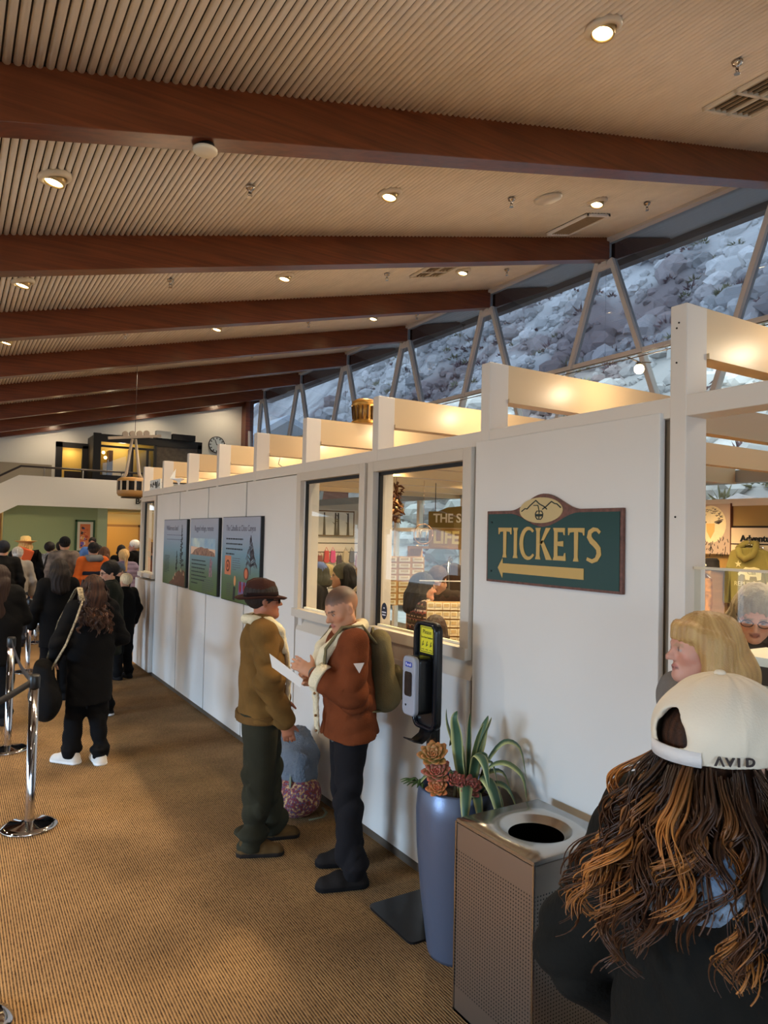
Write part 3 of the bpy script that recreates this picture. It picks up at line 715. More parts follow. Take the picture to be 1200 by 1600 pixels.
for i, (x, y) in enumerate([(2.21, 6.04), (5.24, 3.29), (5.33, 6.06), (7.62, 6.02), (2.25, 8.89), (5.42, 8.9), (7.7, 8.84), (2.3, 11.8), (5.53, 11.83), (7.9, 11.78), (5.5, 14.6)]):
    r = thing('fire_sprinkler', 'small chrome sprinkler head, %s, in the %s ceiling bay' % ('low on the slope' if x < 4 else 'halfway up the slope' if x < 6.5 else 'high by the glass wall', ['nearest', 'second', 'third', 'fourth', 'fifth', 'sixth'][int(round((y-3.2)/2.82))]), 'sprinkler', (x, y, ZC(x)-0.02), group='sprinkler heads')
    if sp is None:
        a = MB().lathe([(0, 0.01), (0.045, 0.01), (0.036, -0.012), (0.016, -0.02), (0.012, -0.05)], n=16).build('escutcheon', M_SPR, r)
        b = MB().tube([(0.012, 0, -0.045), (0.02, 0, -0.065), (0.004, 0, -0.085)], 0.004, 6).tube([(-0.012, 0, -0.045), (-0.02, 0, -0.065), (-0.004, 0, -0.085)], 0.004, 6).build('yoke', M_SPR, r)
        c = MB().cyl((0, 0, -0.088), 0.024, 0.004, 14).build('deflector', M_SPR, r)
        sp = (a, b, c)
    else:
        for q in sp: copy_of(q, r)
r = thing('ceiling_speaker', 'flat white round speaker plate on the ribbed ceiling in the second bay', 'speaker', (5.86, 6.02, ZC(5.86)-0.02))
a = MB().lathe([(0, -0.015), (0.15, -0.014), (0.165, 0.0), (0.165, 0.02), (0, 0.02)], n=32).build('plate', mat('speaker_white', (216, 208, 192), 0.5), r); a.rotation_euler = (0, -SLOPE, 0)
def vent(label, x0, x1, y0, y1, n, open_=False):
    xm = (x0+x1)/2; ym = (y0+y1)/2
    r = thing('ceiling_vent', label, 'vent', (xm, ym, ZC(xm)-0.012))
    L, W_ = (x1-x0)/cs, y1-y0
    def put(o): o.rotation_euler = (0, -SLOPE, 0); return o
    put(MB().bb((-L/2, -W_/2, 0.012), (L/2, W_/2, 0.03)).build('duct_back', mat('vent_dark', (58, 48, 40), 0.9), r))
    mf = M_CEIL if not open_ else M_RING
    f = MB(); t = 0.03
    f.bb((-L/2, -W_/2, -0.02), (L/2, -W_/2+t, 0.02)).bb((-L/2, W_/2-t, -0.02), (L/2, W_/2, 0.02)).bb((-L/2, -W_/2, -0.02), (-L/2+t, W_/2, 0.02)).bb((L/2-t, -W_/2, -0.02), (L/2, W_/2, 0.02))
    if open_: f.bb((-L/2, -0.015, -0.02), (L/2, 0.015, 0.02)).bb((-0.015, -W_/2, -0.02), (0.015, W_/2, 0.02))
    put(f.build('frame', mf, r))
    for k in range(n):
        xx = -L/2+t+(k+0.5)*(L-2*t)/n
        put(MB().box((xx, 0, 0.0), (0.008, W_-2*t, 0.022), 0, Matrix.Rotation(0.35, 3, 'Y')).build('slat', mat('vent_slat', (170, 150, 124), 0.7), r))
vent('long slotted grille in the second ceiling bay near the glass wall', 6.98, 7.42, 6.45, 7.2, 9)
vent('square four cell air vent in the third ceiling bay', 5.95, 6.5, 8.55, 9.1, 8, True)
vent('air vent with dark opening at the edge of the nearest ceiling bay', 5.75, 6.5, 3.3, 3.95, 8, True)
r = thing('beam_disc', 'white round sensor disc on a black mount under the nearest beam', 'sensor', (1.38, 4.655, ZC(1.38)-0.33))
MB().cyl((0, 0, -0.02), 0.06, 0.04, 20).build('mount', M_BLACK, r)
MB().lathe([(0, -0.062), (0.075, -0.058), (0.082, -0.05), (0.082, -0.036), (0, -0.036)], n=28).build('disc', mat('disc_cream', (228, 216, 190), 0.35), r)
r = thing('emergency_light', 'small black and white emergency light box in the fifth ceiling bay', 'light', (1.9, 14.5, ZC(1.9)-0.02))
MB().bb((-0.13, -0.06, -0.05), (0.13, 0.06, 0.0)).build('box', M_RING, r); MB().bb((-0.12, -0.07, 0.0), (0.12, 0.05, 0.03)).build('base', M_BLACK, r)

# cable lights over the shop
M_CABLE = mat('cable', (70, 64, 60), 0.4, metal=0.5)
M_BULB = mat('bulb_glass', (255, 230, 180), 0.4, emit=(255, 214, 150), es=25)
cb = thing('light_cable', 'pair of thin cables strung over the shop carrying small bulbs', 'cable', (3.3, 0, 2.99))
for dx in (-0.03, 0.03): MB().tube([(dx, -3.4, 0.10), (dx, 2, 0.068), (dx, 6, 0.068), (dx, 11, 0.10)], 0.0035, 5).build('cable', M_CABLE, cb)
lp = None
for i, y in enumerate([0.25, 1.45] + [p-0.38 for p in PY[1:]]):
    r = thing('cable_lamp', 'small bare bulb, %s from the camera end, hanging on the shop cable' % ['first', 'second', 'third', 'fourth', 'fifth', 'sixth', 'seventh', 'eighth', 'ninth', 'tenth'][i], 'lamp', (3.3, y, 2.97), group='bulbs on the shop cable')
    if lp is None:
        a = MB().tube([(-0.1, 0, 0.058), (0, 0, 0.045), (0.1, 0, 0.058)], 0.004, 6).build('holder', M_CABLE, r)
        b = MB().lathe([(0.0, 0.043), (0.014, 0.043), (0.018, 0.03), (0.012, 0.028)], n=12).build('socket', M_CABLE, r)
        c = MB().sphere((0, 0, 0.005), 0.028, 14, 10).build('bulb', M_BULB, r)
        lp = (a, b, c)
    else:
        for q in lp: copy_of(q, r)
    lamp('cable_lamp_light', 'POINT', (3.3, y, 2.925), CABLE_W, WARM, 0.03)
# unseen warm spots without fixtures at trellis height, brightening the shop farther in
for x, y in ((4.6, 1.4), (3.6, 3.6), (4.9, 5.0), (4.6, 7.4), (5.4, 10.0), (7.0, 12.4), (7.4, 3.4), (7.2, 5.4), (6.8, 8.2)):
    lamp('shop_fill_light', 'SPOT', (x, y, 2.9), 290, (1.0, 0.70, 0.38), 0.08, (0, 0, 0), spot=2.6, blend=0.8)
# ================================================================== signs and posters on the partition
RP = rot_from((0, -1, 0), (-1, 0, 0))       # print frame on the partition: x = towards the camera end, y = up, z = out into the hall
def onp(x, yc, zc): return (x, yc, zc)
M_SGREEN = mat('sign_green', (8, 54, 45), 0.32, spec=0.35)
M_SBROWN = mat('sign_bronze', (104, 66, 54), 0.5, noise=0.35, nscale=40)
M_SGOLD = mat('sign_gold', (196, 160, 92), 0.5)
M_STAN = mat('sign_tan', (196, 172, 122), 0.55)
tk = thing('ticket_sign', 'green sign with gold lettering, an arrow and an arched bronze border on white panel', 'sign', (XP-0.001, 2.47, 1.957))
def bump_outline(w, h, ins, bx, bw, bh):
    pts = [(-w/2+ins, -h/2+ins), (w/2-ins, -h/2+ins), (w/2-ins, h/2-ins)]
    n = 24
    for i in range(n+1):
        t = 1-2*i/n
        x = bx + t*bw; pts.append((x, h/2-ins+bh*0.5*(1+math.cos(PI*t))))
    pts.append((-w/2+ins, h/2-ins))
    return pts
P0 = Vector((-0.010, 0, 0))
MB().prism(bump_outline(0.885, 0.368, 0, -0.03, 0.235, 0.078), 0.02, P0, RP).build('sign_board', M_SBROWN, tk, bevel=0.002)
gpts = [(-0.43, -0.172), (0.43, -0.172), (0.43, 0.168)] + [(-0.03 + t*0.235, 0.168-0.066*(0.5+0.5*math.cos(PI*t))) for t in [1-2*i/24 for i in range(25)]] + [(-0.43, 0.168)]
MB().prism(gpts, 0.004, P0+Vector((-0.011, 0, 0)), RP).build('sign_face', M_SGREEN, tk)
MB().prism([(-0.045+0.145*math.cos(a), 0.182+0.062*math.sin(a)) for a in [2*PI*i/36 for i in range(36)]], 0.004, P0+Vector((-0.0115, 0, 0)), RP).build('emblem_oval', M_STAN, tk)
def strip2(mb, pts, w, c, R, h=0.003):
    for (a, b) in zip(pts[:-1], pts[1:]):
        d = Vector(b)-Vector(a); n_ = Vector((-d.y, d.x)).normalized()*w/2
        q = [Vector(a)-n_, Vector(b)-n_, Vector(b)+n_, Vector(a)+n_]
        mb.prism([(p.x, p.y) for p in q], h, c, R)
em = MB(); cc = P0+Vector((-0.0145, 0, 0))
strip2(em, [(-0.175, 0.178), (-0.15, 0.192), (-0.135, 0.19), (-0.115, 0.206), (-0.075, 0.23), (-0.05, 0.212), (-0.02, 0.2), (0.0, 0.186)], 0.005, cc, RP)
strip2(em, [(-0.03, 0.186), (-0.01, 0.196), (0.03, 0.222), (0.05, 0.212), (0.065, 0.21), (0.09, 0.192)], 0.005, cc, RP)
strip2(em, [(-0.09, 0.206), (-0.06, 0.206), (-0.055, 0.19), (-0.05, 0.17)], 0.004, cc, RP)
strip2(em, [(-0.075, 0.15), (-0.077, 0.165), (-0.068, 0.178), (-0.035, 0.178), (-0.026, 0.165), (-0.028, 0.15), (-0.04, 0.138), (-0.063, 0.138), (-0.075, 0.15)], 0.004, cc, RP)
strip2(em, [(-0.076, 0.158), (-0.027, 0.158)], 0.012, cc, RP); strip2(em, [(-0.052, 0.178), (-0.052, 0.14)], 0.003, cc, RP)
em.build('emblem_drawing', mat('emblem_ink', (34, 44, 40), 0.6), tk)
def glyph(ch):
    ell = lambda cx, cy, rx, ry, a0, a1, n: [(cx+rx*math.cos(a0+(a1-a0)*i/n), cy+ry*math.sin(a0+(a1-a0)*i/n)) for i in range(n+1)]
    if ch == 'T': return 0.66, [[(0, 1), (0.01, .78), (.05, .78), (.08, .86), (.25, .88), (.41, .88), (.58, .86), (.61, .78), (.65, .78), (.66, 1)], [(.25, .88), (.26, .12), (.22, 0), (.44, 0), (.40, .12), (.41, .88)]]
    if ch == 'I': return 0.24, [[(.0, 1), (.045, .88), (.045, .12), (.0, 0), (.24, 0), (.195, .12), (.195, .88), (.24, 1)]]
    if ch == 'C':
        o = ell(.40, .5, .40, .54, 0.85, 2*PI-0.75, 16); i_ = ell(.44, .5, .27, .43, 2*PI-0.85, 0.95, 16)
        return 0.66, [o + i_]
    if ch == 'K': return 0.70, [[(.0, 1), (.045, .88), (.045, .12), (.0, 0), (.24, 0), (.195, .12), (.195, .88), (.24, 1)], [(.195, .46), (.46, 1), (.66, 1), (.30, .50)], [(.22, .56), (.48, 0), (.74, 0), (.33, .62)]]
    if ch == 'E': return 0.54, [[(.0, 1), (.045, .88), (.045, .12), (.0, 0), (.195, 0), (.195, 1)], [(.19, 1), (.19, .87), (.42, .87), (.45, .78), (.49, .78), (.49, 1)], [(.19, .58), (.19, .45), (.43, .43), (.43, .60)], [(.19, .14), (.19, 0), (.54, 0), (.52, .24), (.48, .24), (.44, .14)]]
    if ch == 'S':
        sp_ = [(.50, .86), (.40, .95), (.26, .96), (.13, .88), (.10, .74), (.19, .62), (.33, .52), (.45, .40), (.47, .24), (.38, .09), (.22, .03), (.02, .10)]
        wd = [.10, .10, .12, .15, .17, .17, .17, .17, .17, .14, .12, .10]
        l = []; r = []
        for k, p in enumerate(sp_):
            a = Vector(sp_[max(k-1, 0)]); b = Vector(sp_[min(k+1, len(sp_)-1)]); d = (b-a).normalized(); n_ = Vector((-d.y, d.x))
            l.append(tuple(Vector(p)+n_*wd[k]*.5)); r.append(tuple(Vector(p)-n_*wd[k]*.5))
        return 0.58, [l + r[::-1]]
x = -0.345; Ls = MB(); hh = 0.152
for ch in 'TICKETS':
    w_, polys = glyph(ch)
    for p in polys: Ls.prism([(x+a*hh, -0.055+b*hh+(0.0)) for a, b in p], 0.003, P0+Vector((-0.0145, 0, 0)), RP)
    x += (w_+0.075)*hh
Ls.build('sign_lettering', M_SGOLD, tk)
ar = MB().prism([(-0.345, -0.108), (-0.31, -0.058), (-0.308, -0.085), (0.235, -0.085), (0.235, -0.135), (-0.308, -0.132), (-0.31, -0.160)], 0.003, P0+Vector((-0.0145, 0, 0)), RP).build('sign_arrow', M_SGOLD, tk)
for q in ((-0.40, 0.125), (-0.40, -0.128)): MB().cyl(Vector((-0.0245, -q[0], q[1])), 0.005, 0.003, 10, 0, Matrix.Rotation(PI/2, 3, 'Y')).build('screw', M_BLACK, tk)

def grad_mat(name, stops):
    m = bpy.data.materials.new(name); m.use_nodes = True; nt = m.node_tree; b = nt.nodes['Principled BSDF']
    tc = nt.nodes.new('ShaderNodeTexCoord'); sx = nt.nodes.new('ShaderNodeSeparateXYZ'); mr = nt.nodes.new('ShaderNodeMapRange'); mr.inputs[1].default_value = -0.42; mr.inputs[2].default_value = 0.42
    r = nt.nodes.new('ShaderNodeValToRGB')
    while len(r.color_ramp.elements) < len(stops): r.color_ramp.elements.new(0.5)
    for e, (p, c) in zip(r.color_ramp.elements, stops): e.position = p; e.color = (*lin(c), 1)
    nt.links.new(tc.outputs['Object'], sx.inputs[0]); nt.links.new(sx.outputs['Z'], mr.inputs[0]); nt.links.new(mr.outputs[0], r.inputs[0]); nt.links.new(r.outputs[0], b.inputs['Base Color'])
    b.inputs['Roughness'].default_value = 0.4
    return m
M_POST_G = grad_mat('poster_gradient', [(0.0, (78, 98, 52)), (0.28, (84, 108, 80)), (0.55, (104, 140, 156)), (0.75, (140, 152, 170)), (1.0, (156, 156, 168))])
M_INKT = mat('ink_grey', (98, 94, 106), 0.6); M_INK = mat('ink_dark', (40, 44, 48), 0.6); M_INKB = mat('ink_brown', (112, 74, 56), 0.6)
def poster(label, y1, y0, z0, z1):
    yc = (y0+y1)/2; zc = (z0+z1)/2; w = y1-y0; h = z1-z0
    t = thing('poster_board', label, 'poster', (XP-0.002, yc, zc), group='information posters on the partition')
    MB().box((-0.016, 0, 0), (0.03, w, h)).build('board_edge', M_BLACK, t, bevel=0.002)
    MB().box((-0.0325, 0.003, 0), (0.004, w-0.02, h-0.012)).build('print_face', M_POST_G, t)
    return t, w, h
PO = lambda: Vector((-0.0355, 0, 0))
def textlines(t, x0, x1, ys, wgt, m=None, jag=True):
    mb = MB()
    for k, y in enumerate(ys):
        x = x0; xe = x1 if k < len(ys)-1 or not jag else x0+(x1-x0)*0.55
        if jag: xe -= random.random()*0.1*(x1-x0)
        while x < xe-0.01:
            l = min(0.02+random.random()*0.045, xe-x)
            mb.prism([(x, y-wgt/2), (x+l, y-wgt/2), (x+l, y+wgt/2), (x, y+wgt/2)], 0.001, PO(), RP); x += l+0.012
    o = mb.build('text_lines', m or M_INK, t); o['kind'] = 'stuff'; return o
# farthest poster: pine silhouettes on a rocky ledge
t1, w, h = poster('grey-green poster with tall dark pine trees on a brown rock ledge', 9.46, 8.41, 1.325, 2.145)
text('poster_title', 'Wilderness land', 0.088, M_INKT, t1, Vector((-0.0352, 0.12, 0.30)), RP, 0.0004, sx=0.95)
textlines(t1, -0.36, 0.36, [0.215], 0.006, M_INKT, False); textlines(t1, -0.36, 0.30, [0.16], 0.006, M_INKT, False)
textlines(t1, -0.44, -0.20, [-0.05-0.019*i for i in range(12)], 0.006)
tree = MB()
def pine(mb, x, y0, y1, w_, n):
    strip2(mb, [(x, y0), (x-0.005, y1)], 0.010, PO(), RP, 0.001)
    for i in range(n):
        f = i/n; y = y0+(y1-y0)*(0.12+0.8*f); l = w_*(1-f)*(0.5+0.5*random.random())+0.008
        s_ = random.choice((-1, 1)); strip2(mb, [(x, y), (x+s_*l, y-0.01+0.03*random.random())], 0.008+0.01*random.random(), PO(), RP, 0.001)
pine(tree, 0.33, -0.22, 0.34, 0.10, 40); pine(tree, 0.13, -0.24, 0.02, 0.05, 22); tree.build('pine_drawing', mat('pine_ink', (44, 42, 38), 0.6), t1)
MB().prism([(-0.22, -0.40), (0.50, -0.40), (0.50, -0.22), (0.40, -0.20), (0.34, -0.24), (0.24, -0.21), (0.12, -0.25), (0.0, -0.32)], 0.001, PO(), RP).build('rock_drawing', mat('rock_print', (104, 70, 50), 0.6, noise=0.4, nscale=30), t1)
hl = MB()
for q in ((0.05, -0.28), (0.3, -0.22), (0.42, -0.26), (-0.02, -0.33)): hl.prism([(q[0], q[1]), (q[0]+0.05, q[1]-0.01), (q[0]+0.03, q[1]+0.04)], 0.0012, PO()+Vector((-0.0008, 0, 0)), RP)
hl.build('rock_highlight', mat('rock_light', (196, 160, 128), 0.6), t1)
# middle poster: mountain panorama
t2, w, h = poster('grey-green poster with a wide mountain panorama picture across its middle', 8.26, 7.245, 1.32, 2.15)
text('poster_title', 'Rugged refuge, remote', 0.086, M_INKT, t2, Vector((-0.0352, 0, 0.30)), RP, 0.0004, sx=0.86)
MB().prism([(-0.46, 0.0), (0.42, -0.0), (0.42, 0.19), (-0.46, 0.19)], 0.001, PO(), RP).build('panorama_sky', mat('pano_sky', (110, 150, 186), 0.5, noise=0.3, nscale=5, rgb2=(196, 208, 196)), t2)
MB().prism([(-0.46, 0.0), (0.42, 0.0), (0.42, 0.075), (-0.46, 0.095)], 0.0012, PO()+Vector((-0.0008, 0, 0)), RP).build('panorama_haze', mat('pano_haze', (222, 182, 150), 0.5), t2)
pk = [(-0.46, 0.0), (0.42, 0.0), (0.40, 0.035), (0.32, 0.055), (0.22, 0.06), (0.16, 0.085), (0.05, 0.08), (-0.06, 0.095), (-0.13, 0.088), (-0.2, 0.078), (-0.3, 0.06), (-0.38, 0.02)]
MB().prism(pk, 0.0014, PO()+Vector((-0.0016, 0, 0)), RP).build('panorama_mountains', mat('pano_mtn', (92, 62, 52), 0.5, rgb2=(176, 130, 104), nscale=24), t2)
textlines(t2, -0.42, 0.13, [-0.06-0.043*i for i in range(7)], 0.013)
textlines(t2, 0.0, 0.40, [-0.26-0.022*i for i in range(7)], 0.006, M_INKT)
fg = MB(); strip2(fg, [(0.24, -0.22), (0.26, -0.12), (0.28, -0.02)], 0.035, PO(), RP, 0.001); strip2(fg, [(0.31, -0.22), (0.30, -0.1), (0.33, -0.05)], 0.03, PO(), RP, 0.001)
fg.build('figure_drawing', mat('fig_print', (158, 116, 124), 0.6, noise=0.4, nscale=40), t2)
# nearest poster: baskets and dolls
t3, w, h = poster('grey-green poster with a branching plant drawing and woven basket pictures', 7.12, 6.065, 1.315, 2.155)
text('poster_title', 'The Cahuilla at Chino Canyon', 0.083, M_INKT, t3, Vector((-0.0352, 0, 0.305)), RP, 0.0004, sx=0.80)
textlines(t3, -0.40, 0.08, [0.20-0.05*i for i in range(4)], 0.014)
bp_ = MB()
for i in range(46):
    f = random.random(); y0 = -0.06+0.26*f; sgn = random.choice((-1, 1)); l = (0.17*(1-f)+0.015)*random.uniform(.5, 1)
    strip2(bp_, [(0.29, y0), (0.29+sgn*l*.7, y0+0.035), (0.29+sgn*l, y0-0.01*random.random())], 0.007, PO(), RP, 0.001)
strip2(bp_, [(0.29, -0.13), (0.295, 0.05), (0.29, 0.24)], 0.016, PO(), RP, 0.001)
bp_.build('branch_drawing', mat('branch_print', (92, 86, 92), 0.6), t3)
MB().prism([(-0.42, -0.16), (-0.24, -0.16), (-0.24, 0.03), (-0.42, 0.03)], 0.001, PO(), RP).build('basket_picture', mat('basket_bg', (206, 122, 84), 0.6), t3)
def disc2(mb, x, y, rx, ry, off, n=20): mb.prism([(x+rx*math.cos(2*PI*i/n), y+ry*math.sin(2*PI*i/n)) for i in range(n)], 0.001, PO()+Vector((-off, 0, 0)), RP)
d_ = MB(); disc2(d_, -0.33, -0.07, 0.06, 0.06, 0.0008); d_.build('basket_disc', mat('basket_dark', (92, 44, 30), 0.6), t3)
d_ = MB(); disc2(d_, -0.33, -0.07, 0.042, 0.042, 0.0016); disc2(d_, 0.19, -0.125, 0.04, 0.045, 0.0016); d_.build('basket_ring', mat('basket_mid', (196, 110, 72), 0.6), t3)
d_ = MB(); disc2(d_, 0.19, -0.125, 0.065, 0.06, 0.0008); disc2(d_, -0.33, -0.07, 0.02, 0.02, 0.0024); d_.build('basket_bowl', mat('basket_red', (112, 50, 36), 0.6), t3)
textlines(t3, -0.20, 0.03, [0.01-0.022*i for i in range(6)], 0.006, M_INKT)
MB().prism([(-0.01, -0.34), (0.20, -0.34), (0.20, -0.21), (-0.01, -0.21)], 0.001, PO(), RP).build('doll_background', mat('doll_bg', (112, 92, 134), 0.6), t3)
d_ = MB()
for xx in (0.04, 0.145): disc2(d_, xx, -0.27, 0.032, 0.045, 0.0008); disc2(d_, xx, -0.225, 0.018, 0.02, 0.0008)
d_.build('doll_picture', mat('doll_red', (150, 40, 52), 0.6), t3)
d_ = MB(); strip2(d_, [(-0.14, -0.40), (-0.125, -0.27)], 0.055, PO(), RP, 0.001); d_.build('handle_drawing', M_INK, t3)
d_ = MB(); disc2(d_, -0.115, -0.21, 0.03, 0.05, 0.0008); d_.build('brush_head', mat('brush_tan', (214, 150, 98), 0.6), t3)
textlines(t3, -0.35, -0.22, [-0.25-0.02*i for i in range(7)], 0.006, M_INKT); textlines(t3, 0.24, 0.42, [-0.27-0.02*i for i in range(6)], 0.006, M_INKT)

# ================================================================== waste bin
bn = thing('waste_bin', 'square brushed steel waste bin with perforated sides and round top opening', 'bin', (2.13, 2.205, 0))
def perf_mat():
    m = bpy.data.materials.new('perforated_steel'); m.use_nodes = True; nt = m.node_tree; b = nt.nodes['Principled BSDF']; L = nt.links.new; N = nt.nodes.new
    tc = N('ShaderNodeTexCoord'); sp_ = N('ShaderNodeSeparateXYZ'); L(tc.outputs['Object'], sp_.inputs[0])
    def M(op, a, b_=None, c=None):
        n = N('ShaderNodeMath'); n.operation = op
        for k, v in enumerate((a, b_, c)):
            if v is None: continue
            if isinstance(v, (int, float)): n.inputs[k].default_value = v
            else: L(v, n.inputs[k])
        return n.outputs[0]
    h = M('ADD', sp_.outputs['X'], sp_.outputs['Y'])
    S_ = 68.0
    fx = M('SUBTRACT', M('FRACT', M('ADD', M('MULTIPLY', h, S_), 100.0)), 0.5); fz = M('SUBTRACT', M('FRACT', M('MULTIPLY', sp_.outputs['Z'], S_)), 0.5)
    r2 = M('ADD', M('MULTIPLY', fx, fx), M('MULTIPLY', fz, fz))
    hole = M('LESS_THAN', r2, 0.052)
    band = M('MULTIPLY', M('GREATER_THAN', sp_.outputs['Z'], 0.1), M('LESS_THAN', sp_.outputs['Z'], 0.675))
    k = M('MULTIPLY', hole, band)
    mx = N('ShaderNodeMix'); mx.data_type = 'RGBA'; mx.inputs[6].default_value = (*lin((172, 160, 148)), 1); mx.inputs[7].default_value = (*lin((26, 20, 16)), 1); L(k, mx.inputs[0])
    L(mx.outputs[2], b.inputs['Base Color'])
    L(M('SUBTRACT', 1.0, k), b.inputs['Metallic']); b.inputs['Roughness'].default_value = 0.36
    bp = N('ShaderNodeBump'); bp.inputs['Strength'].default_value = 0.7; bp.inputs['Distance'].default_value = 0.003; bp.invert = True; L(k, bp.inputs['Height'])
    L(bp.outputs[0], b.inputs['Normal'])
    return m
M_PERF = perf_mat()
B2 = 0.235
MB().bb((-B2, -B2, 0.0), (-B2+0.006, B2, 0.785)).bb((B2-0.006, -B2, 0.0), (B2, B2, 0.785)).bb((-B2, -B2, 0.0), (B2, -B2+0.006, 0.785)).bb((-B2, B2-0.006, 0.0), (B2, B2, 0.785)).bb((-B2, -B2, 0.0), (B2, B2, 0.01)).build('body', M_PERF, bn)
for (sx, sy) in ((-1, -1), (1, -1), (-1, 1), (1, 1)): MB().bb((sx*B2-0.004, sy*B2-0.004, 0), (sx*B2+0.004, sy*B2+0.004, 0.79)).build('corner_edge', mat('bright_edge', (206, 200, 194), 0.2, metal=1.0), bn)
top = MB(); n = 48; ring = []
for i in range(n):
    a = 2*PI*i/n; c_, s_ = math.cos(a), math.sin(a); k = B2/max(abs(c_), abs(s_)); ring.append((c_*k, s_*k, 0.80))
prof = [(0.152, 0.80), (0.146, 0.797), (0.122, 0.776), (0.114, 0.772)]
vs = ring + [(r_*math.cos(2*PI*i/n), r_*math.sin(2*PI*i/n), z) for r_, z in prof for i in range(n)]
fs = [(k*n+i, k*n+(i+1) % n, (k+1)*n+(i+1) % n, (k+1)*n+i) for k in range(len(prof)) for i in range(n)]
top.add(vs, fs, 0, True)
top.add([(x_, y_, z) for z in (0.80, 0.782) for x_, y_, _ in ring], [(i, (i+1) % n, n+(i+1) % n, n+i) for i in range(n)], 0)
top.build('lid', mat('lid_steel', (196, 192, 186), 0.26, metal=1.0), bn)
MB().lathe([(0.1145, 0.773), (0.116, 0.70), (0.17, 0.66), (0.17, 0.2), (0, 0.2)], n=32).build('liner', mat('bin_liner', (8, 8, 8), 0.95, spec=0.0), bn)

# ================================================================== planter with succulents and agave
PX, PYc, PZ = 2.165, 2.775, 0.80
pl = thing('tall_planter', 'tall tapered blue-grey metallic planter pot beside the steel bin', 'planter', (PX, PYc, 0))
MB().lathe([(0, 0), (0.135, 0), (0.142, 0.02), (0.178, 0.28), (0.202, 0.52), (0.208, 0.68), (0.198, 0.79), (0.192, 0.80), (0.182, 0.79), (0.19, 0.70), (0.19, 0.66), (0, 0.66)], n=48).build('pot', mat('pot_paint', (98, 106, 126), 0.3, metal=0.45, bump=0.08, bscale=220), pl)
MB().lathe([(0, 0.72), (0.1, 0.735), (0.189, 0.715)], n=24).build('soil', mat('soil', (52, 40, 32), 0.95, bump=0.8, bscale=40), pl)
M_LEAF = vcol_mat('leaf', 0.45, 0.4)
def strap_leaf(p0, az, pts, w, parent, name='leaf', cola=(58, 88, 62), edge=(196, 196, 120), tipc=None, k=5):
    """curved channelled leaf: pts = (radial, height) profile"""
    d = Vector((math.cos(az), math.sin(az), 0)); sdir = Vector((-math.sin(az), math.cos(az), 0))
    # resample
    P = [Vector(p0)+d*a+Vector((0, 0, b)) for a, b in pts]
    Q = []
    for i in range(len(P)-1):
        for t in range(4):
            u = t/4; a0 = P[max(i-1, 0)]; a1 = P[i]; a2 = P[i+1]; a3 = P[min(i+2, len(P)-1)]
            Q.append(0.5*((2*a1)+(a2-a0)*u+(2*a0-5*a1+4*a2-a3)*u*u+(3*a1-a0-3*a2+a3)*u**3))
    Q.append(P[-1]); N_ = len(Q); V = []; C = []; F = []
    ca, ce = np.array(lin(cola)), np.array(lin(edge)); ct = np.array(lin(tipc)) if tipc else ca
    for i, q in enumerate(Q):
        f = i/(N_-1); ww = w*(0.55+1.1*f if f < 0.4 else 0.99*(1-((f-0.4)/0.6)**1.7)+0.01)
        t = (Q[min(i+1, N_-1)]-Q[max(i-1, 0)]).normalized(); up = sdir.cross(t)
        for j in range(k):
            u = 2*j/(k-1)-1
            V.append(q+sdir*u*ww-up*(-abs(u)**1.6*ww*0.45)); C.append((ce if abs(u) > 0.9 else ca)*(1-f*0.3)+ct*f*0.3)
    V = V + [v-Vector((0, 0, 0.0025)) for v in V]; C = C+C; o = N_*k
    for i in range(N_-1):
        for j in range(k-1):
            a = i*k+j; F.append((a, a+1, a+k+1, a+k)); F.append((o+a, o+a+k, o+a+k+1, o+a+1))
        F.append((i*k, i*k+k, o+i*k+k, o+i*k)); F.append((i*k+k-1, o+i*k+k-1, o+(i+1)*k+k-1, (i+1)*k+k-1))
    return np_mesh(name, np.array([v[:] for v in V]), np.array(F), M_LEAF, parent, np.array(C))
ag = thing('agave_plant', 'variegated agave with long drooping green and cream leaves in the planter', 'plant', (PX+0.03, PYc-0.03, 0.73))
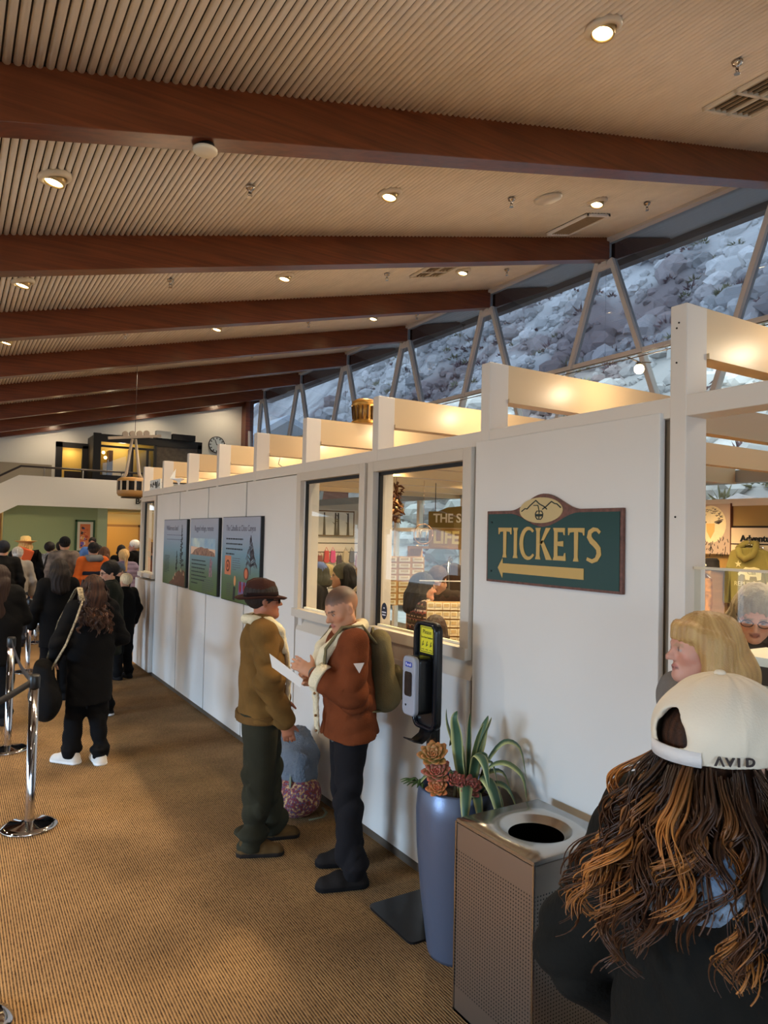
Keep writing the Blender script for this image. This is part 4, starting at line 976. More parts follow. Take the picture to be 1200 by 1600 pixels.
L_ = [(3.6, [(0.02, 0), (0.09, 0.2), (0.12, 0.34), (0.15, 0.42), (0.13, 0.45)], .026), (4.4, [(0.02, 0), (0.07, 0.16), (0.13, 0.26), (0.22, 0.24), (0.27, 0.14)], .026),
      (4.75, [(0.02, 0), (0.10, 0.14), (0.18, 0.12), (0.24, 0.0), (0.27, -0.13)], .030), (5.2, [(0.02, 0), (0.10, 0.17), (0.19, 0.22), (0.28, 0.17), (0.30, 0.05)], .026),
      (5.55, [(0.02, 0), (0.09, 0.2), (0.17, 0.3), (0.25, 0.27), (0.28, 0.12)], .028), (0.2, [(0.02, 0), (0.07, 0.22), (0.11, 0.33), (0.15, 0.38)], .026),
      (1.4, [(0.02, 0), (0.07, 0.2), (0.15, 0.26), (0.2, 0.2)], .024), (2.4, [(0.02, 0), (0.06, 0.24), (0.10, 0.36), (0.11, 0.43)], .022),
      (3.0, [(0.02, 0), (0.09, 0.15), (0.2, 0.17), (0.27, 0.1)], .024), (4.0, [(0.02, 0), (0.10, 0.10), (0.19, 0.12), (0.25, 0.03), (0.25, -0.06)], .026),
      (5.45, [(0.02, 0), (0.12, 0.10), (0.2, 0.08), (0.25, -0.04)], .026), (4.55, [(0.0, 0), (0.04, 0.2), (0.09, 0.33), (0.14, 0.40)], .012), (4.1, [(0.0, 0), (0.03, 0.22), (0.05, 0.36), (0.09, 0.44)], .010), (5.0, [(0.0, 0), (0.05, 0.24), (0.11, 0.38), (0.13, 0.42)], .012), (4.9, [(0.02, 0), (0.07, 0.08), (0.15, 0.12), (0.21, 0.05), (0.22, -0.03)], .022), (5.75, [(0.02, 0), (0.08, 0.13), (0.17, 0.14), (0.22, 0.02)], .022), (4.3, [(0.02, 0), (0.08, 0.06), (0.16, 0.09), (0.22, 0.02), (0.23, -0.08)], .022), (4.6, [(0.02, 0), (0.06, 0.22), (0.15, 0.26), (0.17, 0.17)], .016), (5.3, [(0.02, 0), (0.05, 0.16), (0.12, 0.2), (0.15, 0.1)], .016)]
for az, pts, w_ in L_: strap_leaf((0, 0, 0), az, pts, w_*1.2, ag, cola=random.choice([(70, 100, 76), (58, 88, 66), (92, 112, 74)]), edge=(206, 200, 132))
def rosette(label, loc, r, n, ca, ct, tilt=(0, 0)):
    t = thing('succulent_rosette', label, 'succulent', loc, group='succulent rosettes in the planter')
    V = []; F = []; C = []; o = 0; ca = np.array(lin(ca)); ct = np.array(lin(ct))
    R = Euler((tilt[0], tilt[1], 0)).to_matrix()
    for k in range(n):
        f = k/n; az = k*2.39996; el = 0.25+1.15*f; l = r*(1-0.62*f); w_ = l*0.30
        for i in range(6):
            s_ = i/5; ww = w_*math.sin(PI*min(0.98, 0.12+0.80*s_))**0.7*(0.6 if i == 5 else 1); z = l*s_
            cz = math.cos(el)*z; sz = math.sin(el)*z+0.10*l*s_*s_
            for u in (-1, 0, 1):
                p = Vector((cz, u*ww, sz+(abs(u)*0.25*ww))); p = Matrix.Rotation(az, 3, 'Z') @ p; V.append(tuple(R @ p)); C.append(ca*(1-s_**2.2)+ct*s_**2.2)
        for i in range(5):
            for j in range(2):
                a = o+i*3+j; F.append((a, a+1, a+4, a+3))
        o += 18
    V2 = np.array(V); ob = np_mesh('petals', V2, np.array(F), M_LEAF, t, np.array(C)); ob['kind'] = 'stuff'
    md = ob.modifiers.new('thick', 'SOLIDIFY'); md.thickness = 0.004
    MB().tube([(0, 0, -0.08), (0, 0, 0.01)], 0.008, 8).build('stem', mat('stem', (96, 84, 56), 0.7), t)
rosette('orange-green succulent rosette highest on the hand sanitizer side of the planter', (PX-0.155, PYc+0.0, 0.945), 0.085, 34, (112, 132, 66), (196, 122, 74), (0.5, -0.5))
rosette('pink-red succulent rosette below the topmost orange one in the planter', (PX-0.155, PYc-0.03, 0.875), 0.08, 34, (116, 128, 82), (190, 92, 78), (0.5, -0.5))
rosette('small orange rosette lowest at the planter rim on the wall-poster side', (PX-0.17, PYc-0.06, 0.815), 0.062, 30, (150, 138, 76), (204, 106, 66), (0.5, -0.6))
rosette('dark red succulent rosette at the front rim of the planter', (PX-0.055, PYc-0.14, 0.825), 0.07, 30, (84, 88, 58), (150, 66, 62), (0.7, -0.2))
rosette('dusky red rosette tucked between agave leaves and front rim', (PX-0.10, PYc-0.10, 0.85), 0.055, 24, (96, 92, 62), (172, 84, 76), (0.6, -0.3))
spk = thing('spiky_sprig', 'small dark green spiky sprig sticking out over the planter rim', 'plant', (PX-0.18, PYc+0.05, 0.80))
for a in range(7): strap_leaf((0, 0, 0), 2.6+a*0.25, [(0.0, 0), (0.04, 0.03+0.01*(a % 3)), (0.08, 0.04), (0.11, 0.03)], 0.008, spk, cola=(60, 84, 40), edge=(90, 110, 60))

# ================================================================== hand sanitizer stand
M_PLB = mat('black_plastic', (20, 20, 22), 0.28)
sz = thing('sanitizer_stand', 'black hand sanitizer stand with yellow notice and grey dispenser on a floor plate', 'sanitizer', (2.19, 3.08, 0))
MB().bevbox((-0.01, 0.045, 0.006), (0.37, 0.42, 0.012), 0.035, 5).build('floor_plate', M_PLB, sz)
MB().bb((0.02, -0.045, 0.01), (0.05, 0.045, 1.1)).build('post', M_PLB, sz, bevel=0.006)
RS = rot_from((0, -1, 0), (-1, 0, 0))
def rrect(w, h, r, n=6):
    pts = []
    for (cx, cy, a0) in ((w/2-r, h/2-r, 0), (-w/2+r, h/2-r, PI/2), (-w/2+r, -h/2+r, PI), (w/2-r, -h/2+r, 1.5*PI)):
        for i in range(n+1): a = a0+i*PI/2/n; pts.append((cx+r*math.cos(a), cy+r*math.sin(a)))
    return pts
MB().prism(rrect(0.20, 0.56, 0.05), 0.03, (0.0, 0, 1.27), RS).build('back_panel', M_PLB, sz, bevel=0.006)
rp = MB()
q = rrect(0.20, 0.56, 0.05); q2 = rrect(0.165, 0.525, 0.035)
nn = len(q)
vs = [RS @ Vector((a, b, 0.015))+Vector((0, 0, 1.27)) for a, b in q] + [RS @ Vector((a, b, 0.035))+Vector((0, 0, 1.27)) for a, b in q] + [RS @ Vector((a, b, 0.035))+Vector((0, 0, 1.27)) for a, b in q2] + [RS @ Vector((a, b, 0.015))+Vector((0, 0, 1.27)) for a, b in q2]
rp.add(vs, [(k*nn+i, k*nn+(i+1) % nn, (k+1)*nn+(i+1) % nn, (k+1)*nn+i) for k in range(3) for i in range(nn)], 0, True)
rp.build('raised_rim', mat('gloss_black', (24, 26, 32), 0.15), sz)
lb = MB().prism([(-0.062, -0.07), (0.062, -0.07), (0.062, 0.07), (-0.062, 0.07)], 0.002, (-0.0165, 0, 1.455), RS).build('notice', mat('notice_yellow', (222, 210, 40), 0.4), sz)
fr_ = MB(); strip2(fr_, [(-0.055, -0.063), (0.055, -0.063), (0.055, 0.063), (-0.055, 0.063), (-0.055, -0.063)], 0.003, (-0.0178, 0, 1.455), RS, 0.001); fr_.build('notice_frame', M_BLACK, lb)
text('notice_text', 'Please', 0.032, M_BLACK, lb, Vector((-0.018, 0, 1.495)), RS, 0.0005); text('notice_text', 'Use Hand Sanitizer', 0.0135, M_BLACK, lb, Vector((-0.018, 0, 1.467)), RS, 0.0005)
ic = MB()
for xx in (-0.036, 0.0, 0.036):
    strip2(ic, [(xx-0.005, 1.0-1.0+0.0), (xx+0.004, 0.022)], 0.006, (-0.018, 0, 1.425), RS, 0.001); strip2(ic, [(xx-0.008, -0.004), (xx+0.009, 0.006)], 0.005, (-0.018, 0, 1.425), RS, 0.001); strip2(ic, [(xx-0.012, -0.022), (xx+0.012, -0.022)], 0.004, (-0.018, 0, 1.425), RS, 0.001)
ic.build('notice_icons', mat('icon_olive', (96, 92, 30), 0.5), lb)
ds = MB().prism(rrect(0.115, 0.30, 0.03), 0.085, (-0.058, 0.0, 1.225), RS).build('dispenser_body', M_PLB, sz, bevel=0.008)
MB().prism(rrect(0.118, 0.305, 0.032), 0.03, (-0.115, 0.0, 1.225), RS).build('dispenser_cover', mat('cover_grey', (150, 152, 162), 0.35), sz, bevel=0.008)
MB().prism(rrect(0.066, 0.125, 0.014), 0.004, (-0.131, 0.0, 1.235), RS).build('refill_window', mat('window_smoke', (24, 24, 28), 0.1), sz)
MB().prism(rrect(0.062, 0.026, 0.008), 0.002, (-0.1308, 0.0, 1.335), RS).build('badge', mat('badge_blue', (30, 60, 160), 0.4), sz)
text('badge_text', 'Purell', 0.022, mat('print_white', (236, 236, 240), 0.4), sz, Vector((-0.1322, 0, 1.335)), RS, 0.0004)
MB().cyl((-0.131, 0.02, 1.125), 0.006, 0.003, 10, 0, Matrix.Rotation(PI/2, 3, 'Y')).build('sensor_dot', M_BLACK, sz)
MB().add([(0.0, -0.05, 1.02), (0.0, 0.05, 1.02), (-0.025, 0.05, 0.96), (-0.025, -0.05, 0.96), (-0.07, 0.05, 0.935), (-0.07, -0.05, 0.935), (-0.12, 0.05, 0.95), (-0.12, -0.05, 0.95)], [(0,1,2,3), (3,2,4,5), (5,4,6,7)], 0, True).build('drip_tray', M_PLB, sz).modifiers.new('t', 'SOLIDIFY').thickness = 0.006
MB().bb((-0.012, -0.05, 0.95), (0.02, 0.05, 1.03)).build('tray_bracket', M_PLB, sz)

# ================================================================== queue stanchions and belts
M_BELT = mat('belt_black', (40, 38, 38), 0.7)
stl = [((0.53, 5.32), 'chrome queue post nearest the camera, belt running down to the frame edge'), ((0.52, 7.23), 'chrome queue post second from the camera behind the nearest one'),
       ((1.0, 11.0), 'chrome queue post by the black-coated woman with the patterned strap'), ((1.35, 13.7), 'chrome queue post standing behind the fair-haired queue posts row, third base back'), ((1.56, 15.3), 'farthest chrome queue post, base beside white sneakers'),
       ((0.12, 3.30), 'chrome queue post whose base rim enters at the bottom corner'), ((0.70, 11.7), 'slim chrome queue post at the edge beside the dark-coated back')]
sproto = None
for (x, y), lab in stl:
    r = thing('queue_post', lab, 'stanchion', (x, y, 0), group='chrome queue posts')
    if sproto is None:
        a = MB().lathe([(0, 0), (0.172, 0), (0.178, 0.006), (0.176, 0.014), (0.14, 0.026), (0.06, 0.034), (0.034, 0.045), (0, 0.045)], n=48).build('base', M_CHROME, r)
        b = MB().lathe([(0.031, 0.04), (0.031, 0.93), (0, 0.93)], n=24).build('pole', M_CHROME, r)
        c = MB().lathe([(0, 0.925), (0.034, 0.925), (0.036, 0.93), (0.036, 1.0), (0.03, 1.012), (0, 1.014)], n=24).build('belt_head', mat('head_black', (30, 30, 30), 0.35), r)
        sproto = (a, b, c)
    else:
        for q in sproto: copy_of(q, r)
def belt(label, p, q, sag):
    mb = MB(); p, q = Vector(p), Vector(q); d = (q-p); d.z = 0; nrm = Vector((-d.y, d.x, 0)).normalized()*0.0012; N_ = 12
    vs = []
    for i in range(N_+1):
        u = i/N_; c = p.lerp(q, u); c.z -= sag*4*u*(1-u)
        for s_ in (-1, 1):
            for e in (-1, 1): vs.append(c+Vector((0, 0, e*0.024))+nrm*s_)
    fs = []
    for i in range(N_):
        a = i*4
        for (m_, n_) in ((0, 1), (1, 3), (3, 2), (2, 0)): fs.append((a+m_, a+n_, a+4+n_, a+4+m_))
    mb.add(vs, fs, 0, True)
    t = mb.build('queue_belt', M_BELT); tag(t, label, 'belt', 'queue belts')
belt('black belt sagging between the two nearest queue posts', (0.523, 7.185, 0.965), (0.527, 5.365, 0.965), 0.06)
belt('black belt running from the nearest queue post out of frame', (0.50, 5.28, 0.965), (-0.95, 3.9, 0.80), 0.10)
belt('black belt linking the dim queue posts farther back', (0.99, 11.04, 0.965), (0.71, 11.66, 0.965), 0.02)

# ================================================================== hanging cable-car model, clock, framed art
gm = thing('cable_car_model', 'hanging model of a round yellow cable car with white arms near the gallery', 'model', (2.95, 14.0, 2.62))
M_GY = mat('car_gold', (176, 134, 76), 0.35); M_GW = mat('car_white', (196, 180, 158), 0.5)
MB().lathe([(0, 0.0), (0.16, 0.0), (0.25, 0.025), (0.275, 0.07), (0.275, 0.12), (0.272, 0.13)], n=28).lathe([(0.272, 0.30), (0.27, 0.335), (0.22, 0.37), (0.1, 0.385), (0, 0.385)], n=28).build('cabin_shell', M_GY, gm)
MB().lathe([(0.262, 0.12), (0.262, 0.31)], n=28).build('cabin_glass', mat('car_glass', (34, 30, 26), 0.1), gm)
for k in range(12):
    a = 2*PI*k/12; MB().box((0.268*math.cos(a), 0.268*math.sin(a), 0.215), (0.02, 0.035, 0.19), 0, Matrix.Rotation(a, 3, 'Z')).build('window_post', M_GW, gm)
MB().lathe([(0, -0.012), (0.2, -0.012), (0.2, 0.0), (0, 0.0)], n=24).build('underside', mat('car_under', (52, 44, 36), 0.6), gm)
for s_ in (-1, 1):
    MB().tube([(s_*0.17, 0, 0.36), (s_*0.12, 0, 0.45), (s_*0.03, 0, 1.12)], [0.035, 0.03, 0.026], 8).build('hanger_arm', M_GW, gm)
MB().box((0.02, 0, 1.16), (0.98, 0.05, 0.05), 0, Matrix.Rotation(-0.13, 3, 'Y')).build('truck_bar', M_GW, gm)
for k in range(4): MB().cyl((-0.16+k*0.13, 0, 1.22+(-0.16+k*0.13)*0.13), 0.055, 0.04, 16, 0, Matrix.Rotation(PI/2, 3, 'X')).build('wheel', M_GW, gm)
MB().tube([(0.02, 0, 1.2), (0.02, 0, ZC(2.97)-2.62-0.03)], 0.004, 5).build('wire', M_CABLE, gm)
ck = thing('wall_clock', 'round white wall clock on the far end wall above the gallery', 'clock', (7.5, 22.985, 4.9))
RC = rot_from((1, 0, 0), (0, -1, 0))
MB().cyl((0, 0, 0), 0.27, 0.03, 36, 0, RC).build('dial', mat('dial', (204, 212, 214), 0.4), ck)
MB().lathe([(0.255, 0.01), (0.275, 0.012), (0.28, -0.01), (0.275, 0.03), (0.255, 0.028)], (0, -0.01, 0), 36, 0, RC).build('bezel', M_RAIL, ck)
hm = MB()
for k in range(12):
    a = k*PI/6; hm.box((0.215*math.sin(a), -0.018, 0.215*math.cos(a)), (0.03, 0.006, 0.055), 0, Matrix.Rotation(a, 3, 'Y'))
hm.build('hour_marks', M_BLACK, ck)
MB().box((-0.03, -0.024, 0.08), (0.02, 0.006, 0.19), 0, Matrix.Rotation(-0.35, 3, 'Y')).build('minute_hand', M_BLACK, ck); MB().box((0.045, -0.022, 0.0), (0.1, 0.006, 0.025)).build('hour_hand', M_BLACK, ck)
fa = thing('framed_art', 'tall green framed abstract print on the sage wall under the gallery', 'picture', (3.17, 20.735, 1.807))
MB().bb((-0.25, -0.03, -0.44), (-0.2, 0.005, 0.44)).bb((0.2, -0.03, -0.44), (0.25, 0.005, 0.44)).bb((-0.25, -0.03, 0.39), (0.25, 0.005, 0.44)).bb((-0.25, -0.03, -0.44), (0.25, 0.005, -0.39)).build('frame', mat('frame_green', (52, 82, 40), 0.4), fa)
MB().bb((-0.2, -0.01, -0.39), (0.2, 0.0, 0.39)).build('mat_board', mat('mat_pale', (214, 206, 178), 0.6), fa)
cols = [(206, 104, 54), (224, 140, 84), (60, 66, 140), (232, 200, 170), (120, 92, 170), (180, 70, 50), (70, 50, 46), (230, 170, 90)]
for k in range(26):
    f = MB(); cx = random.uniform(-0.09, 0.09); cz = random.uniform(-0.29, 0.29); rr = random.uniform(0.02, 0.055)
    f.prism([(min(0.13, max(-0.13, cx+rr*random.uniform(.6, 1.5)*math.cos(2*PI*i/7))), min(0.33, max(-0.33, cz+rr*random.uniform(.6, 1.3)*math.sin(2*PI*i/7)))) for i in range(7)], 0.001, (0, -0.0125-0.0002*k, 0), RC)
    if k == 0: MB().bb((-0.13, -0.012, -0.33), (0.13, -0.009, 0.33)).build('print', mat('print_base', (214, 120, 66), 0.6), fa)
    f.build('shape', mat('art%d' % (k % 8), cols[k % 8], 0.6), fa)
ct = thing('ticket_counter', 'long pale service counter in front of the sage wall', 'counter', (2.6, 18.2, 0))
MB().bb((-1.6, 0, 0), (1.4, 0.6, 1.0)).build('body', M_TRIM, ct); MB().bb((-1.7, -0.08, 1.0), (1.5, 0.65, 1.05)).build('top', M_CREAM, ct)
# ================================================================== the shop behind the partition
M_SHELF = mat('honey_wood', (204, 160, 98), 0.5, noise=0.12, nscale=3, stretch=(1, 10, 10)); M_CARD = mat('card_cream', (240, 232, 206), 0.6); M_CARDP = mat('card_print', (206, 186, 140), 0.6)
def grid_rack(name, label, cat, loc, w, h, nx, nz, rotz, card=(0.8, 0.7), legs=True):
    r = thing(name, label, cat, loc, rotz)
    z0 = 0.0
    MB().bb((-w/2, 0.02, 0), (w/2, 0.05, h)).build('back', M_SHELF, r)
    if legs: MB().bb((-w/2, 0, -loc[2]), (-w/2+0.04, 0.06, 0)).bb((w/2-0.04, 0, -loc[2]), (w/2, 0.06, 0)).build('legs', M_SHELF, r)
    c0 = None
    for i in range(nx):
        for k in range(nz):
            x = -w/2+(i+0.5)*w/nx; z = (k+0.5)*h/nz
            if c0 is None:
                c0 = MB().box((0, 0, 0), (w/nx*card[0], 0.012, h/nz*card[1])).box((0, -0.0075, h/nz*0.1), (w/nx*card[0]*.7, 0.003, h/nz*card[1]*.45), 1).build('card', [M_CARD, M_CARDP], r); c0.location = (x, 0.008, z)
            else: copy_of(c0, r, (x, 0.008, z))
    return r
# rotz so that the front (-y) faces the camera side
grid_rack('card_rack', 'tall rack of small cream cards just inside the big shop window', 'rack', (4.25, 6.75, 1.22), 0.78, 0.55, 5, 8, -0.35)
grid_rack('display_stand', 'clear-topped stand of small cream boxed cards beside the fair-isle sweater', 'display', (3.28, 4.40, 1.17), 0.30, 0.33, 5, 5, -0.5, (0.92, 0.8), False)
r = thing('acrylic_header', 'clear acrylic header sheet standing on the boxed card display', 'header', (3.27, 4.46, 1.54), -0.5); MB().bb((-0.17, 0, 0), (0.17, 0.006, 0.12)).build('sheet', M_GLASS, r); MB().bb((-0.17, -0.002, 0.115), (0.17, 0.008, 0.122)).build('sheet_edge', mat('edge_light', (220, 220, 214), 0.3), r)
r = thing('display_table', 'low wooden merchandise table inside the big shop window', 'table', (3.28, 4.35, 0)); MB().bb((-0.3, -0.35, 1.12), (0.35, 0.3, 1.17)).build('top', M_SHELF, r)
for sx in (-0.25, 0.3):
    for sy in (-0.3, 0.25): MB().bb((sx-0.03, sy-0.03, 0), (sx+0.03, sy+0.03, 1.12)).build('leg', M_SHELF, r)
r = thing('red_basket', 'dark red woven basket low in the corner of the big shop window', 'basket', (3.5, 4.18, 1.17)); MB().lathe([(0, 0), (0.11, 0), (0.14, 0.2), (0.15, 0.21), (0.13, 0.2), (0.1, 0.02), (0, 0.02)], n=20).build('body', mat('basket_weave', (150, 44, 36), 0.8, noise=0.3, nscale=40, bump=0.5, bscale=80), r)
r = thing('shop_sign', 'olive hanging shop sign with pale lettering seen through the big window', 'sign', (5.97, 7.72, 2.255), 0.0)
RSN = rot_from((0.42, -0.9, 0), (-0.9, -0.42, 0))
MB().prism([(-0.5, -0.13), (0.62, -0.13), (0.62, 0.1), (0.35, 0.1), (0.2, 0.155), (0.0, 0.17), (-0.2, 0.155), (-0.35, 0.1), (-0.5, 0.1)], 0.03, (0, 0, 0), RSN).build('board', mat('sign_olive', (128, 108, 40), 0.5), r)
text('lettering', 'THE SIMPLE', 0.17, mat('letter_white', (240, 234, 214), 0.5), r, RSN @ Vector((-0.42, 0.0, 0.017)), RSN, 0.002, bold=0.004, align='LEFT')
text('lettering', 'LIFE', 0.24, mat('letter_gold', (232, 214, 130), 0.5), r, RSN @ Vector((-0.42, -0.27, 0.017)), RSN, 0.002, bold=0.008, align='LEFT')
MB().box(RSN @ Vector((0.05, -0.27, -0.01)), (0.02, 1.1, 0.27), 0, Matrix.Rotation(math.atan2(0.42, 0.9), 3, 'Z')).build('lower_board', mat('sign_tan2', (176, 140, 70), 0.5), r)
for q in (-0.4, 0.5): MB().tube([RSN @ Vector((q, 0.1, 0)), RSN @ Vector((q, 0.5, 0))], 0.006, 6).build('hanger', M_CABLE, r)
def shelf_unit(label, loc, w, d, h, n, rotz=0.0):
    r = thing('wall_shelf', label, 'shelf', loc, rotz)
    MB().bb((-w/2, -d/2, 0), (-w/2+0.03, d/2, h)).build('side', M_SHELF, r); MB().bb((w/2-0.03, -d/2, 0), (w/2, d/2, h)).build('side', M_SHELF, r)
    for k in range(n+1): MB().bb((-w/2, -d/2, k*(h-0.03)/n), (w/2, d/2, k*(h-0.03)/n+0.03)).build('shelf_board', M_SHELF, r)
    return r
shelf_unit('honey wood shelf of folded clothes behind the shop counter', (6.05, 8.1, 0), 1.1, 0.4, 1.86, 4, -1.1)
FC = [(196, 176, 140), (86, 84, 90), (120, 132, 148), (226, 216, 196), (150, 110, 70), (60, 62, 72), (180, 160, 150), (112, 120, 96)]
folded = None
for k in range(24):
    lvl = k//6; i = k % 6
    z = [0.46, 0.92, 1.38, 1.86][lvl]+0.02+0.055*(i//3); lx = -0.36+0.36*(i % 3)
    x = 6.05+lx*math.cos(-1.1); y = 8.1+lx*math.sin(-1.1)
    t = thing('folded_shirt', '%s folded garment in a stack on the %s board of the honey wood shelf' % (['tan', 'charcoal', 'grey-blue', 'cream', 'brown', 'navy', 'mauve', 'sage'][k % 8], ['lowest', 'second', 'third', 'top'][lvl]), 'garment', (x, y, z), -1.1, 'folded garments on the honey wood shelf')
    MB().bevbox((0, 0, 0.024), (0.27, 0.32, 0.046), 0.03, 3).build('garment', mat('fold%d' % (k % 8), FC[k % 8], 0.9), t, bevel=0.012)
r = thing('dried_wreath', 'tangled brown and white dried wreath hanging above the card rack', 'wreath', (5.0, 7.85, 2.42))
wr = MB()
for k in range(70):
    a = random.random()*2*PI; rr = 0.2+random.uniform(-.07, .07); p = Vector((rr*math.cos(a)*0.7, rr*math.cos(a)*0.9, rr*math.sin(a))); q = p+Vector([random.uniform(-.12, .12) for _ in range(3)])
    wr.tube([p, (p+q)/2+Vector((0, 0, 0.02)), q], [0.014, 0.018, 0.004], 5)
wr.build('twigs', mat('twig', (118, 78, 46), 0.9, noise=0.5, nscale=20), r)
wr = MB()
for k in range(26):
    a = random.random()*2*PI; rr = 0.2; wr.sphere((rr*math.cos(a)*0.7+random.uniform(-.06, .06), rr*math.cos(a)*0.9+random.uniform(-.06, .06), rr*math.sin(a)+random.uniform(-.06, .06)), random.uniform(.014, .03), 6, 4)
wr.build('pale_buds', mat('bud', (226, 204, 160), 0.8), r); MB().tube([(0, 0, 0.2), (0, 0, 0.36)], 0.004, 5).build('cord', M_CABLE, r)
r = thing('ring_ornament', 'thin wire ring ornament hanging in front of the back doors', 'ornament', (5.2, 7.5, 2.03)); 
MB().tube([(0.13*math.cos(2*PI*i/24)*0.55, -0.13*math.cos(2*PI*i/24)*0.83, 0.13*math.sin(2*PI*i/24)) for i in range(25)], 0.006, 5).tube([(0, 0, 0.13), (0, 0, 0.69)], 0.003, 5).build('ring', mat('wire_tan', (150, 116, 84), 0.5), r)
MB().tube([(-0.03, 0.03, -0.09), (-0.02, 0.02, 0.06)], 0.008, 5).tube([(0.02, -0.03, -0.09), (0.03, -0.04, 0.05)], 0.008, 5).tube([(-0.05, 0.06, 0.05), (0.06, -0.08, 0.06)], 0.006, 5).build('charm', mat('charm_grey', (140, 130, 120), 0.5), r)
# coats on a rail
rk = thing('coat_rail', 'steel garment rail of dark coats behind the shop counter', 'rail', (5.0, 6.65, 0), 0.9)
MB().tube([(-0.4, 0, 0), (-0.4, 0, 1.75), (0.4, 0, 1.75), (0.4, 0, 0)], 0.014, 8).build('rail_frame', M_CHROME, rk)
MB().bb((-0.45, -0.25, 0.0), (-0.35, 0.25, 0.04)).bb((0.35, -0.25, 0.0), (0.45, 0.25, 0.04)).build('feet', M_BLACK, rk)
for k in range(6):
    ca, sa = math.cos(0.9), math.sin(0.9); lx = -0.3+0.12*k
    t = thing('hanging_coat', '%s coat hanging on the garment rail, %s along it' % (['dark brown', 'black', 'charcoal', 'brown', 'navy', 'black'][k], ['first', 'second', 'third', 'fourth', 'fifth', 'last'][k]), 'coat', (5.0+lx*ca, 6.65+lx*sa, 1.74), 0.9, 'coats on the garment rail')
    MB().prism([(-0.06, 0), (0.06, 0), (0.24, -0.09), (0.27, -0.55), (0.18, -0.55), (0.19, -0.85), (-0.19, -0.85), (-0.18, -0.55), (-0.27, -0.55), (-0.24, -0.09)], 0.07, (0, 0, -0.05), rot_from((0, 1, 0), (1, 0, 0)), 0).build('coat', mat('coat%d' % k, [(60, 40, 28), (24, 22, 22), (44, 42, 42), (84, 56, 34), (34, 38, 52), (26, 24, 24)][k], 0.9), t, bevel=0.015)
    MB().tube([(0, 0, -0.03), (0, 0, 0.02), (0.0, 0.015, 0.03)], 0.004, 5).build('hook', M_CHROME, t)
# picture and hanging goods on the end wall
r = thing('tree_picture', 'wide monochrome print of bare trees on the shop end wall', 'picture', (7.42, 14.18, 2.25))
MB().bb((-0.47, -0.03, -0.29), (0.47, 0.0, 0.29)).build('frame', mat('frame_tan', (120, 92, 60), 0.5), r); MB().bb((-0.44, -0.036, -0.26), (0.44, -0.028, 0.26)).build('print', mat('photo_pale', (214, 206, 190), 0.5, noise=0.15, nscale=4), r)
tr = MB()
for x in (-0.3, -0.02, 0.05, 0.3):
    tr.prism([(x-0.03, -0.26), (x+0.04, -0.26), (x+0.015, 0.24), (x-0.015, 0.24)], 0.002, (0, -0.038, 0), RC)
for k in range(14):
    x = random.choice((-0.02, 0.05, 0.3)); z = random.uniform(-0.1, 0.2); tr.prism([(x, z), (x+random.uniform(-.13, .13), z+0.08), (x+0.02, z+0.02)], 0.002, (0, -0.038, 0), RC)
tr.build('tree_shapes', mat('photo_dark', (72, 62, 54), 0.6), r)
r = thing('round_speaker', 'small dark round wall speaker beside the tree print', 'speaker', (8.1, 14.18, 2.5)); MB().cyl((0, -0.05, 0), 0.09, 0.1, 20, 0, RC).build('body', mat('spk_brown', (70, 44, 38), 0.5), r)
r = thing('slat_panel', 'cream slatted display board under the tree print', 'display', (7.2, 14.1, 0.5)); MB().bb((-0.9, 0, 0), (0.9, 0.08, 1.42)).build('board', M_CREAM, r)
for k in range(7): MB().bb((-0.9, -0.008, 0.1+0.2*k), (0.9, 0.0, 0.118+0.2*k)).build('slot', M_DARK, r)
hc = [(206, 84, 40), (64, 70, 74), (40, 120, 140), (120, 40, 44), (196, 50, 60), (214, 60, 130), (60, 40, 60), (200, 180, 150), (90, 96, 120), (160, 60, 50)]
hn = ['orange', 'slate', 'teal', 'maroon', 'scarlet', 'hot pink', 'plum', 'cream', 'denim', 'brick red']
for k in range(10):
    x = 6.5+0.16*k; z = 1.66-0.1*(k % 3 == 0)
    t = thing('hanging_bag', '%s cloth bag hanging on the slatted board under the tree print' % hn[k], 'bag', (x, 14.03, z), 0, 'cloth bags on the slatted board')
    MB().prism([(-0.05, -0.02), (-0.07, -0.26), (-0.03, -0.29), (0.03, -0.29), (0.07, -0.26), (0.05, -0.02)], 0.05, (0, 0, 0), RC).build('pouch', mat('bag%d' % k, hc[k], 0.8), t, bevel=0.012)
    MB().tube([(-0.04, 0, -0.02), (0, 0.02, 0.06), (0.04, 0, -0.02)], 0.006, 5).build('strap', mat('bag%d' % k, hc[k], 0.8), t)
r = thing('curved_chair_back', 'white bent hoop chair back seen low in the far shop window', 'chair', (3.2, 5.62, 0))
MB().tube([(-0.06, 0.2, 0.45), (-0.06, 0.19, 1.2), (-0.02, 0.12, 1.45), (0, 0, 1.54), (-0.02, -0.12, 1.45), (-0.06, -0.19, 1.2), (-0.06, -0.2, 0.45)], 0.018, 8).build('hoop', mat('hoop_white', (236, 226, 200), 0.4), r)
MB().bevbox((0.12, 0, 0.46), (0.42, 0.44, 0.05), 0.08, 4).build('seat', mat('hoop_white', (236, 226, 200), 0.4), r)
for (sx, sy) in ((-0.05, -0.18), (-0.05, 0.18), (0.3, -0.18), (0.3, 0.18)): MB().tube([(sx, sy, 0), (sx, sy, 0.45)], 0.016, 8).build('leg', mat('hoop_white', (236, 226, 200), 0.4), r)
shelf_unit('honey wood shelf at the far shop window with bottles', (4.0, 8.9, 0), 0.9, 0.3, 1.62, 4, -1.0)
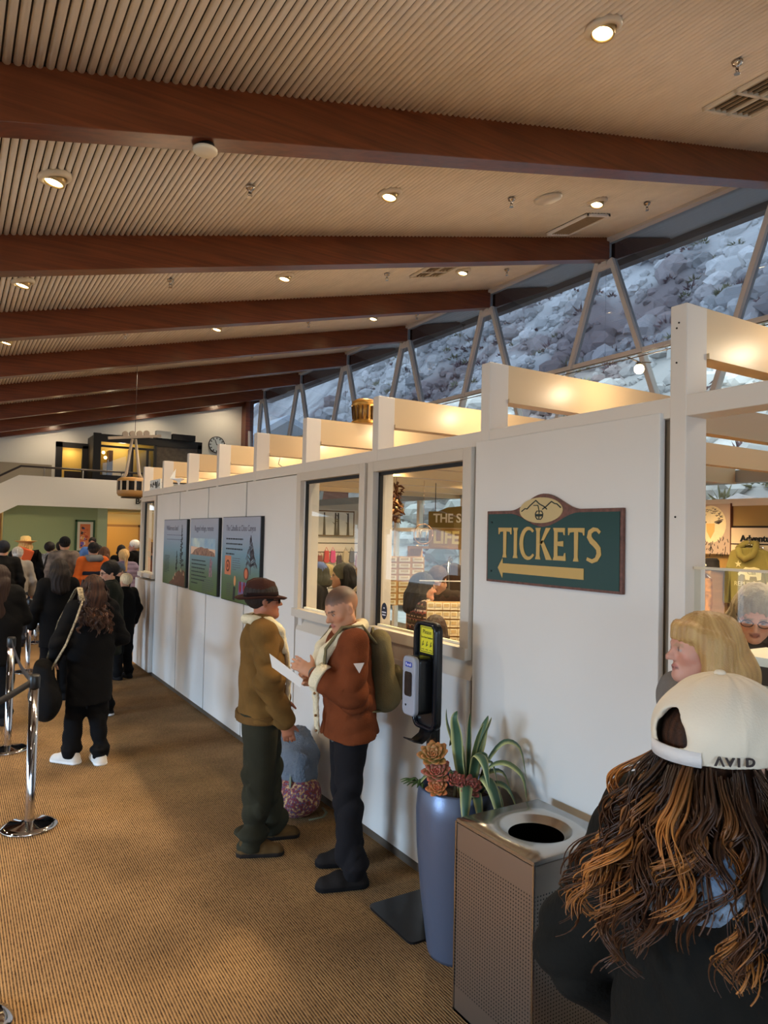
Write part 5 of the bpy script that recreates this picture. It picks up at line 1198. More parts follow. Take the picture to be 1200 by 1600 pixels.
for k in range(14):
    lvl = [1.62, 1.215][k // 7]; lx = -0.38+0.125*(k % 7); x = 4.0+lx*math.cos(-1.0); y = 8.9+lx*math.sin(-1.0)
    c_ = [(60, 110, 150), (220, 210, 190), (160, 60, 50), (90, 120, 80), (200, 160, 80), (70, 70, 110), (230, 120, 60)][k % 7]
    t = thing('jar', '%s jar on the %s board of the bottle shelf' % (['blue', 'white', 'red', 'green', 'amber', 'indigo', 'orange'][k % 7], ['top', 'upper middle'][k // 7]), 'jar', (x, y, lvl-0.0 if k < 7 else lvl+0.01), 0, 'jars on the bottle shelf')
    MB().lathe([(0, 0), (0.035, 0), (0.037, 0.09), (0.025, 0.11), (0.0, 0.11)], n=12).build('jar_body', mat('jar%d' % (k % 7), c_, 0.3), t); MB().cyl((0, 0, 0.12), 0.028, 0.02, 12).build('lid', M_SHELF, t)

# things seen through the service opening
ea = thing('eagle_canvas', 'canvas print of a pale eagle face on the olive shop wall', 'picture', (8.43, 5.56, 2.18))
RE = rot_from((0, -1, 0), (-1, 0, 0))
MB().bb((-0.05, -0.24, -0.32), (0, 0.30, 0.32)).build('canvas', mat('canvas_mauve', (196, 172, 150), 0.7), ea)
MB().bb((-0.052, -0.245, -0.325), (0.0, -0.238, 0.325)).build('canvas_edge', mat('canvas_side', (104, 60, 40), 0.7), ea)
hd_ = MB(); hd_.prism([(0.0+0.24*math.cos(a) if False else -0.03+0.215*math.cos(a), 0.06+0.24*math.sin(a)) for a in [2*PI*i/28 for i in range(28)]], 0.002, (-0.051, 0, 0), RE); hd_.build('head_print', mat('eagle_cream', (238, 222, 180), 0.6, noise=0.06, nscale=12), ea)
bk = MB(); bk.prism([(-0.03-0.06, 0.07), (0.03, 0.07), (0.025, -0.03), (-0.03, -0.13), (-0.085, -0.03)], 0.002, (-0.0525, 0, 0), RE); bk.build('beak_print', mat('beak', (232, 186, 112), 0.6), ea)
ey = MB()
for s_ in (-1, 1):
    cx = -0.03+s_*0.115
    ey.prism([(cx-s_*0.055, 0.075), (cx, 0.06), (cx+s_*0.05, 0.095), (cx+s_*0.04, 0.105), (cx-s_*0.0, 0.10)][::s_], 0.002, (-0.0525, 0, 0), RE)
    strip2(ey, [(cx-s_*0.06, 0.085), (cx, 0.108), (cx+s_*0.06, 0.118)], 0.012, (-0.053, 0, 0), RE, 0.002)
for k in range(46):
    a = random.uniform(0.15*PI, 0.85*PI); rr = random.uniform(0.13, 0.2); x = -0.03+rr*math.cos(a); z = 0.06+rr*1.1*math.sin(a)
    strip2(ey, [(x-0.014, z), (x, z-0.012), (x+0.014, z)], 0.005, (-0.053, 0, 0), RE, 0.002)
for k in range(60):
    x = random.uniform(-0.27, 0.21); z = random.uniform(-0.31, -0.08-0.12*(0.25-abs(x+0.03)))
    if abs(x+0.03) < 0.06 and z > -0.15: continue
    strip2(ey, [(x, z), (x+random.uniform(-.02, .02), z-random.uniform(.02, .05))], 0.008, (-0.053, 0, 0), RE, 0.002)
ey.build('feather_print', mat('eagle_ink', (60, 50, 46), 0.6), ea)['kind'] = 'stuff'
sl = thing('slatwall', 'pale slatted merchandise wall boards beside the eagle canvas', 'display', (8.42, 4.2, 0.3))
for k in range(9): MB().bb((-0.03, -2.2, 0.02+0.21*k), (0.0, 1.13, 0.215+0.21*k)).build('slat', mat('slat_cream', (236, 214, 178), 0.5), sl)
MB().bb((-0.012, -2.2, 0), (0.01, 1.13, 1.92)).build('slat_back', M_DARK, sl)
text('wall_lettering', 'Adventure', 0.11, M_BLACK, None, (8.385, 4.95, 2.06), RE, 0.01, bold=0.003)
tag(bpy.data.objects['wall_lettering'], 'small black script lettering high on the slatted shop wall', 'lettering')
def hoodie(label, loc, rgb, pr=True):
    t = thing('hooded_sweatshirt', label, 'sweatshirt', loc, 0, 'sweatshirts on the slatted wall')
    m = mat('hoodie_'+label[:5], rgb, 0.95, bump=0.2, bscale=60)
    MB().prism([(-0.10, 0.0), (-0.22, -0.04), (-0.30, -0.30), (-0.33, -0.68), (-0.26, -0.70), (-0.22, -0.42), (-0.215, -0.74), (0.215, -0.74), (0.22, -0.42), (0.26, -0.70), (0.33, -0.68), (0.30, -0.30), (0.22, -0.04), (0.10, 0.0)], 0.10, (0, 0, 0), RE).build('garment', m, t, bevel=0.03)
    MB().tube([(-0.05, 0.11, -0.01), (-0.075, 0.08, -0.09), (-0.085, 0.0, -0.14), (-0.075, -0.08, -0.09), (-0.05, -0.11, -0.01), (0.03, -0.07, 0.05), (0.03, 0.07, 0.05), (-0.05, 0.11, -0.01)], 0.04, 8).build('hood', m, t)
    MB().tube([(0, 0, 0.03), (0, 0, 0.1), (0.04, 0, 0.12)], 0.006, 5).tube([(0, -0.18, 0.0), (0, 0, 0.04), (0, 0.18, 0.0)], 0.008, 6).build('hanger', M_CHROME, t)
    if pr:
        g = MB(); mp_ = mat('hoodie_print', (236, 226, 170), 0.8)
        bear = [(-0.06, -0.27), (-0.02, -0.235), (0.03, -0.24), (0.09, -0.23), (0.155, -0.245), (0.18, -0.30), (0.175, -0.38), (0.13, -0.39), (0.12, -0.345), (0.04, -0.345), (0.03, -0.39), (-0.02, -0.385), (-0.025, -0.33), (-0.075, -0.32), (-0.10, -0.345), (-0.115, -0.32), (-0.09, -0.28)]
        g.prism(bear[::-1], 0.003, (-0.052, 0, 0), RE)
        st_ = []
        for k in range(10): a = PI/2+k*PI/5; rr = 0.045 if k % 2 == 0 else 0.018; st_.append((-0.11+rr*math.cos(a), -0.20+rr*math.sin(a)))
        g.prism(st_, 0.003, (-0.052, 0, 0), RE); g.build('chest_print', mp_, t)
        text('print_letters', 'REPUBLIC', 0.075, mp_, t, Vector((-0.053, 0, -0.44)), RE, 0.001); text('print_letters', 'Cali', 0.07, m, t, Vector((-0.055, -0.06, -0.30)), RE, 0.001)
    return t
hoodie('olive hooded sweatshirt printed with a pale bear and star', (8.30, 5.02, 1.95), (146, 136, 72))
hoodie('second olive sweatshirt half cut off by the frame edge', (8.30, 4.33, 1.95), (138, 130, 70), False)
rkk = thing('hat_shelf', 'honey wood shelf under the eagle canvas holding two black hats', 'shelf', (8.2, 5.62, 0))
MB().bb((-0.2, -0.29, 1.62), (0.18, 0.45, 1.66)).build('board', M_SHELF, rkk)
for sy in (-0.26, 0.07, 0.4): MB().bb((-0.18, sy-0.02, 0), (0.16, sy+0.02, 1.62)).build('upright', M_SHELF, rkk)
for yy, lab in ((5.74, 'black wide-brimmed hat on the shelf end farther under the eagle'), (5.42, 'black wide-brimmed hat with pale badge on the shelf beside the hoodie')):
    t = thing('black_hat', lab, 'hat', (8.15, yy, 1.66), 0, 'black hats on the shop shelf')
    MB().lathe([(0, 0.01), (0.10, 0.012), (0.17, 0.0), (0.19, 0.02), (0.17, 0.015), (0.105, 0.025), (0.098, 0.12), (0.07, 0.15), (0, 0.14)], n=28, sy=0.85).build('hat_body', mat('felt_black', (26, 24, 24), 0.9), t)
    if yy < 5.5: MB().sphere((-0.104, 0.02, 0.06), 0.022, 10, 6, 0, (0.4, 1, 0.7)).build('badge', mat('badge_white', (230, 226, 214), 0.4), t)
for k, yy in enumerate((5.84, 5.62, 5.40)):
    t = thing('hanging_leather_goods', ['pale patterned', 'black fringed', 'tan and gold'][k]+' goods hanging under the hat shelf', 'goods', (8.0, yy, 1.565), 0, 'goods under the hat shelf')
    MB().prism([(-0.08, 0), (0.08, 0), (0.09, -0.3), (0.05, -0.62), (-0.05, -0.62), (-0.09, -0.3)], 0.05, (0, 0, 0), RE).build('goods_body', mat('goods%d' % k, [(190, 160, 104), (34, 28, 26), (186, 132, 62)][k], 0.8, noise=0.5, nscale=22), t, bevel=0.012)
    MB().tube([(0, -0.07, 0), (0, 0, 0.05), (0, 0.07, 0)], 0.008, 6).build('loop', M_CHROME, t)
r = thing('service_screen', 'raised counter screen with white ledge and dark band behind the glasses woman', 'counter', (2.95, 1.15, 0))
MB().bb((-0.12, -1.6, 0), (0.12, 0.62, 1.43)).build('front', M_CREAM, r); MB().bb((-0.13, -1.6, 1.43), (0.12, 0.62, 1.51)).build('dark_band', mat('dark_band', (60, 46, 36), 0.5), r); MB().bb((-0.16, -1.6, 1.51), (0.14, 0.64, 1.545)).build('ledge', mat('ledge_white', (236, 232, 222), 0.35), r)

# decorations standing on the trellis
r = thing('gold_drum', 'gold fluted drum ornament sitting on the trellis beams', 'ornament', (3.03, 5.30, 2.957)); r.scale = (.72, .72, .72)
MB().lathe([(0, 0), (0.15, 0), (0.155, 0.03), (0.13, 0.05), (0.13, 0.2), (0.16, 0.22), (0.15, 0.27), (0.1, 0.3), (0, 0.31)], n=24).build('drum_body', mat('drum_brass', (176, 130, 62), 0.35, metal=0.6, noise=0.3, nscale=14), r)
for k in range(14): a = 2*PI*k/14; MB().tube([(0.135*math.cos(a), 0.135*math.sin(a), 0.05), (0.15*math.cos(a), 0.15*math.sin(a), 0.21)], 0.012, 6).build('flute', mat('flute_dark', (92, 62, 30), 0.4), r)
r = thing('snowshoe', 'old brown wooden snowshoe leaning on the partition trellis', 'snowshoe', (2.54, 5.90, 2.587)); r.scale = (.62, .62, .62)
ol = [(0.13*math.sin(t)*(1-0.35*math.cos(t)) if True else 0, 0.30-0.28*math.cos(t)) for t in [2*PI*i/24 for i in range(25)]]
RSN2 = Matrix.Rotation(0.35, 3, 'Y') @ rot_from((0.35, 0.93, 0), (-0.93, 0.35, 0))
RSN2 = rot_from((0.25, 0.95, 0.15), (-0.95, 0.25, 0.2))
sft = RSN2 @ Vector((0, 0.0, 0))
MB().tube([RSN2 @ Vector((a*0.55, b*0.5-0.005, 0)) for a, b in ol], 0.012, 6).build('hoop', mat('shoe_wood', (112, 70, 40), 0.5), r)
MB().prism([(a*0.52, b*0.5) for a, b in ol[:-1]], 0.008, (0, 0, 0), RSN2).build('lacing', mat('shoe_lace', (86, 58, 40), 0.8, noise=0.5, nscale=60), r)
MB().tube([(0, -0.03, 0), (-0.09, -0.05, 0.05), (-0.06, -0.03, 0.14)], 0.006, 6).build('binding', M_BLACK, r)
for i, (xx, yy, lab) in enumerate(((2.54, 10.25, 'white framed line drawing leaning between the far trellis posts'), (2.54, 9.6, 'white paper bird ornament between the far trellis posts'))):
    r = thing('white_picture' if i == 0 else 'paper_bird', lab, 'picture' if i == 0 else 'ornament', (xx, yy-0.09 if i == 0 else yy-0.35, 2.586))
    if i == 0:
        MB().bb((-0.02, 0.0, 0.0), (0.0, 0.6, 0.15)).build('print', mat('pic_white', (230, 232, 230), 0.5), r)
        d_ = MB()
        for k in range(9): d_.tube([(-0.024, 0.05+0.06*k, 0.02+0.06*random.random()), (-0.024, 0.05+0.06*k+random.uniform(-.05, .05), 0.13-0.04*random.random())], 0.006, 5)
        d_.build('drawing', M_BLACK, r)['kind'] = 'stuff'
    else:
        MB().add([(0, 0, 0.05), (0, 0.22, 0.12), (-0.1, 0.1, 0.1), (0.1, 0.1, 0.1), (0, -0.08, 0.1), (-0.02, 0.12, 0.24), (0.0, 0.02, 0.0)], [(0, 1, 2), (0, 3, 1), (0, 2, 4), (0, 4, 3), (1, 5, 2), (0, 6, 1), (6, 0, 4)]).build('bird', mat('paper_white', (236, 238, 240), 0.4), r)
# ================================================================== people: signed-distance modelling
def V3(*a): return np.array(a, float)
def cap(a, b, ra, rb=None, k=0.03, fl=1.0, ax=(1, 0, 0)): return ('c', V3(*a), V3(*b), ra, ra if rb is None else rb, k, fl, V3(*ax))
def ell(c, r, k=0.02, R=None): return ('e', V3(*c), V3(*r), k, R)
def smin(a, b, k):
    h = np.maximum(k-np.abs(a-b), 0)/k
    return np.minimum(a, b)-h*h*k*0.25
def prim_box(p):
    if p[0] == 'c':
        r = max(p[3], p[4])*max(1, 1/p[6]) if p[6] < 1 else max(p[3], p[4]); return np.minimum(p[1], p[2])-r, np.maximum(p[1], p[2])+r
    r = p[2].max(); return p[1]-r, p[1]+r
def prim_eval(p, X, Y, Z):
    if p[0] == 'c':
        _, a, b, ra, rb, k, fl, ax = p
        d = b-a; L2 = d @ d+1e-12
        px, py, pz = X-a[0], Y-a[1], Z-a[2]
        t = np.clip((px*d[0]+py*d[1]+pz*d[2])/L2, 0, 1)
        qx, qy, qz = px-t*d[0], py-t*d[1], pz-t*d[2]
        r = ra+(rb-ra)*t
        if fl == 1.0: return np.sqrt(qx*qx+qy*qy+qz*qz)-r
        w = qx*ax[0]+qy*ax[1]+qz*ax[2]
        n2 = qx*qx+qy*qy+qz*qz-w*w
        return (np.sqrt(w*w*fl*fl+np.maximum(n2, 0))-r*fl)     # r is the half-width along ax, fl*r across it
    _, c, r, k, R = p
    px, py, pz = X-c[0], Y-c[1], Z-c[2]
    if R is not None:
        px, py, pz = (px*R[0, 0]+py*R[1, 0]+pz*R[2, 0], px*R[0, 1]+py*R[1, 1]+pz*R[2, 1], px*R[0, 2]+py*R[1, 2]+pz*R[2, 2])
    k0 = np.sqrt((px/r[0])**2+(py/r[1])**2+(pz/r[2])**2); k1 = np.sqrt((px/r[0]**2)**2+(py/r[1]**2)**2+(pz/r[2]**2)**2)
    return k0*(k0-1)/np.maximum(k1, 1e-6)
def sdf_mesh(name, prims, h, m, parent, sub=(), cuts=(), disp=None, col=None, adaptivity=0.0):
    lo = np.min([prim_box(p)[0] for p in prims], 0)-4*h; hi = np.max([prim_box(p)[1] for p in prims], 0)+4*h
    n = np.ceil((hi-lo)/h).astype(int)+1
    xs = [lo[i]+h*np.arange(n[i]) for i in range(3)]
    F = np.full(n, 1.0, np.float32)
    def region(p, mg):
        a, b = prim_box(p); i0 = np.clip(np.floor((a-mg-lo)/h).astype(int), 0, n-1); i1 = np.clip(np.ceil((b+mg-lo)/h).astype(int)+1, 1, n)
        return tuple(slice(i0[i], i1[i]) for i in range(3))
    for p in prims:
        k = p[5] if p[0] == 'c' else p[3]
        s = region(p, k+3*h)
        X, Y, Z = np.meshgrid(xs[0][s[0]], xs[1][s[1]], xs[2][s[2]], indexing='ij', sparse=True)
        F[s] = smin(F[s], prim_eval(p, X, Y, Z), max(k, 1e-4))
    for p in sub:
        k = p[5] if p[0] == 'c' else p[3]
        s = region(p, k+3*h)
        if any(q.start >= q.stop for q in s): continue
        X, Y, Z = np.meshgrid(xs[0][s[0]], xs[1][s[1]], xs[2][s[2]], indexing='ij', sparse=True)
        F[s] = -smin(-F[s], prim_eval(p, X, Y, Z), max(k, 1e-4))
    X, Y, Z = np.meshgrid(*xs, indexing='ij', sparse=True)
    if disp is not None:
        near = np.abs(F) < 6*h
        ii = np.nonzero(near)
        F[ii] += disp(xs[0][ii[0]], xs[1][ii[1]], xs[2][ii[2]])
    for (nv, d) in cuts: F = np.maximum(F, (X*nv[0]+Y*nv[1]+Z*nv[2]-d).astype(np.float32))
    g = openvdb.FloatGrid(); g.background = 1.0
    F = np.minimum(F, 1.0); g.copyFromArray(np.ascontiguousarray(F))
    g.transform = openvdb.createLinearTransform(voxelSize=h)
    if adaptivity > 0: pts, tris, quads = g.convertToPolygons(isovalue=0.0, adaptivity=adaptivity)
    else: pts, quads = g.convertToQuads(isovalue=0.0)
    pts = np.asarray(pts)+lo; quads = np.asarray(quads)[:, ::-1]
    c = col(pts) if col is not None else None
    return np_mesh(name, pts, quads, m, parent, c)
def fold(amp, fx=9, fz=24, sd=0.0):
    fx *= 1.7; fz *= 2.3
    def f(x, y, z):
        w = np.abs(np.sin(.5*(fz*z+2.2*np.sin(fx*x+sd)+1.8*np.sin(0.9*fx*y+4*z+sd)))); w2 = np.abs(np.sin(.5*(fz*z*.55+34*x+26*y+2.0*np.sin(9*z+sd)+1.5*np.sin(14*x)))); u = np.sin(13*x-9*z+sd*2)+np.sin(15*y+11*z+sd)
        return (amp*(.7*(.6-w)*(np.sin(9*x+7*y+3*z+sd) > -.3)+.9*(.6-w2)*(np.sin(6*x+5*y+4*z+sd) > -.3)+0.35*u)).astype(np.float32)
    return f
def rz(a): c, s = math.cos(a), math.sin(a); return np.array([[c, -s, 0], [s, c, 0], [0, 0, 1.0]])
def rx(a): c, s = math.cos(a), math.sin(a); return np.array([[1, 0, 0], [0, c, -s], [0, s, c]])
def ry(a): c, s = math.cos(a), math.sin(a); return np.array([[c, 0, s], [0, 1, 0], [-s, 0, c]])
M_SKINV = vcol_mat('skin', 0.5, 0.35, 0.0, sss=0.12)
M_CLOTHV = vcol_mat('cloth_coloured', 0.9, 0.15, 0.25, 90)
def cloth(name, rgb, bump=0.25, bscale=120, noise=0.12, rough=0.92, **k): return mat(name, rgb, rough, spec=0.15, bump=bump, bscale=bscale, noise=noise, nscale=7, **k)

class Person:
    """a standing figure built in its own frame: x to its right hand, y forward, z up"""
    def __init__(s, label, loc, face, H, skin=(206, 156, 124), h=0.014, pose=None, lean=0.0, twist=0.0, head=(0, 0, 0), hands='relaxed', wide=1.0, hair_rgb=(40, 30, 24), lips=(168, 96, 88), brow=None, group=None, female=False, stubble=None, name='person', loc_z=0.0, hscale=1.0):
        s.root = thing(name, label, 'person', (loc[0], loc[1], loc_z), face, group)
        s.h = h; k = H/1.75; s.k = k; s.wide = wide; s.skin = np.array(lin(skin)); s.hair = np.array(lin(hair_rgb)); s.lips = np.array(lin(lips)); s.browc = np.array(lin(brow)) if brow else s.hair; s.stubble = stubble
        p = dict(hipR=(.09, 0, .93), kneeR=(.10, .02, .50), ankR=(.105, -.02, .085), hipL=(-.09, 0, .93), kneeL=(-.10, .02, .50), ankL=(-.105, -.02, .085), toeR=(.12, .16, .035), toeL=(-.12, .16, .035),
                 elR=(.255, -.03, 1.15), wrR=(.275, .06, .92), elL=(-.255, -.03, 1.15), wrL=(-.275, .06, .92))
        if pose: p.update(pose)
        P0 = V3(0, 0, .95)*k; Rt = rz(twist) @ rx(-lean); s.Rt = Rt
        s.tp = lambda q: P0+Rt @ (V3(*q)*k-P0)
        s.J = {n: V3(*v)*k for n, v in p.items()}
        sw = 0.182*wide*(0.92 if female else 1.0)
        s.J['shR'] = s.tp((sw, -.01, 1.425)); s.J['shL'] = s.tp((-sw, -.01, 1.425)); s.J['neck'] = s.tp((0, -.015, 1.47)); s.sw = sw
        # head frame: origin at the base of the skull pivot
        s.Rh = Rt @ rz(head[0]) @ rx(head[1]) @ ry(head[2])
        s.hk = k*1.0*hscale
        s.piv = s.tp((0, -.005, 1.545))
        s.hp = lambda x, y, z: s.piv+s.Rh @ (V3(x, y, z-0.045)*s.hk)
        s.hands = hands if isinstance(hands, dict) else {}
        s.fem = female
    def head_prims(s):
        e = lambda c, r, k=.02: ell(s.hp(*c), np.array(r)*s.hk, k*s.hk, s.Rh)
        c = lambda a, b, ra, rb, k=.02: cap(s.hp(*a), s.hp(*b), ra*s.hk, rb*s.hk, k*s.hk)
        J = 0.9 if s.fem else 1.0
        P = [e((0, -.012, .145), (.077, .097, .088)), e((0, .028, .085), (.061, .062, .08), .03), c((-.05*J, .0, .055), (-.012, .072, .018), .024*J, .018, .03), c((.05*J, .0, .055), (.012, .072, .018), .024*J, .018, .03),
             e((0, .076, .018), (.019*J, .017, .015), .02), c((0, .084, .122), (0, .106, .088), .008, .0115, .012), e((0, .110, .083), (.0125, .012, .010), .008), e((-.0125, .097, .080), (.0075, .010, .0075), .006), e((.0125, .097, .080), (.0075, .010, .0075), .006),
             c((-.036, .076, .128), (-.010, .086, .127), .011, .010, .015), c((.036, .076, .128), (.010, .086, .127), .011, .010, .015),
             e((-.042, .060, .088), (.020, .018, .02), .02), e((.042, .060, .088), (.020, .018, .02), .02),
             e((0, .089, .054), (.022, .010, .0065), .006), e((0, .086, .043), (.019, .011, .0075), .006)]
        for sg in (-1, 1):
            P.append(e((sg*.079, -.004, .108), (.009, .018, .031), .008))
        return P
    def head_sub(s):
        e = lambda c, r, k=.01: ell(s.hp(*c), np.array(r)*s.hk, k*s.hk, s.Rh)
        return [e((sg*.033, .098, .110), (.017, .014, .011), .014) for sg in (-1, 1)] + [e((sg*.088, .003, .108), (.006, .010, .018), .006) for sg in (-1, 1)]
    def eye_prims(s):
        return [ell(s.hp(sg*.032, .0765, .1105), np.array((.0135, .0125, .0115))*s.hk, .003, s.Rh) for sg in (-1, 1)]
    def hand_prims(s, side):
        W = s.J['wr'+side]; E = s.J['el'+side]; k = s.k
        sp = s.hands.get(side, {})
        d = V3(*sp.get('d', tuple((W-E)/np.linalg.norm(W-E)))); d = d/np.linalg.norm(d)
        n0 = V3(*sp.get('n', (-1, 0.1, 0) if side == 'R' else (1, 0.1, 0))); n0 = n0-d*(n0 @ d); n0 /= np.linalg.norm(n0)
        th = np.cross(d, n0) if side == 'R' else np.cross(n0, d)     # towards the thumb
        curl = sp.get('curl', 0.28); spread = sp.get('spread', 0.06)
        P = [cap(W, W+d*.045*k, .026*k, .03*k, .02, .72, th), cap(W+d*.03*k, W+d*.085*k, .036*k, .040*k, .015, .42, th)]
        for i, (off, L) in enumerate(((.030, .070), (.010, .079), (-.010, .073), (-.029, .057))):
            a = W+d*.092*k+th*off*k; dd = d+th*spread*(off/.03); dd /= np.linalg.norm(dd)
            cu = curl*(1+0.12*i) if not isinstance(curl, (list, tuple)) else curl[i]
            q = a; rr = (.0092, .0085, .0078, .0068)
            for j, f in enumerate((.42, .32, .26)):
                ang = cu*(j+0.6); di = dd*math.cos(ang)+n0*math.sin(ang)
                q2 = q+di*L*f*k; P.append(cap(q, q2, rr[j]*k, rr[j+1]*k, .006)); q = q2
        tb = sp.get('thumb', (0.75, 0.55, 0.35))
        a = W+d*.03*k+th*.026*k; t1 = d*tb[0]+th*tb[1]+n0*tb[2]; t1 /= np.linalg.norm(t1)
        b = a+t1*.045*k; t2 = t1*0.85+d*.35+n0*.2; t2 /= np.linalg.norm(t2)
        P += [cap(a, b, .0135*k, .011*k, .012), cap(b, b+t2*.034*k, .0105*k, .0085*k, .006)]
        return P
    def body(s, thin=0.0):
        J = s.J; k = s.k; w = s.wide
        P = [cap(s.tp((0, -.012, 1.43)), s.piv+s.Rh @ V3(0, -.012, 0), .054*k*(.9 if s.fem else 1), .050*k*(.9 if s.fem else 1), .03)]
        P += [cap(s.tp((0, 0, .99)), s.tp((0, 0, 1.33)), .125*k*w, .145*k*w, .05, .66, s.Rt[:, 0]), cap(J['shR'], J['shL'], .05*k, .05*k, .06)]
        for sd in 'RL':
            P += [cap(J['hip'+sd], J['knee'+sd], .078*k*w, .05*k, .04), cap(J['knee'+sd], J['ank'+sd], .05*k, .036*k, .03), cap(J['ank'+sd], J['toe'+sd], .034*k, .026*k, .02)]
            P += [cap(J['sh'+sd], J['el'+sd], .045*k, .036*k, .03), cap(J['el'+sd], J['wr'+sd], .036*k, .024*k, .02)] + s.hand_prims(sd)
        P += s.head_prims()
        hx, hk, Rh, piv = s.hp, s.hk, s.Rh, s.piv
        def col(pts):
            q = ((pts-piv) @ Rh)/hk; q[:, 2] += .045
            x, y, z = q[:, 0], q[:, 1], q[:, 2]
            c = np.repeat(s.skin[None], len(pts), 0)
            hd = (z > -.02)
            def mix(mask, cc, w=1.0): c[mask] = c[mask]*(1-w)+np.array(cc)*w
            ck = hd & (np.hypot(np.abs(x)-.042, z-.08) < .022) & (y > .04); mix(ck, s.skin*np.array([1.02, .78, .74]), .45)
            lp = hd & (y > .078) & (((x/.023)**2+((z-.049)/.0115)**2) < 1); mix(lp, s.lips, .85)
            ml = hd & (y > .078) & (np.abs(x) < .022) & (np.abs(z-.0485) < .0016); mix(ml, s.lips*.4)
            bw = hd & (y > .06) & (np.abs(x) > .012) & (np.abs(x) < .048) & (np.abs(z-(.1315-.10*np.abs(np.abs(x)-.028))) < .0048); mix(bw, s.browc, .85)
            ew = hd & (y > .072) & ((((np.abs(x)-.032)/.0105)**2+((z-.1100)/.0036)**2) < 1); mix(ew, (.40, .36, .33))
            ir = hd & (y > .072) & (np.hypot(np.abs(x)-.0315, z-.1105) < .0050); mix(ir, (.03, .018, .012))
            el = hd & (y > .066) & (np.abs(np.abs(x)-.032) < .0145) & (np.abs(z-(.1170-.14*(np.abs(np.abs(x)-.032)))) < .0022); mix(el, (.03, .02, .016), .8)
            if s.stubble:
                st, wt = s.stubble
                line = .150+.0*x-np.where(np.abs(x) > .05, .03*(np.abs(x)-.05)/.02, 0)
                m_ = hd & (((z > .168-.25*np.clip(-(y-.06), 0, .2)) & (y > .0)) | ((y <= .012) & (z > .078) & (np.abs(x) < .0785)) | ((z > .158) & (y < .075)))
                m_ &= ~((np.abs(x) > .070) & (z < .142) & (y > -.026) & (y < .02))
                ww = np.clip((z[m_]-.11)/.075, .38, 1)[:, None]*wt; c[m_] = c[m_]*(1-ww)+np.array(lin(st))*ww
            return c
        return sdf_mesh('body', P, s.h, M_SKINV, s.root, sub=s.head_sub(), col=col) if False else s._body(P, col)
    def _body(s, P, col):
        # the eyes are filled back in after the sockets are cut, in the same continuous surface
        return sdf_mesh2('body', P, s.head_sub(), s.eye_prims(), s.h, M_SKINV, s.root, col)
    def trousers(s, m, r=(.105, .082, .070), z0=.05, amp=.006, cuts=None, name='trousers', top=1.03, stack=0.0):
        J = s.J; k = s.k; w = s.wide
        P = [cap(s.tp((0, -.01, .93)), s.tp((0, 0, top)), .155*k*w, .145*k*w, .05, .72, s.Rt[:, 0])]
        for sd in 'RL':
            a = J['ank'+sd]; kn = J['knee'+sd]; d = (a-kn)/np.linalg.norm(a-kn)
            P += [cap(J['hip'+sd], kn, r[0]*k*w, r[1]*k, .05), cap(kn, a+d*.0, r[1]*k, r[2]*k, .04)]
            if stack: P += [ell(a+V3(0, .0, .05*k), (r[2]*1.25*k, r[2]*1.3*k, .05*k), .03)]
        f0 = fold(amp, 8, 22, 1.0)
        def disp(x, y, z):
            low = np.exp(-((z-.18*k)/.16)**2)+0.8*np.exp(-((z-.5*k)/.10)**2)
            return f0(x, y, z)*(0.5+low*1.3).astype(np.float32)
        return sdf_mesh(name, P, s.h, m, s.root, cuts=cuts or [((0, 0, -1), -z0*k)], disp=disp)
    def shoes(s, m_up=(30, 28, 28), m_sole=(20, 20, 20), size=1.0, high=0.0, lace=None):
        for sd in 'RL':
            a = s.J['ank'+sd]; t = s.J['toe'+sd]; k = s.k*size; d = V3(t[0]-a[0], t[1]-a[1], 0); d /= np.linalg.norm(d); sx_ = V3(d[1], -d[0], 0)
            z0 = a[2]-.085*s.k
            o = V3(a[0], a[1], z0)
            P = [cap(o-d*.035*k+V3(0, 0, .045*k), o+d*.075*k+V3(0, 0, .042*k), .044*k, .046*k, .03, .95, sx_), cap(o+d*.08*k+V3(0, 0, .036*k), o+d*.155*k+V3(0, 0, .032*k), .050*k, .040*k, .03, .8, sx_), cap(o-d*.01*k+V3(0, 0, .06*k), o-d*.005*k+V3(0, 0, (.10+high)*k), .046*k, (.046+high*.25)*k, .03)]
            P += [cap(o-d*.04*k+V3(0, 0, .012*k), o+d*.155*k+V3(0, 0, .012*k), .053*k, .05*k, .01, .9, sx_)]
            cu, cs_ = np.array(lin(m_up)), np.array(lin(m_sole))
            def col(p, z0=z0, k=k, cu=cu, cs_=cs_, o=o, d=d):
                c = np.repeat(cu[None], len(p), 0); c[p[:, 2] < z0+.024*k] = cs_
                return c
            ob = sdf_mesh('shoe', P, min(s.h, .010), M_CLOTHV, s.root, cuts=[((0, 0, -1), -(z0+.001))], col=col)
    def top(s, m, name='jacket', hem=.86, t=.03, sleeve=(.075, .066, .056), amp=.005, collar=None, hood=False, puff=0.0, sl_end=1.0, chest=1.0, drop=0.0, cuts=None, arms=True, neck=True):
        J = s.J; k = s.k; w = s.wide
        P = [cap(s.tp((0, 0, 1.10)), s.tp((0, -.005, 1.33)), (.140+t)*k*w, (.150+t)*k*w*chest, .06, .70, s.Rt[:, 0]), cap(s.tp((0, 0, hem-.06)), s.tp((0, 0, 1.10)), (.150+t+drop)*k*w, (.140+t)*k*w, .06, .72, s.Rt[:, 0]),
             cap(J['shR']*.93+J['shL']*.07, J['shL']*.93+J['shR']*.07, (.060+t*.5)*k, (.060+t*.5)*k, .06), cap(s.tp((0, -.02, 1.40)), s.tp((0, -.015, 1.475)), .10*k, .068*k, .05)]
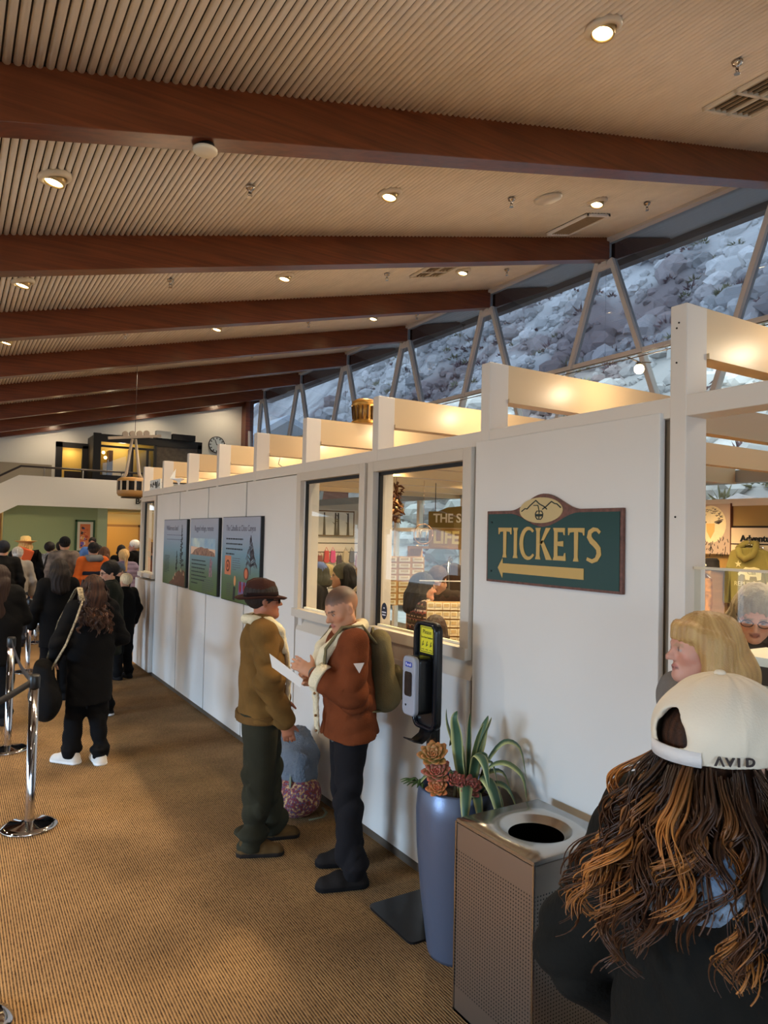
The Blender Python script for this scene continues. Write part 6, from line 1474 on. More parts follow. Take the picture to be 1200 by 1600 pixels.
        if arms:
            for sd in 'RL':
                E, W = J['el'+sd], J['wr'+sd]; Wc = E+(W-E)*sl_end
                P += [cap(J['sh'+sd], E, sleeve[0]*k, sleeve[1]*k, .05), cap(E, Wc, sleeve[1]*k, sleeve[2]*k, .03)]
        if hood:
            P += [cap(s.tp((-.09, -.09, 1.46)), s.tp((.09, -.09, 1.46)), .055*k, .055*k, .04), cap(s.tp((-.05, -.11, 1.42)), s.tp((.05, -.11, 1.42)), .06*k, .06*k, .04), cap(s.tp((-.10, -.06, 1.47)), s.tp((-.08, .06, 1.44)), .034*k, .03*k, .03), cap(s.tp((.10, -.06, 1.47)), s.tp((.08, .06, 1.44)), .034*k, .03*k, .03)]
        if collar: P += [cap(s.tp((.07*math.sin(a), .075*math.cos(a)-.02, 1.475)), s.tp((.07*math.sin(a+.45), .075*math.cos(a+.45)-.02, 1.475)), collar*k, collar*k, .02) for a in [i*2*PI/14 for i in range(14)]]
        f0 = fold(amp, 9, 26, 2.0)
        EL = [J['elR'], J['elL']]
        def disp(x, y, z):
            e = sum(np.exp(-((x-q[0])**2+(y-q[1])**2+(z-q[2])**2)/.012) for q in EL)
            d = f0(x, y, z)*(0.7+1.2*e).astype(np.float32)
            if puff: d = d+(-puff*np.abs(np.sin(z*PI/.075))).astype(np.float32)
            return d
        up = s.Rt[:, 2]; P0 = s.tp((0, 0, hem))
        c = [(tuple(-up), float(-(up @ P0)))] if arms != 'nocut' else []
        # only the torso is cut at the hem; arms reaching lower are re-added
        ob = sdf_mesh3(name, P[:4]+(P[4+4:] if arms else P[4:]), P[4:8] if arms else [], c, s.h, m, s.root, disp)
        return ob
    # ---- hair
    def hair_cap(s, grow=.010, top=.0, line=.145):
        e = lambda c, r, k=.02: ell(s.hp(*c), np.array(r)*s.hk, k*s.hk, s.Rh)
        return [e((0, -.016, .148+top), (.077+grow, .097+grow, .088+grow))]
    def face_cut(s, y=.052, z=.085, r=(.062, .075, .078)):
        return [ell(s.hp(0, y+.035, z), np.array(r)*s.hk, .012, s.Rh)]
    def hair_mesh(s, style, rgb, name='hair', rgb2=None, h=None, L=0.3, vol=1.0, strand=.005):
        hk = s.hk; c = lambda a, b, ra, rb, k=.03: cap(s.hp(*a), s.hp(*b), ra*hk, rb*hk, k*hk)
        P = s.hair_cap(.012*vol, .004); sub = s.face_cut()
        if style in ('long', 'bob', 'big', 'pony'):
            Lz = {'long': -L, 'bob': .02, 'big': -L, 'pony': .06}[style]
            if style != 'pony':
                for sg in (-1, 1):
                    P += [c((sg*.068, -.02, .14), (sg*(.082+.02*(vol-1)), -.03, min(.06, Lz+.08)), .032*vol, .034*vol), c((sg*(.082+.02*(vol-1)), -.03, min(.06, Lz+.08)), (sg*.075*vol, -.06, Lz), .036*vol, .028*vol)]
                P += [c((0, -.07, .14), (0, -.10, .03), .06*vol, .062*vol), c((0, -.10, .03), (0, -.125, Lz), .066*vol, .05*vol), c((-.05, -.09, .06), (-.06, -.11, Lz+.02), .05*vol, .04*vol), c((.05, -.09, .06), (.06, -.11, Lz+.02), .05*vol, .04*vol)]
            else: P += [c((0, -.10, .17), (0, -.145, .13), .03, .035), c((0, -.145, .13), (0, -.15, -.12), .032, .018)]
        if style == 'curly': P += [ell(s.hp(0, -.02, .155), np.array((.10, .115, .105))*hk, .02, s.Rh)]
        ca = np.array(lin(rgb)); cb = np.array(lin(rgb2)) if rgb2 else ca*1.7+.01
        Rh, piv = s.Rh, s.piv
        def disp(x, y, z):
            q = np.stack([x-piv[0], y-piv[1], z-piv[2]], -1) @ Rh
            a = np.arctan2(q[:, 0], q[:, 1]-.0); 
            w = np.sin(a*23+3*np.sin(q[:, 2]*17))+0.6*np.sin(a*41-q[:, 2]*23)
            if style == 'curly': w = 1.8*np.sin(q[:, 0]*130)*np.sin(q[:, 1]*120)*np.sin(q[:, 2]*125)
            return (strand*w*.6).astype(np.float32)
        def col(p):
            q = (p-piv) @ Rh; a = np.arctan2(q[:, 0], q[:, 1])
            w = 0.5+0.5*np.sin(a*37+2.5*np.sin(q[:, 2]*19)+1.7*np.sin(a*11)); return ca*(1-w[:, None]*.55)+cb*w[:, None]*.55
        return sdf_mesh(name, P, h or s.h, vcol_mat('hair_surface', 0.6, 0.18, 0.35, 160), s.root, sub=sub, disp=disp, col=col)
    def mb(s, fn, name, mats, smooth=True, parent=None):
        """extra piece modelled in head coordinates"""
        b = MB(); fn(b); T = s
        b.v = [tuple(T.hp(*p)) for p in b.v]
        return b.build(name, mats, parent or s.root)
    def cap_hat(s, rgb, name='cap', back=False, beanie=False, brim=.075, text_=None):
        hk = s.hk; e = lambda c, r, k=.01: ell(s.hp(*c), np.array(r)*hk, k*hk, s.Rh)
        P = [e((0, -.014, .155), (.092, .112, .098))]
        z0 = .135
        sg = -1 if back else 1
        n = s.Rh[:, 2]; d = float(-(n @ s.hp(0, 0, z0 if not beanie else .125)))
        o = sdf_mesh(name, P, s.h*.8, cloth('hat_%d_%d_%d' % rgb, rgb), s.root, cuts=[(tuple(-n), d)])
        if not beanie:
            def f(b):
                pts = []
                for i in range(13):
                    a = -1.15+2.3*i/12; pts.append((.088*math.sin(a), sg*(.075+.03*math.cos(a))+(-.014), z0)); 
                out = [(x_*1.0, y_+sg*brim*math.cos((i-6)/6*1.3), z0-.018*math.cos((i-6)/6*1.2)+.004) for i, (x_, y_, z_) in enumerate(pts)]
                vs = pts+out; vs2 = [(a_, b_, c_-.004) for a_, b_, c_ in vs]
                b.add(vs+vs2, [(i, i+1, 13+i+1, 13+i) for i in range(12)]+[(26+i, 39+i, 39+i+1, 26+i+1) for i in range(12)]+[(13+i, 13+i+1, 39+i+1, 39+i) for i in range(12)], 0, True)
            s.mb(f, 'brim', cloth('hat_%d_%d_%d' % rgb, rgb), parent=s.root)
        return o
    def glasses(s, rgb=(30, 24, 22), dark=False):
        def f(b):
            for sg in (-1, 1):
                if dark: b.prism([(sg*.034+.024*math.cos(a), .012*0+.019*math.sin(a)) for a in [2*PI*i/16 for i in range(16)]], .002, (0, .094, .110), rot_from((1, 0, 0), (0, 1, 0)))
                b.tube([(sg*.034+.025*math.cos(a), .094, .110+.018*math.sin(a)) for a in [2*PI*i/16 for i in range(17)]], .0026, 5)
                b.tube([(sg*.058, .092, .114), (sg*.076, .06, .116), (sg*.082, -.005, .116)], .0025, 5)
            b.tube([(-.010, .097, .112), (.010, .097, .112)], .0025, 5)
        return s.mb(f, 'glasses', mat('glasses_%d_%d_%d' % rgb, rgb, 0.25))
def sdf_field(P, sub, h, lo, n):
    xs = [lo[i]+h*np.arange(n[i]) for i in range(3)]
    F = np.full(n, 1.0, np.float32)
    def go(ps, fn):
        for p in ps:
            k = p[5] if p[0] == 'c' else p[3]; mg = k+3*h
            a, b = prim_box(p); i0 = np.clip(np.floor((a-mg-lo)/h).astype(int), 0, n-1); i1 = np.clip(np.ceil((b+mg-lo)/h).astype(int)+1, 1, n)
            s = tuple(slice(i0[i], i1[i]) for i in range(3))
            if any(q.start >= q.stop for q in s): continue
            X, Y, Z = np.meshgrid(xs[0][s[0]], xs[1][s[1]], xs[2][s[2]], indexing='ij', sparse=True)
            F[s] = fn(F[s], prim_eval(p, X, Y, Z), max(k, 1e-4))
    go(P, smin); go(sub, lambda a, b, k: -smin(-a, b, k))
    return F, xs
def bounds(P, h):
    lo = np.min([prim_box(p)[0] for p in P], 0)-4*h; hi = np.max([prim_box(p)[1] for p in P], 0)+4*h
    return lo, np.ceil((hi-lo)/h).astype(int)+1
def field_mesh(name, F, lo, h, m, parent, col=None):
    g = openvdb.FloatGrid(); g.background = 1.0
    g.copyFromArray(np.ascontiguousarray(np.minimum(F, 1.0))); g.transform = openvdb.createLinearTransform(voxelSize=h)
    pts, quads = g.convertToQuads(isovalue=0.0)
    pts = np.asarray(pts)+lo; quads = np.asarray(quads)[:, ::-1]
    return np_mesh(name, pts, quads, m, parent, col(pts) if col is not None else None)
def sdf_mesh2(name, P, sub, add, h, m, parent, col):
    lo, n = bounds(P, h); F, xs = sdf_field(P, sub, h, lo, n)
    G, _ = sdf_field(add, [], h, lo, n)
    return field_mesh(name, smin(F, G, .003), lo, h, m, parent, col)
def sdf_mesh3(name, P, A, cuts, h, m, parent, disp, col=None):
    """torso P cut by planes, then joined smoothly with the limbs A"""
    lo, n = bounds(P+A, h); F, xs = sdf_field(P, [], h, lo, n)
    X, Y, Z = np.meshgrid(*xs, indexing='ij', sparse=True)
    for (nv, d) in cuts: F = np.maximum(F, (X*nv[0]+Y*nv[1]+Z*nv[2]-d).astype(np.float32))
    if A:
        G, _ = sdf_field(A, [], h, lo, n); F = smin(F, G, .035)
    if disp is not None:
        ii = np.nonzero(np.abs(F) < 6*h); F[ii] += disp(xs[0][ii[0]], xs[1][ii[1]], xs[2][ii[2]])
    return field_mesh(name, F, lo, h, m, parent, col)
# ================================================================== the two men by the partition
C_CORD = cloth('olive_corduroy', (116, 84, 42), 0.5, 260, 0.22); C_SHERPA = cloth('cream_fleece', (240, 224, 188), 0.9, 170, 0.08)
C_OLIVE = cloth('olive_trousers', (48, 46, 34), 0.2, 160, 0.2); C_RUST = cloth('rust_suede', (108, 54, 27), 0.3, 140, 0.22); C_BLACKD = cloth('black_denim', (30, 28, 30), 0.2, 200, 0.2)
C_GREYT = cloth('grey_shirt', (96, 96, 90), 0.2, 150)
hm_ = Person('person in a brown fedora and olive corduroy jacket with hands down, facing the white partition', (1.74, 4.28), -1.88, 1.70, (176, 112, 82), 0.0085, wide=1.08,
    pose=dict(elR=(.275, .01, 1.15), wrR=(.25, .13, .885), elL=(-.26, .0, 1.15), wrL=(-.22, .16, .92), hipR=(.09, -.02, .93), kneeR=(.095, .0, .50), ankR=(.08, -.05, .085), toeR=(.10, .13, .035), ankL=(-.15, .08, .085), kneeL=(-.12, .07, .50), toeL=(-.15, .26, .035)),
    head=(0.10, 0.02, 0), hscale=1.06, hair_rgb=(36, 28, 24), hands={'R': dict(d=(0, .25, -1), curl=.45), 'L': dict(d=(0.1, .3, -1), curl=.4)})
hm_.body(); hm_.trousers(C_OLIVE, (.12, .09, .085), .035, .016, stack=1, cuts=[((0, 0, -1), -.035), ((0, 0, 1), .885)])
hm_.shoes((86, 64, 36), (36, 30, 26), 1.08)
hm_.top(C_CORD, 'jacket', hem=.87, t=.038, sleeve=(.082, .074, .062), amp=.016, drop=.022)
def collar_mesh(P, pts, w, name='collar', m=None):
    """fleece collar: flattened band laid around the neck and down the lapels"""
    pr = []
    for (a, b) in zip(pts[:-1], pts[1:]): pr.append(cap(P.tp(a), P.tp(b), w[0]*P.k, w[0]*P.k, .02))
    return sdf_mesh(name, pr, P.h, m or C_SHERPA, P.root, disp=lambda x, y, z: (.0035*np.sin(x*210+z*60)*np.sin(y*200+2)*np.sin(z*190)).astype(np.float32))
collar_mesh(hm_, [(.07, .13, 1.30), (.085, .10, 1.42), (.10, .03, 1.485), (.08, -.07, 1.495), (0, -.115, 1.495), (-.08, -.07, 1.495), (-.10, .03, 1.485), (-.085, .10, 1.42), (-.07, .13, 1.30)], (.030,))
collar_mesh(hm_, [(.03, .165, .95), (.035, .17, 1.1), (.06, .15, 1.28)], (.017,), 'lapel_edge')
def hem_band(P, z0, z1, t, m, name='waistband', drop=.0):
    k = P.k; w = P.wide
    up = P.Rt[:, 2]
    return sdf_mesh(name, [cap(P.tp((0, 0, z0-.1)), P.tp((0, 0, z1+.1)), t*k*w, t*k*w, .01, .72, P.Rt[:, 0])], P.h, m, P.root, cuts=[(tuple(-up), float(-(up @ P.tp((0, 0, z0))))), (tuple(up), float(up @ P.tp((0, 0, z1))))])
hem_band(hm_, .852, .905, .218, cloth('olive_corduroy_band', (104, 74, 38), 0.4, 200, 0.2))
hm_.hair_mesh('short', (40, 32, 28), L=.1, strand=.002)
HATM = cloth('brown_felt', (64, 38, 30), 0.15, 90, 0.12)
def fed(b):
    b.lathe([(.088, .128), (.10, .130), (.135, .122), (.152, .132), (.150, .136), (.13, .128), (.098, .138), (.094, .155), (.090, .20), (.083, .232), (.060, .245), (.03, .236), (0, .228)], (0, -.015, 0), 40, 0, None, True, 0.92, 1.08)
    for i, (x, y, z) in enumerate(b.v):
        if z > .185:
            f = min(1, (z-.185)/.055); z2 = z-.030*f*math.exp(-(x/.028)**2)+.006*f*(y < 0); x2 = x*(1-.42*f*max(0, (y+.015)/.09)); b.v[i] = (x2, y, z2)
        elif z < .14 and math.hypot(x, y+.015) > .11:
            b.v[i] = (x, y, z+.014*(abs(x)/.14)**2-.010*max(0, y/.14))
o = hm_.mb(fed, 'fedora', HATM)
for v in o.data.vertices: pass
def band(b): b.lathe([(.0985, .139), (.1015, .142), (.0985, .166), (.0945, .167)], (0, -.015, 0), 40, 0, None, True, 0.93, 1.09)
hm_.mb(band, 'hat_band', cloth('hat_ribbon', (34, 20, 17), 0.1, 90))
hm_.glasses((18, 16, 16), True)

sm_ = Person('person with shaved head in a rust fleece-lined jacket reading a white paper', (2.05, 3.68), 1.255, 1.70, (196, 140, 106), 0.008, wide=1.04, lean=0.07,
    pose=dict(elL=(-.27, .03, 1.135), wrL=(-.115, .235, 1.245), elR=(.25, .0, 1.13), wrR=(.10, .20, 1.16), hipL=(-.09, 0, .93), kneeL=(-.10, .02, .50), ankL=(-.115, -.02, .085), toeL=(-.12, .17, .035), ankR=(.17, -.06, .085), kneeR=(.13, .0, .50), toeR=(.18, .13, .035)),
    head=(0.42, -0.32, 0.05), hscale=1.1, hair_rgb=(40, 32, 28), stubble=((58, 46, 40), .88),
    hands={'L': dict(d=(.42, .80, .42), n=(.80, -.25, -.45), curl=.16, spread=.10, thumb=(.55, .75, .1)), 'R': dict(d=(-.45, .85, .15), n=(-.75, -.30, .55), curl=.75, thumb=(.7, .3, .6))})
sm_.body(); sm_.trousers(C_BLACKD, (.105, .078, .068), .05, .012, stack=1)
sm_.shoes((34, 30, 28), (20, 18, 18), 1.12, .05)
sm_.top(C_GREYT, 'shirt', hem=.835, t=.025, sleeve=(.06, .05, .04), amp=.003)
sm_.top(C_RUST, 'jacket', hem=.865, t=.05, sleeve=(.090, .086, .066), amp=.015, drop=.05, sl_end=.84)
collar_mesh(sm_, [(.055, .175, 1.30), (.08, .14, 1.38), (.11, .05, 1.455), (.09, -.06, 1.495), (0, -.105, 1.505), (-.09, -.06, 1.495), (-.112, .05, 1.455), (-.095, .14, 1.38), (-.075, .175, 1.30)], (.036,))
collar_mesh(sm_, [(-.03, .20, .90), (-.03, .20, 1.1), (-.06, .185, 1.29)], (.014,), 'fleece_edge'); collar_mesh(sm_, [(.035, .20, .92), (.035, .20, 1.1), (.05, .185, 1.29)], (.014,), 'fleece_edge')
for sd in 'LR':
    E, W = sm_.J['el'+sd], sm_.J['wr'+sd]
    sdf_mesh('fleece_cuff', [cap(E+(W-E)*.76, E+(W-E)*.93, .083*sm_.k, .078*sm_.k, .01)], .008, C_SHERPA, sm_.root, disp=lambda x, y, z: (.003*np.sin(x*210+z*60)*np.sin(y*200+2)*np.sin(z*190)).astype(np.float32), cuts=[(tuple((W-E)/np.linalg.norm(W-E)), float((W-E)/np.linalg.norm(W-E) @ (E+(W-E)*.97))), (tuple(-(W-E)/np.linalg.norm(W-E)), float(-(W-E)/np.linalg.norm(W-E) @ (E+(W-E)*.74)))])
MB().prism([(-.030, .022), (.030, .022), (0, -.032)][::-1], .004, Vector(sm_.J['shL']*.62+sm_.J['elL']*.38+V3(-.098, -.012, 0)*sm_.k), rot_from((0, -1, 0.05), (-1, 0, .12))).build('sleeve_badge', mat('badge_pale', (226, 206, 190), .5), sm_.root)
for z in (1.26, 1.13, 1.0, .91): MB().sphere(tuple(sm_.tp((-.045, .212-.0*z, z))), .008, 8, 6).build('button', mat('brass_button', (150, 104, 60), .35, metal=.7), sm_.root)
# paper in his hands
pp = thing('paper_sheet', 'folded white paper sheet held up in the hands of the shaved man', 'paper', (2.05, 3.68, 0), 1.255)
a_ = sm_.J['wrR']; hl_ = sm_.J['wrL']
c0 = V3(.02, .33, 1.22)*sm_.k; u_ = V3(.09, .17, .12)*sm_.k; v_ = V3(.06, .03, -.05)
MB().add([tuple(c0-u_*.25), tuple(c0+u_*.9), tuple(c0+u_*.6+v_), tuple(c0-u_*.35+v_*.9), tuple(c0-u_*.25+V3(.0015, -.001, .0015)), tuple(c0+u_*.9+V3(.0015, -.001, .0015)), tuple(c0+u_*.6+v_+V3(.0015, -.001, .0015)), tuple(c0-u_*.35+v_*.9+V3(.0015, -.001, .0015))], [(0, 1, 2, 3), (7, 6, 5, 4), (0, 4, 5, 1), (1, 5, 6, 2), (2, 6, 7, 3), (3, 7, 4, 0)]).build('sheet', mat('paper_white2', (236, 230, 220), .6), pp)
# backpack
bk = thing('backpack', 'olive-tan canvas backpack worn by the person in the rust jacket', 'backpack', (2.05, 3.68, 0), 1.255)
k_ = sm_.k
T = lambda q: sm_.tp(q)
C_PACK = cloth('canvas_olive', (112, 100, 70), 0.3, 160, 0.15)
sdf_mesh('pack_body', [cap(T((-.0, -.225, 1.08)), T((.0, -.205, 1.40)), .135*k_, .115*k_, .05, .62, sm_.Rt[:, 0]), cap(T((0, -.225, 1.06)), T((0, -.24, 1.11)), .13*k_, .13*k_, .05, .7, sm_.Rt[:, 0])], .009, C_PACK, bk, disp=fold(.004, 12, 18, .5))
sdf_mesh('front_pocket', [cap(T((0, -.315, 1.08)), T((0, -.30, 1.20)), .105*k_, .10*k_, .03, .45, sm_.Rt[:, 0])], .009, cloth('canvas_olive2', (100, 88, 60), 0.3, 160, 0.15), bk)
for sg in (-1, 1):
    pr = [(sg*.085, -.165, 1.40), (sg*.105, -.08, 1.515), (sg*.115, .04, 1.515), (sg*.125, .145, 1.40), (sg*.135, .165, 1.25), (sg*.165, .10, 1.10), (sg*.17, -.08, 1.02), (sg*.11, -.17, 1.0)]
    MB().tube([tuple(T(q)) for q in pr], [.022]*5+[.013]*3, 8, flat=.45).build('strap', C_PACK, bk)
MB().tube([tuple(T((-.03, -.16, 1.43))), tuple(T((0, -.17, 1.48))), tuple(T((.03, -.16, 1.43)))], .009, 6).build('grab_handle', C_PACK, bk)
# bags heaped on the floor behind them
fb = thing('grey_fleece_coat', 'grey-blue fleecy coat heaped on a bag on the floor behind the two men', 'coat', (2.24, 4.78, 0))
GF = cloth('fleece_grey', (112, 118, 126), 1.0, 120, 0.2)
sdf_mesh('coat_heap', [ell((0, .02, .40), (.15, .20, .15), .05), ell((-.02, -.05, .30), (.14, .16, .16), .05), cap((-.05, -.17, .40), (-.02, -.16, .12), .055, .04, .04), cap((.0, .12, .45), (.05, .12, .2), .08, .08, .05), ell((.02, .06, .50), (.09, .11, .07), .05)], .009, GF, fb, disp=lambda x, y, z: (.007*np.sin(x*120+3*np.sin(z*30))*np.sin(y*115+2*np.sin(x*40))*np.sin(z*110)+.016*np.abs(np.sin(z*13+x*16+y*9))-.008).astype(np.float32))
fg2 = thing('patterned_bag', 'multicoloured speckled bag on the floor under the grey fleecy coat', 'bag', (2.20, 4.74, 0))
PB = mat('speckle_bag', (92, 60, 52), 0.9, bump=.3, bscale=60, rgb2=(196, 170, 130), nscale=46)
nt_ = PB.node_tree
for n_ in nt_.nodes:
    if n_.type == 'VALTORGB':
        n_.color_ramp.elements[0].position = .36; n_.color_ramp.elements[1].position = .64
        for p_, c_ in ((.44, (150, 54, 48)), (.5, (52, 72, 110)), (.57, (180, 120, 60))): e_ = n_.color_ramp.elements.new(p_); e_.color = (*lin(c_), 1)
sdf_mesh('bag_body', [ell((0, -.02, .15), (.17, .22, .15), .05), ell((-.02, -.08, .10), (.16, .15, .10), .05)], .012, PB, fg2, cuts=[((0, 0, -1), -.002)], disp=fold(.006, 14, 22))
MB().tube([(-.12, -.14, .14), (-.10, -.14, .24), (-.08, -.10, .31), (-.06, -.02, .3)], .014, 8, flat=.4).build('strap', cloth('strap_sage', (120, 124, 104), .2), fg2)
MB().tube([(.0, -.25, .02), (.10, -.27, .03), (.16, -.20, .025), (.18, -.10, .02)], .010, 6, flat=.5).build('strap', cloth('strap_sage', (120, 124, 104), .2), fg2)

# ================================================================== the two women in front on the other side
bl = Person('person with straight blonde hair and fringe in profile behind the white cap', (2.17, 1.49), 1.04, 1.79, (206, 150, 128), 0.0075, female=True, head=(0, -0.04, 0), hair_rgb=(150, 112, 62), lips=(180, 110, 100), brow=(180, 140, 110), wide=.92, hscale=.93)
bl.body(); bl.trousers(C_BLACKD); bl.shoes()
bl.top(cloth('grey_sweater', (120, 112, 104), .4, 80), 'sweater', hem=.84, t=.03)
def blonde(P):
    hk = P.hk; c = lambda a, b, ra, rb, k=.03: cap(P.hp(*a), P.hp(*b), ra*hk, rb*hk, k*hk)
    pr = [ell(P.hp(0, -.018, .150), np.array((.083, .104, .094))*hk, .02, P.Rh)]
    pr += [c((x, .078-abs(x)*.45, .19), (x*1.15, .091-abs(x)*.55, .153), .015, .008, .02) for x in (-.06, -.04, -.02, 0, .02, .04, .06)]
    for sg in (-1, 1):
        pr += [c((sg*.074, .030, .17), (sg*.082, .004, .10), .018, .020), c((sg*.080, -.01, .15), (sg*.090, -.005, .02), .032, .034), c((sg*.090, -.005, .02), (sg*.088, -.02, -.14), .034, .03), c((sg*.07, -.05, .12), (sg*.08, -.06, -.16), .045, .045)]
    pr += [c((0, -.08, .16), (0, -.125, .02), .07, .075), c((0, -.125, .02), (0, -.135, -.18), .078, .07), c((-.05, -.09, .02), (-.055, -.11, -.18), .06, .055), c((.05, -.09, .02), (.055, -.11, -.18), .06, .055)]
    sub = [ell(P.hp(0, .088, .075), np.array((.060, .070, .070))*hk, .012, P.Rh)]
    Rh, piv = P.Rh, P.piv; ca, cb, cd = np.array(lin((206, 168, 108))), np.array(lin((168, 124, 70))), np.array(lin((146, 112, 78)))
    def par(q): return np.arctan2(q[:, 0], q[:, 1]+.02)
    def disp(x, y, z):
        q = np.stack([x-piv[0], y-piv[1], z-piv[2]], -1) @ Rh; a = par(q)
        return (.0016*np.sin(a*34+2*np.sin(q[:, 2]*9))+.0012*np.sin(a*75)).astype(np.float32)
    def col(p):
        q = (p-piv) @ Rh; a = par(q); w = .5+.22*np.sin(a*31+3*np.sin(q[:, 2]*7)+np.sin(a*13))+.2*np.sin(a*8+q[:, 2]*14); lo_ = np.clip((.02-q[:, 2])/.12, 0, 1)[:, None]
        c_ = ca*w[:, None]+cb*(1-w[:, None]); return c_*(1-.55*lo_)+cd*.55*lo_
    sdf_mesh('hair', pr, P.h*.8, vcol_mat('hair_surface_fine', 0.42, 0.45, 0.4, 220), P.root, sub=sub, disp=disp, col=col)
blonde(bl)
cw_ = Person('person with long curly highlighted brown hair in a white cap and dark coat, back turned', (1.178, .748), -1.77, 1.772, (200, 150, 124), 0.009, female=True, head=(0, 0.02, 0), hair_rgb=(60, 36, 24), wide=1.03, pose=dict(elR=(.33, -.06, 1.13), wrR=(.33, .12, .95), elL=(-.33, -.06, 1.13), wrL=(-.33, .12, .95)))
cw_.body(); cw_.trousers(C_BLACKD); cw_.shoes()
C_COAT = cloth('coat_black_green', (25, 24, 21), 0.25, 90, 0.18)
cw_.top(C_COAT, 'coat', hem=.72, t=.055, sleeve=(.098, .095, .08), amp=.014, drop=.04, hood=False)
sdf_mesh('coat_collar', [cap(cw_.tp((-.14, -.10, 1.41)), cw_.tp((0, -.13, 1.40)), .05, .05, .05), cap(cw_.tp((0, -.13, 1.40)), cw_.tp((.14, -.10, 1.41)), .05, .05, .05), cap(cw_.tp((-.18, -.05, 1.43)), cw_.tp((-.14, .08, 1.43)), .05, .05, .04), cap(cw_.tp((.18, -.05, 1.43)), cw_.tp((.14, .08, 1.43)), .05, .05, .04)], .01, C_COAT, cw_.root, disp=fold(.006, 14, 20))
sdf_mesh('scarf', [cap(cw_.tp((-.07, -.10, 1.475)), cw_.tp((.07, -.10, 1.475)), .050, .050, .03), cap(cw_.tp((.10, -.115, 1.435)), cw_.tp((.02, -.155, 1.415)), .058, .045, .03), cap(cw_.tp((-.09, -.05, 1.47)), cw_.tp((-.08, .06, 1.46)), .04, .04, .03), cap(cw_.tp((.09, -.05, 1.47)), cw_.tp((.08, .06, 1.46)), .04, .04, .03)], .009, cloth('scarf_blue', (92, 118, 150), .5, 120, rgb2=(170, 184, 196)), cw_.root, disp=fold(.008, 18, 40))
def white_cap(P):
    hk = P.hk; m = cloth('cap_white', (226, 212, 190), 0.12, 240, 0.04)
    W = .104
    n = P.Rh[:, 2]
    crown = [ell(P.hp(0, -.012, .150), np.array((.099, .121, .101))*hk, .01, P.Rh)]
    hole = [cap(P.hp(-.014, -.14, .165), P.hp(.014, -.14, .165), .029*hk, .029*hk, .004), cap(P.hp(-.034, -.14, .153), P.hp(.034, -.14, .153), .014*hk, .018*hk, .01), cap(P.hp(0, -.135, .175), P.hp(0, -.10, .182), .026*hk, .020*hk, .004)]
    inner = [ell(P.hp(0, -.012, .149), np.array((.0905, .1125, .0925))*hk, .001, P.Rh)]
    Rh, piv = P.Rh, P.piv
    def disp(x, y, z):
        q = np.stack([x-piv[0], y-piv[1], z-piv[2]], -1) @ Rh; a = np.arctan2(q[:, 0], q[:, 1])
        seam = np.exp(-(np.abs(((a/(PI/3)+.5) % 1)-.5)/.02)**2)
        return (.0022*np.sin(q[:, 2]*60+3*np.sin(a*3))*np.sin(a*5+1)-.0012*seam).astype(np.float32)
    sdf_mesh('cap', crown, .003, m, P.root, sub=inner+hole, cuts=[(tuple(-n), float(-(n @ P.hp(0, 0, .117))))], disp=disp)
    def strap(b):
        pts = []
        for i in range(15):
            a = -0.62+1.24*i/14; pts.append((.0985*math.sin(a), -.012-.1205*math.cos(a), .128))
        vs = [(x, y, z+dz) for dz in (-.011, .013) for x, y, z in pts]; vs += [(x*.97, y*.97, z) for x, y, z in vs]
        b.add(vs, [(i, i+1, 15+i+1, 15+i) for i in range(14)]+[(30+i, 45+i, 45+i+1, 30+i+1) for i in range(14)]+[(15+i, 16+i, 46+i, 45+i) for i in range(14)]+[(i, 30+i, 31+i, i+1) for i in range(14)], 0, True)
    P.mb(strap, 'cap_strap', cloth('cap_strap', (222, 216, 212), .1, 200))
    P.mb(lambda b: b.sphere((0, -.012, .2515), .010, 12, 8, 0, (1, 1, .6)), 'top_button', m)
    def vis(b):
        top = []; N_ = 14
        for i in range(N_+1):
            a = -1.2+2.4*i/N_; top.append((.092*math.sin(a), -.012+.118*math.cos(a), .122))
        out = [(x*1.05, y+.085*math.cos((i-7)/7*1.25), z-.02+.012*math.cos((i-7)/7*1.5)) for i, (x, y, z) in enumerate(top)]
        vs = top+out; vs += [(x, y, z-.004) for x, y, z in vs]; q = N_+1
        b.add(vs, [(i, i+1, q+i+1, q+i) for i in range(N_)]+[(2*q+i, 3*q+i, 3*q+i+1, 2*q+i+1) for i in range(N_)]+[(q+i, q+i+1, 3*q+i+1, 3*q+i) for i in range(N_)], 0, True)
    P.mb(vis, 'visor', m)
    # raised lettering on the band beside the strap, one letter at a time around the curve
    for i, ch in enumerate(('\u039b', 'V', 'I', 'D')):
        a = PI-0.80+(-0.135*i if False else 0.0)
        ang = 0.86+0.135*i - (0.02 if ch == 'I' else 0)
        x = .1005*math.sin(ang); y = -.012-.1225*math.cos(ang)
        # her right-hand side of the strap is towards the camera
        pos = P.hp(x, y, .1305)
        nrm = P.Rh @ V3(x/.0975**2, (y+.012)/.1195**2, 0); nrm /= np.linalg.norm(nrm)
        xa = P.Rh @ V3(math.cos(ang), math.sin(ang), 0)
        R = rot_from(tuple(xa), tuple(nrm))
        text('cap_letter', ch, .019, mat('thread_dark', (52, 42, 40), .8), P.root, Vector(pos), R, .001, sx=1.15, bold=.0006)
white_cap(cw_)
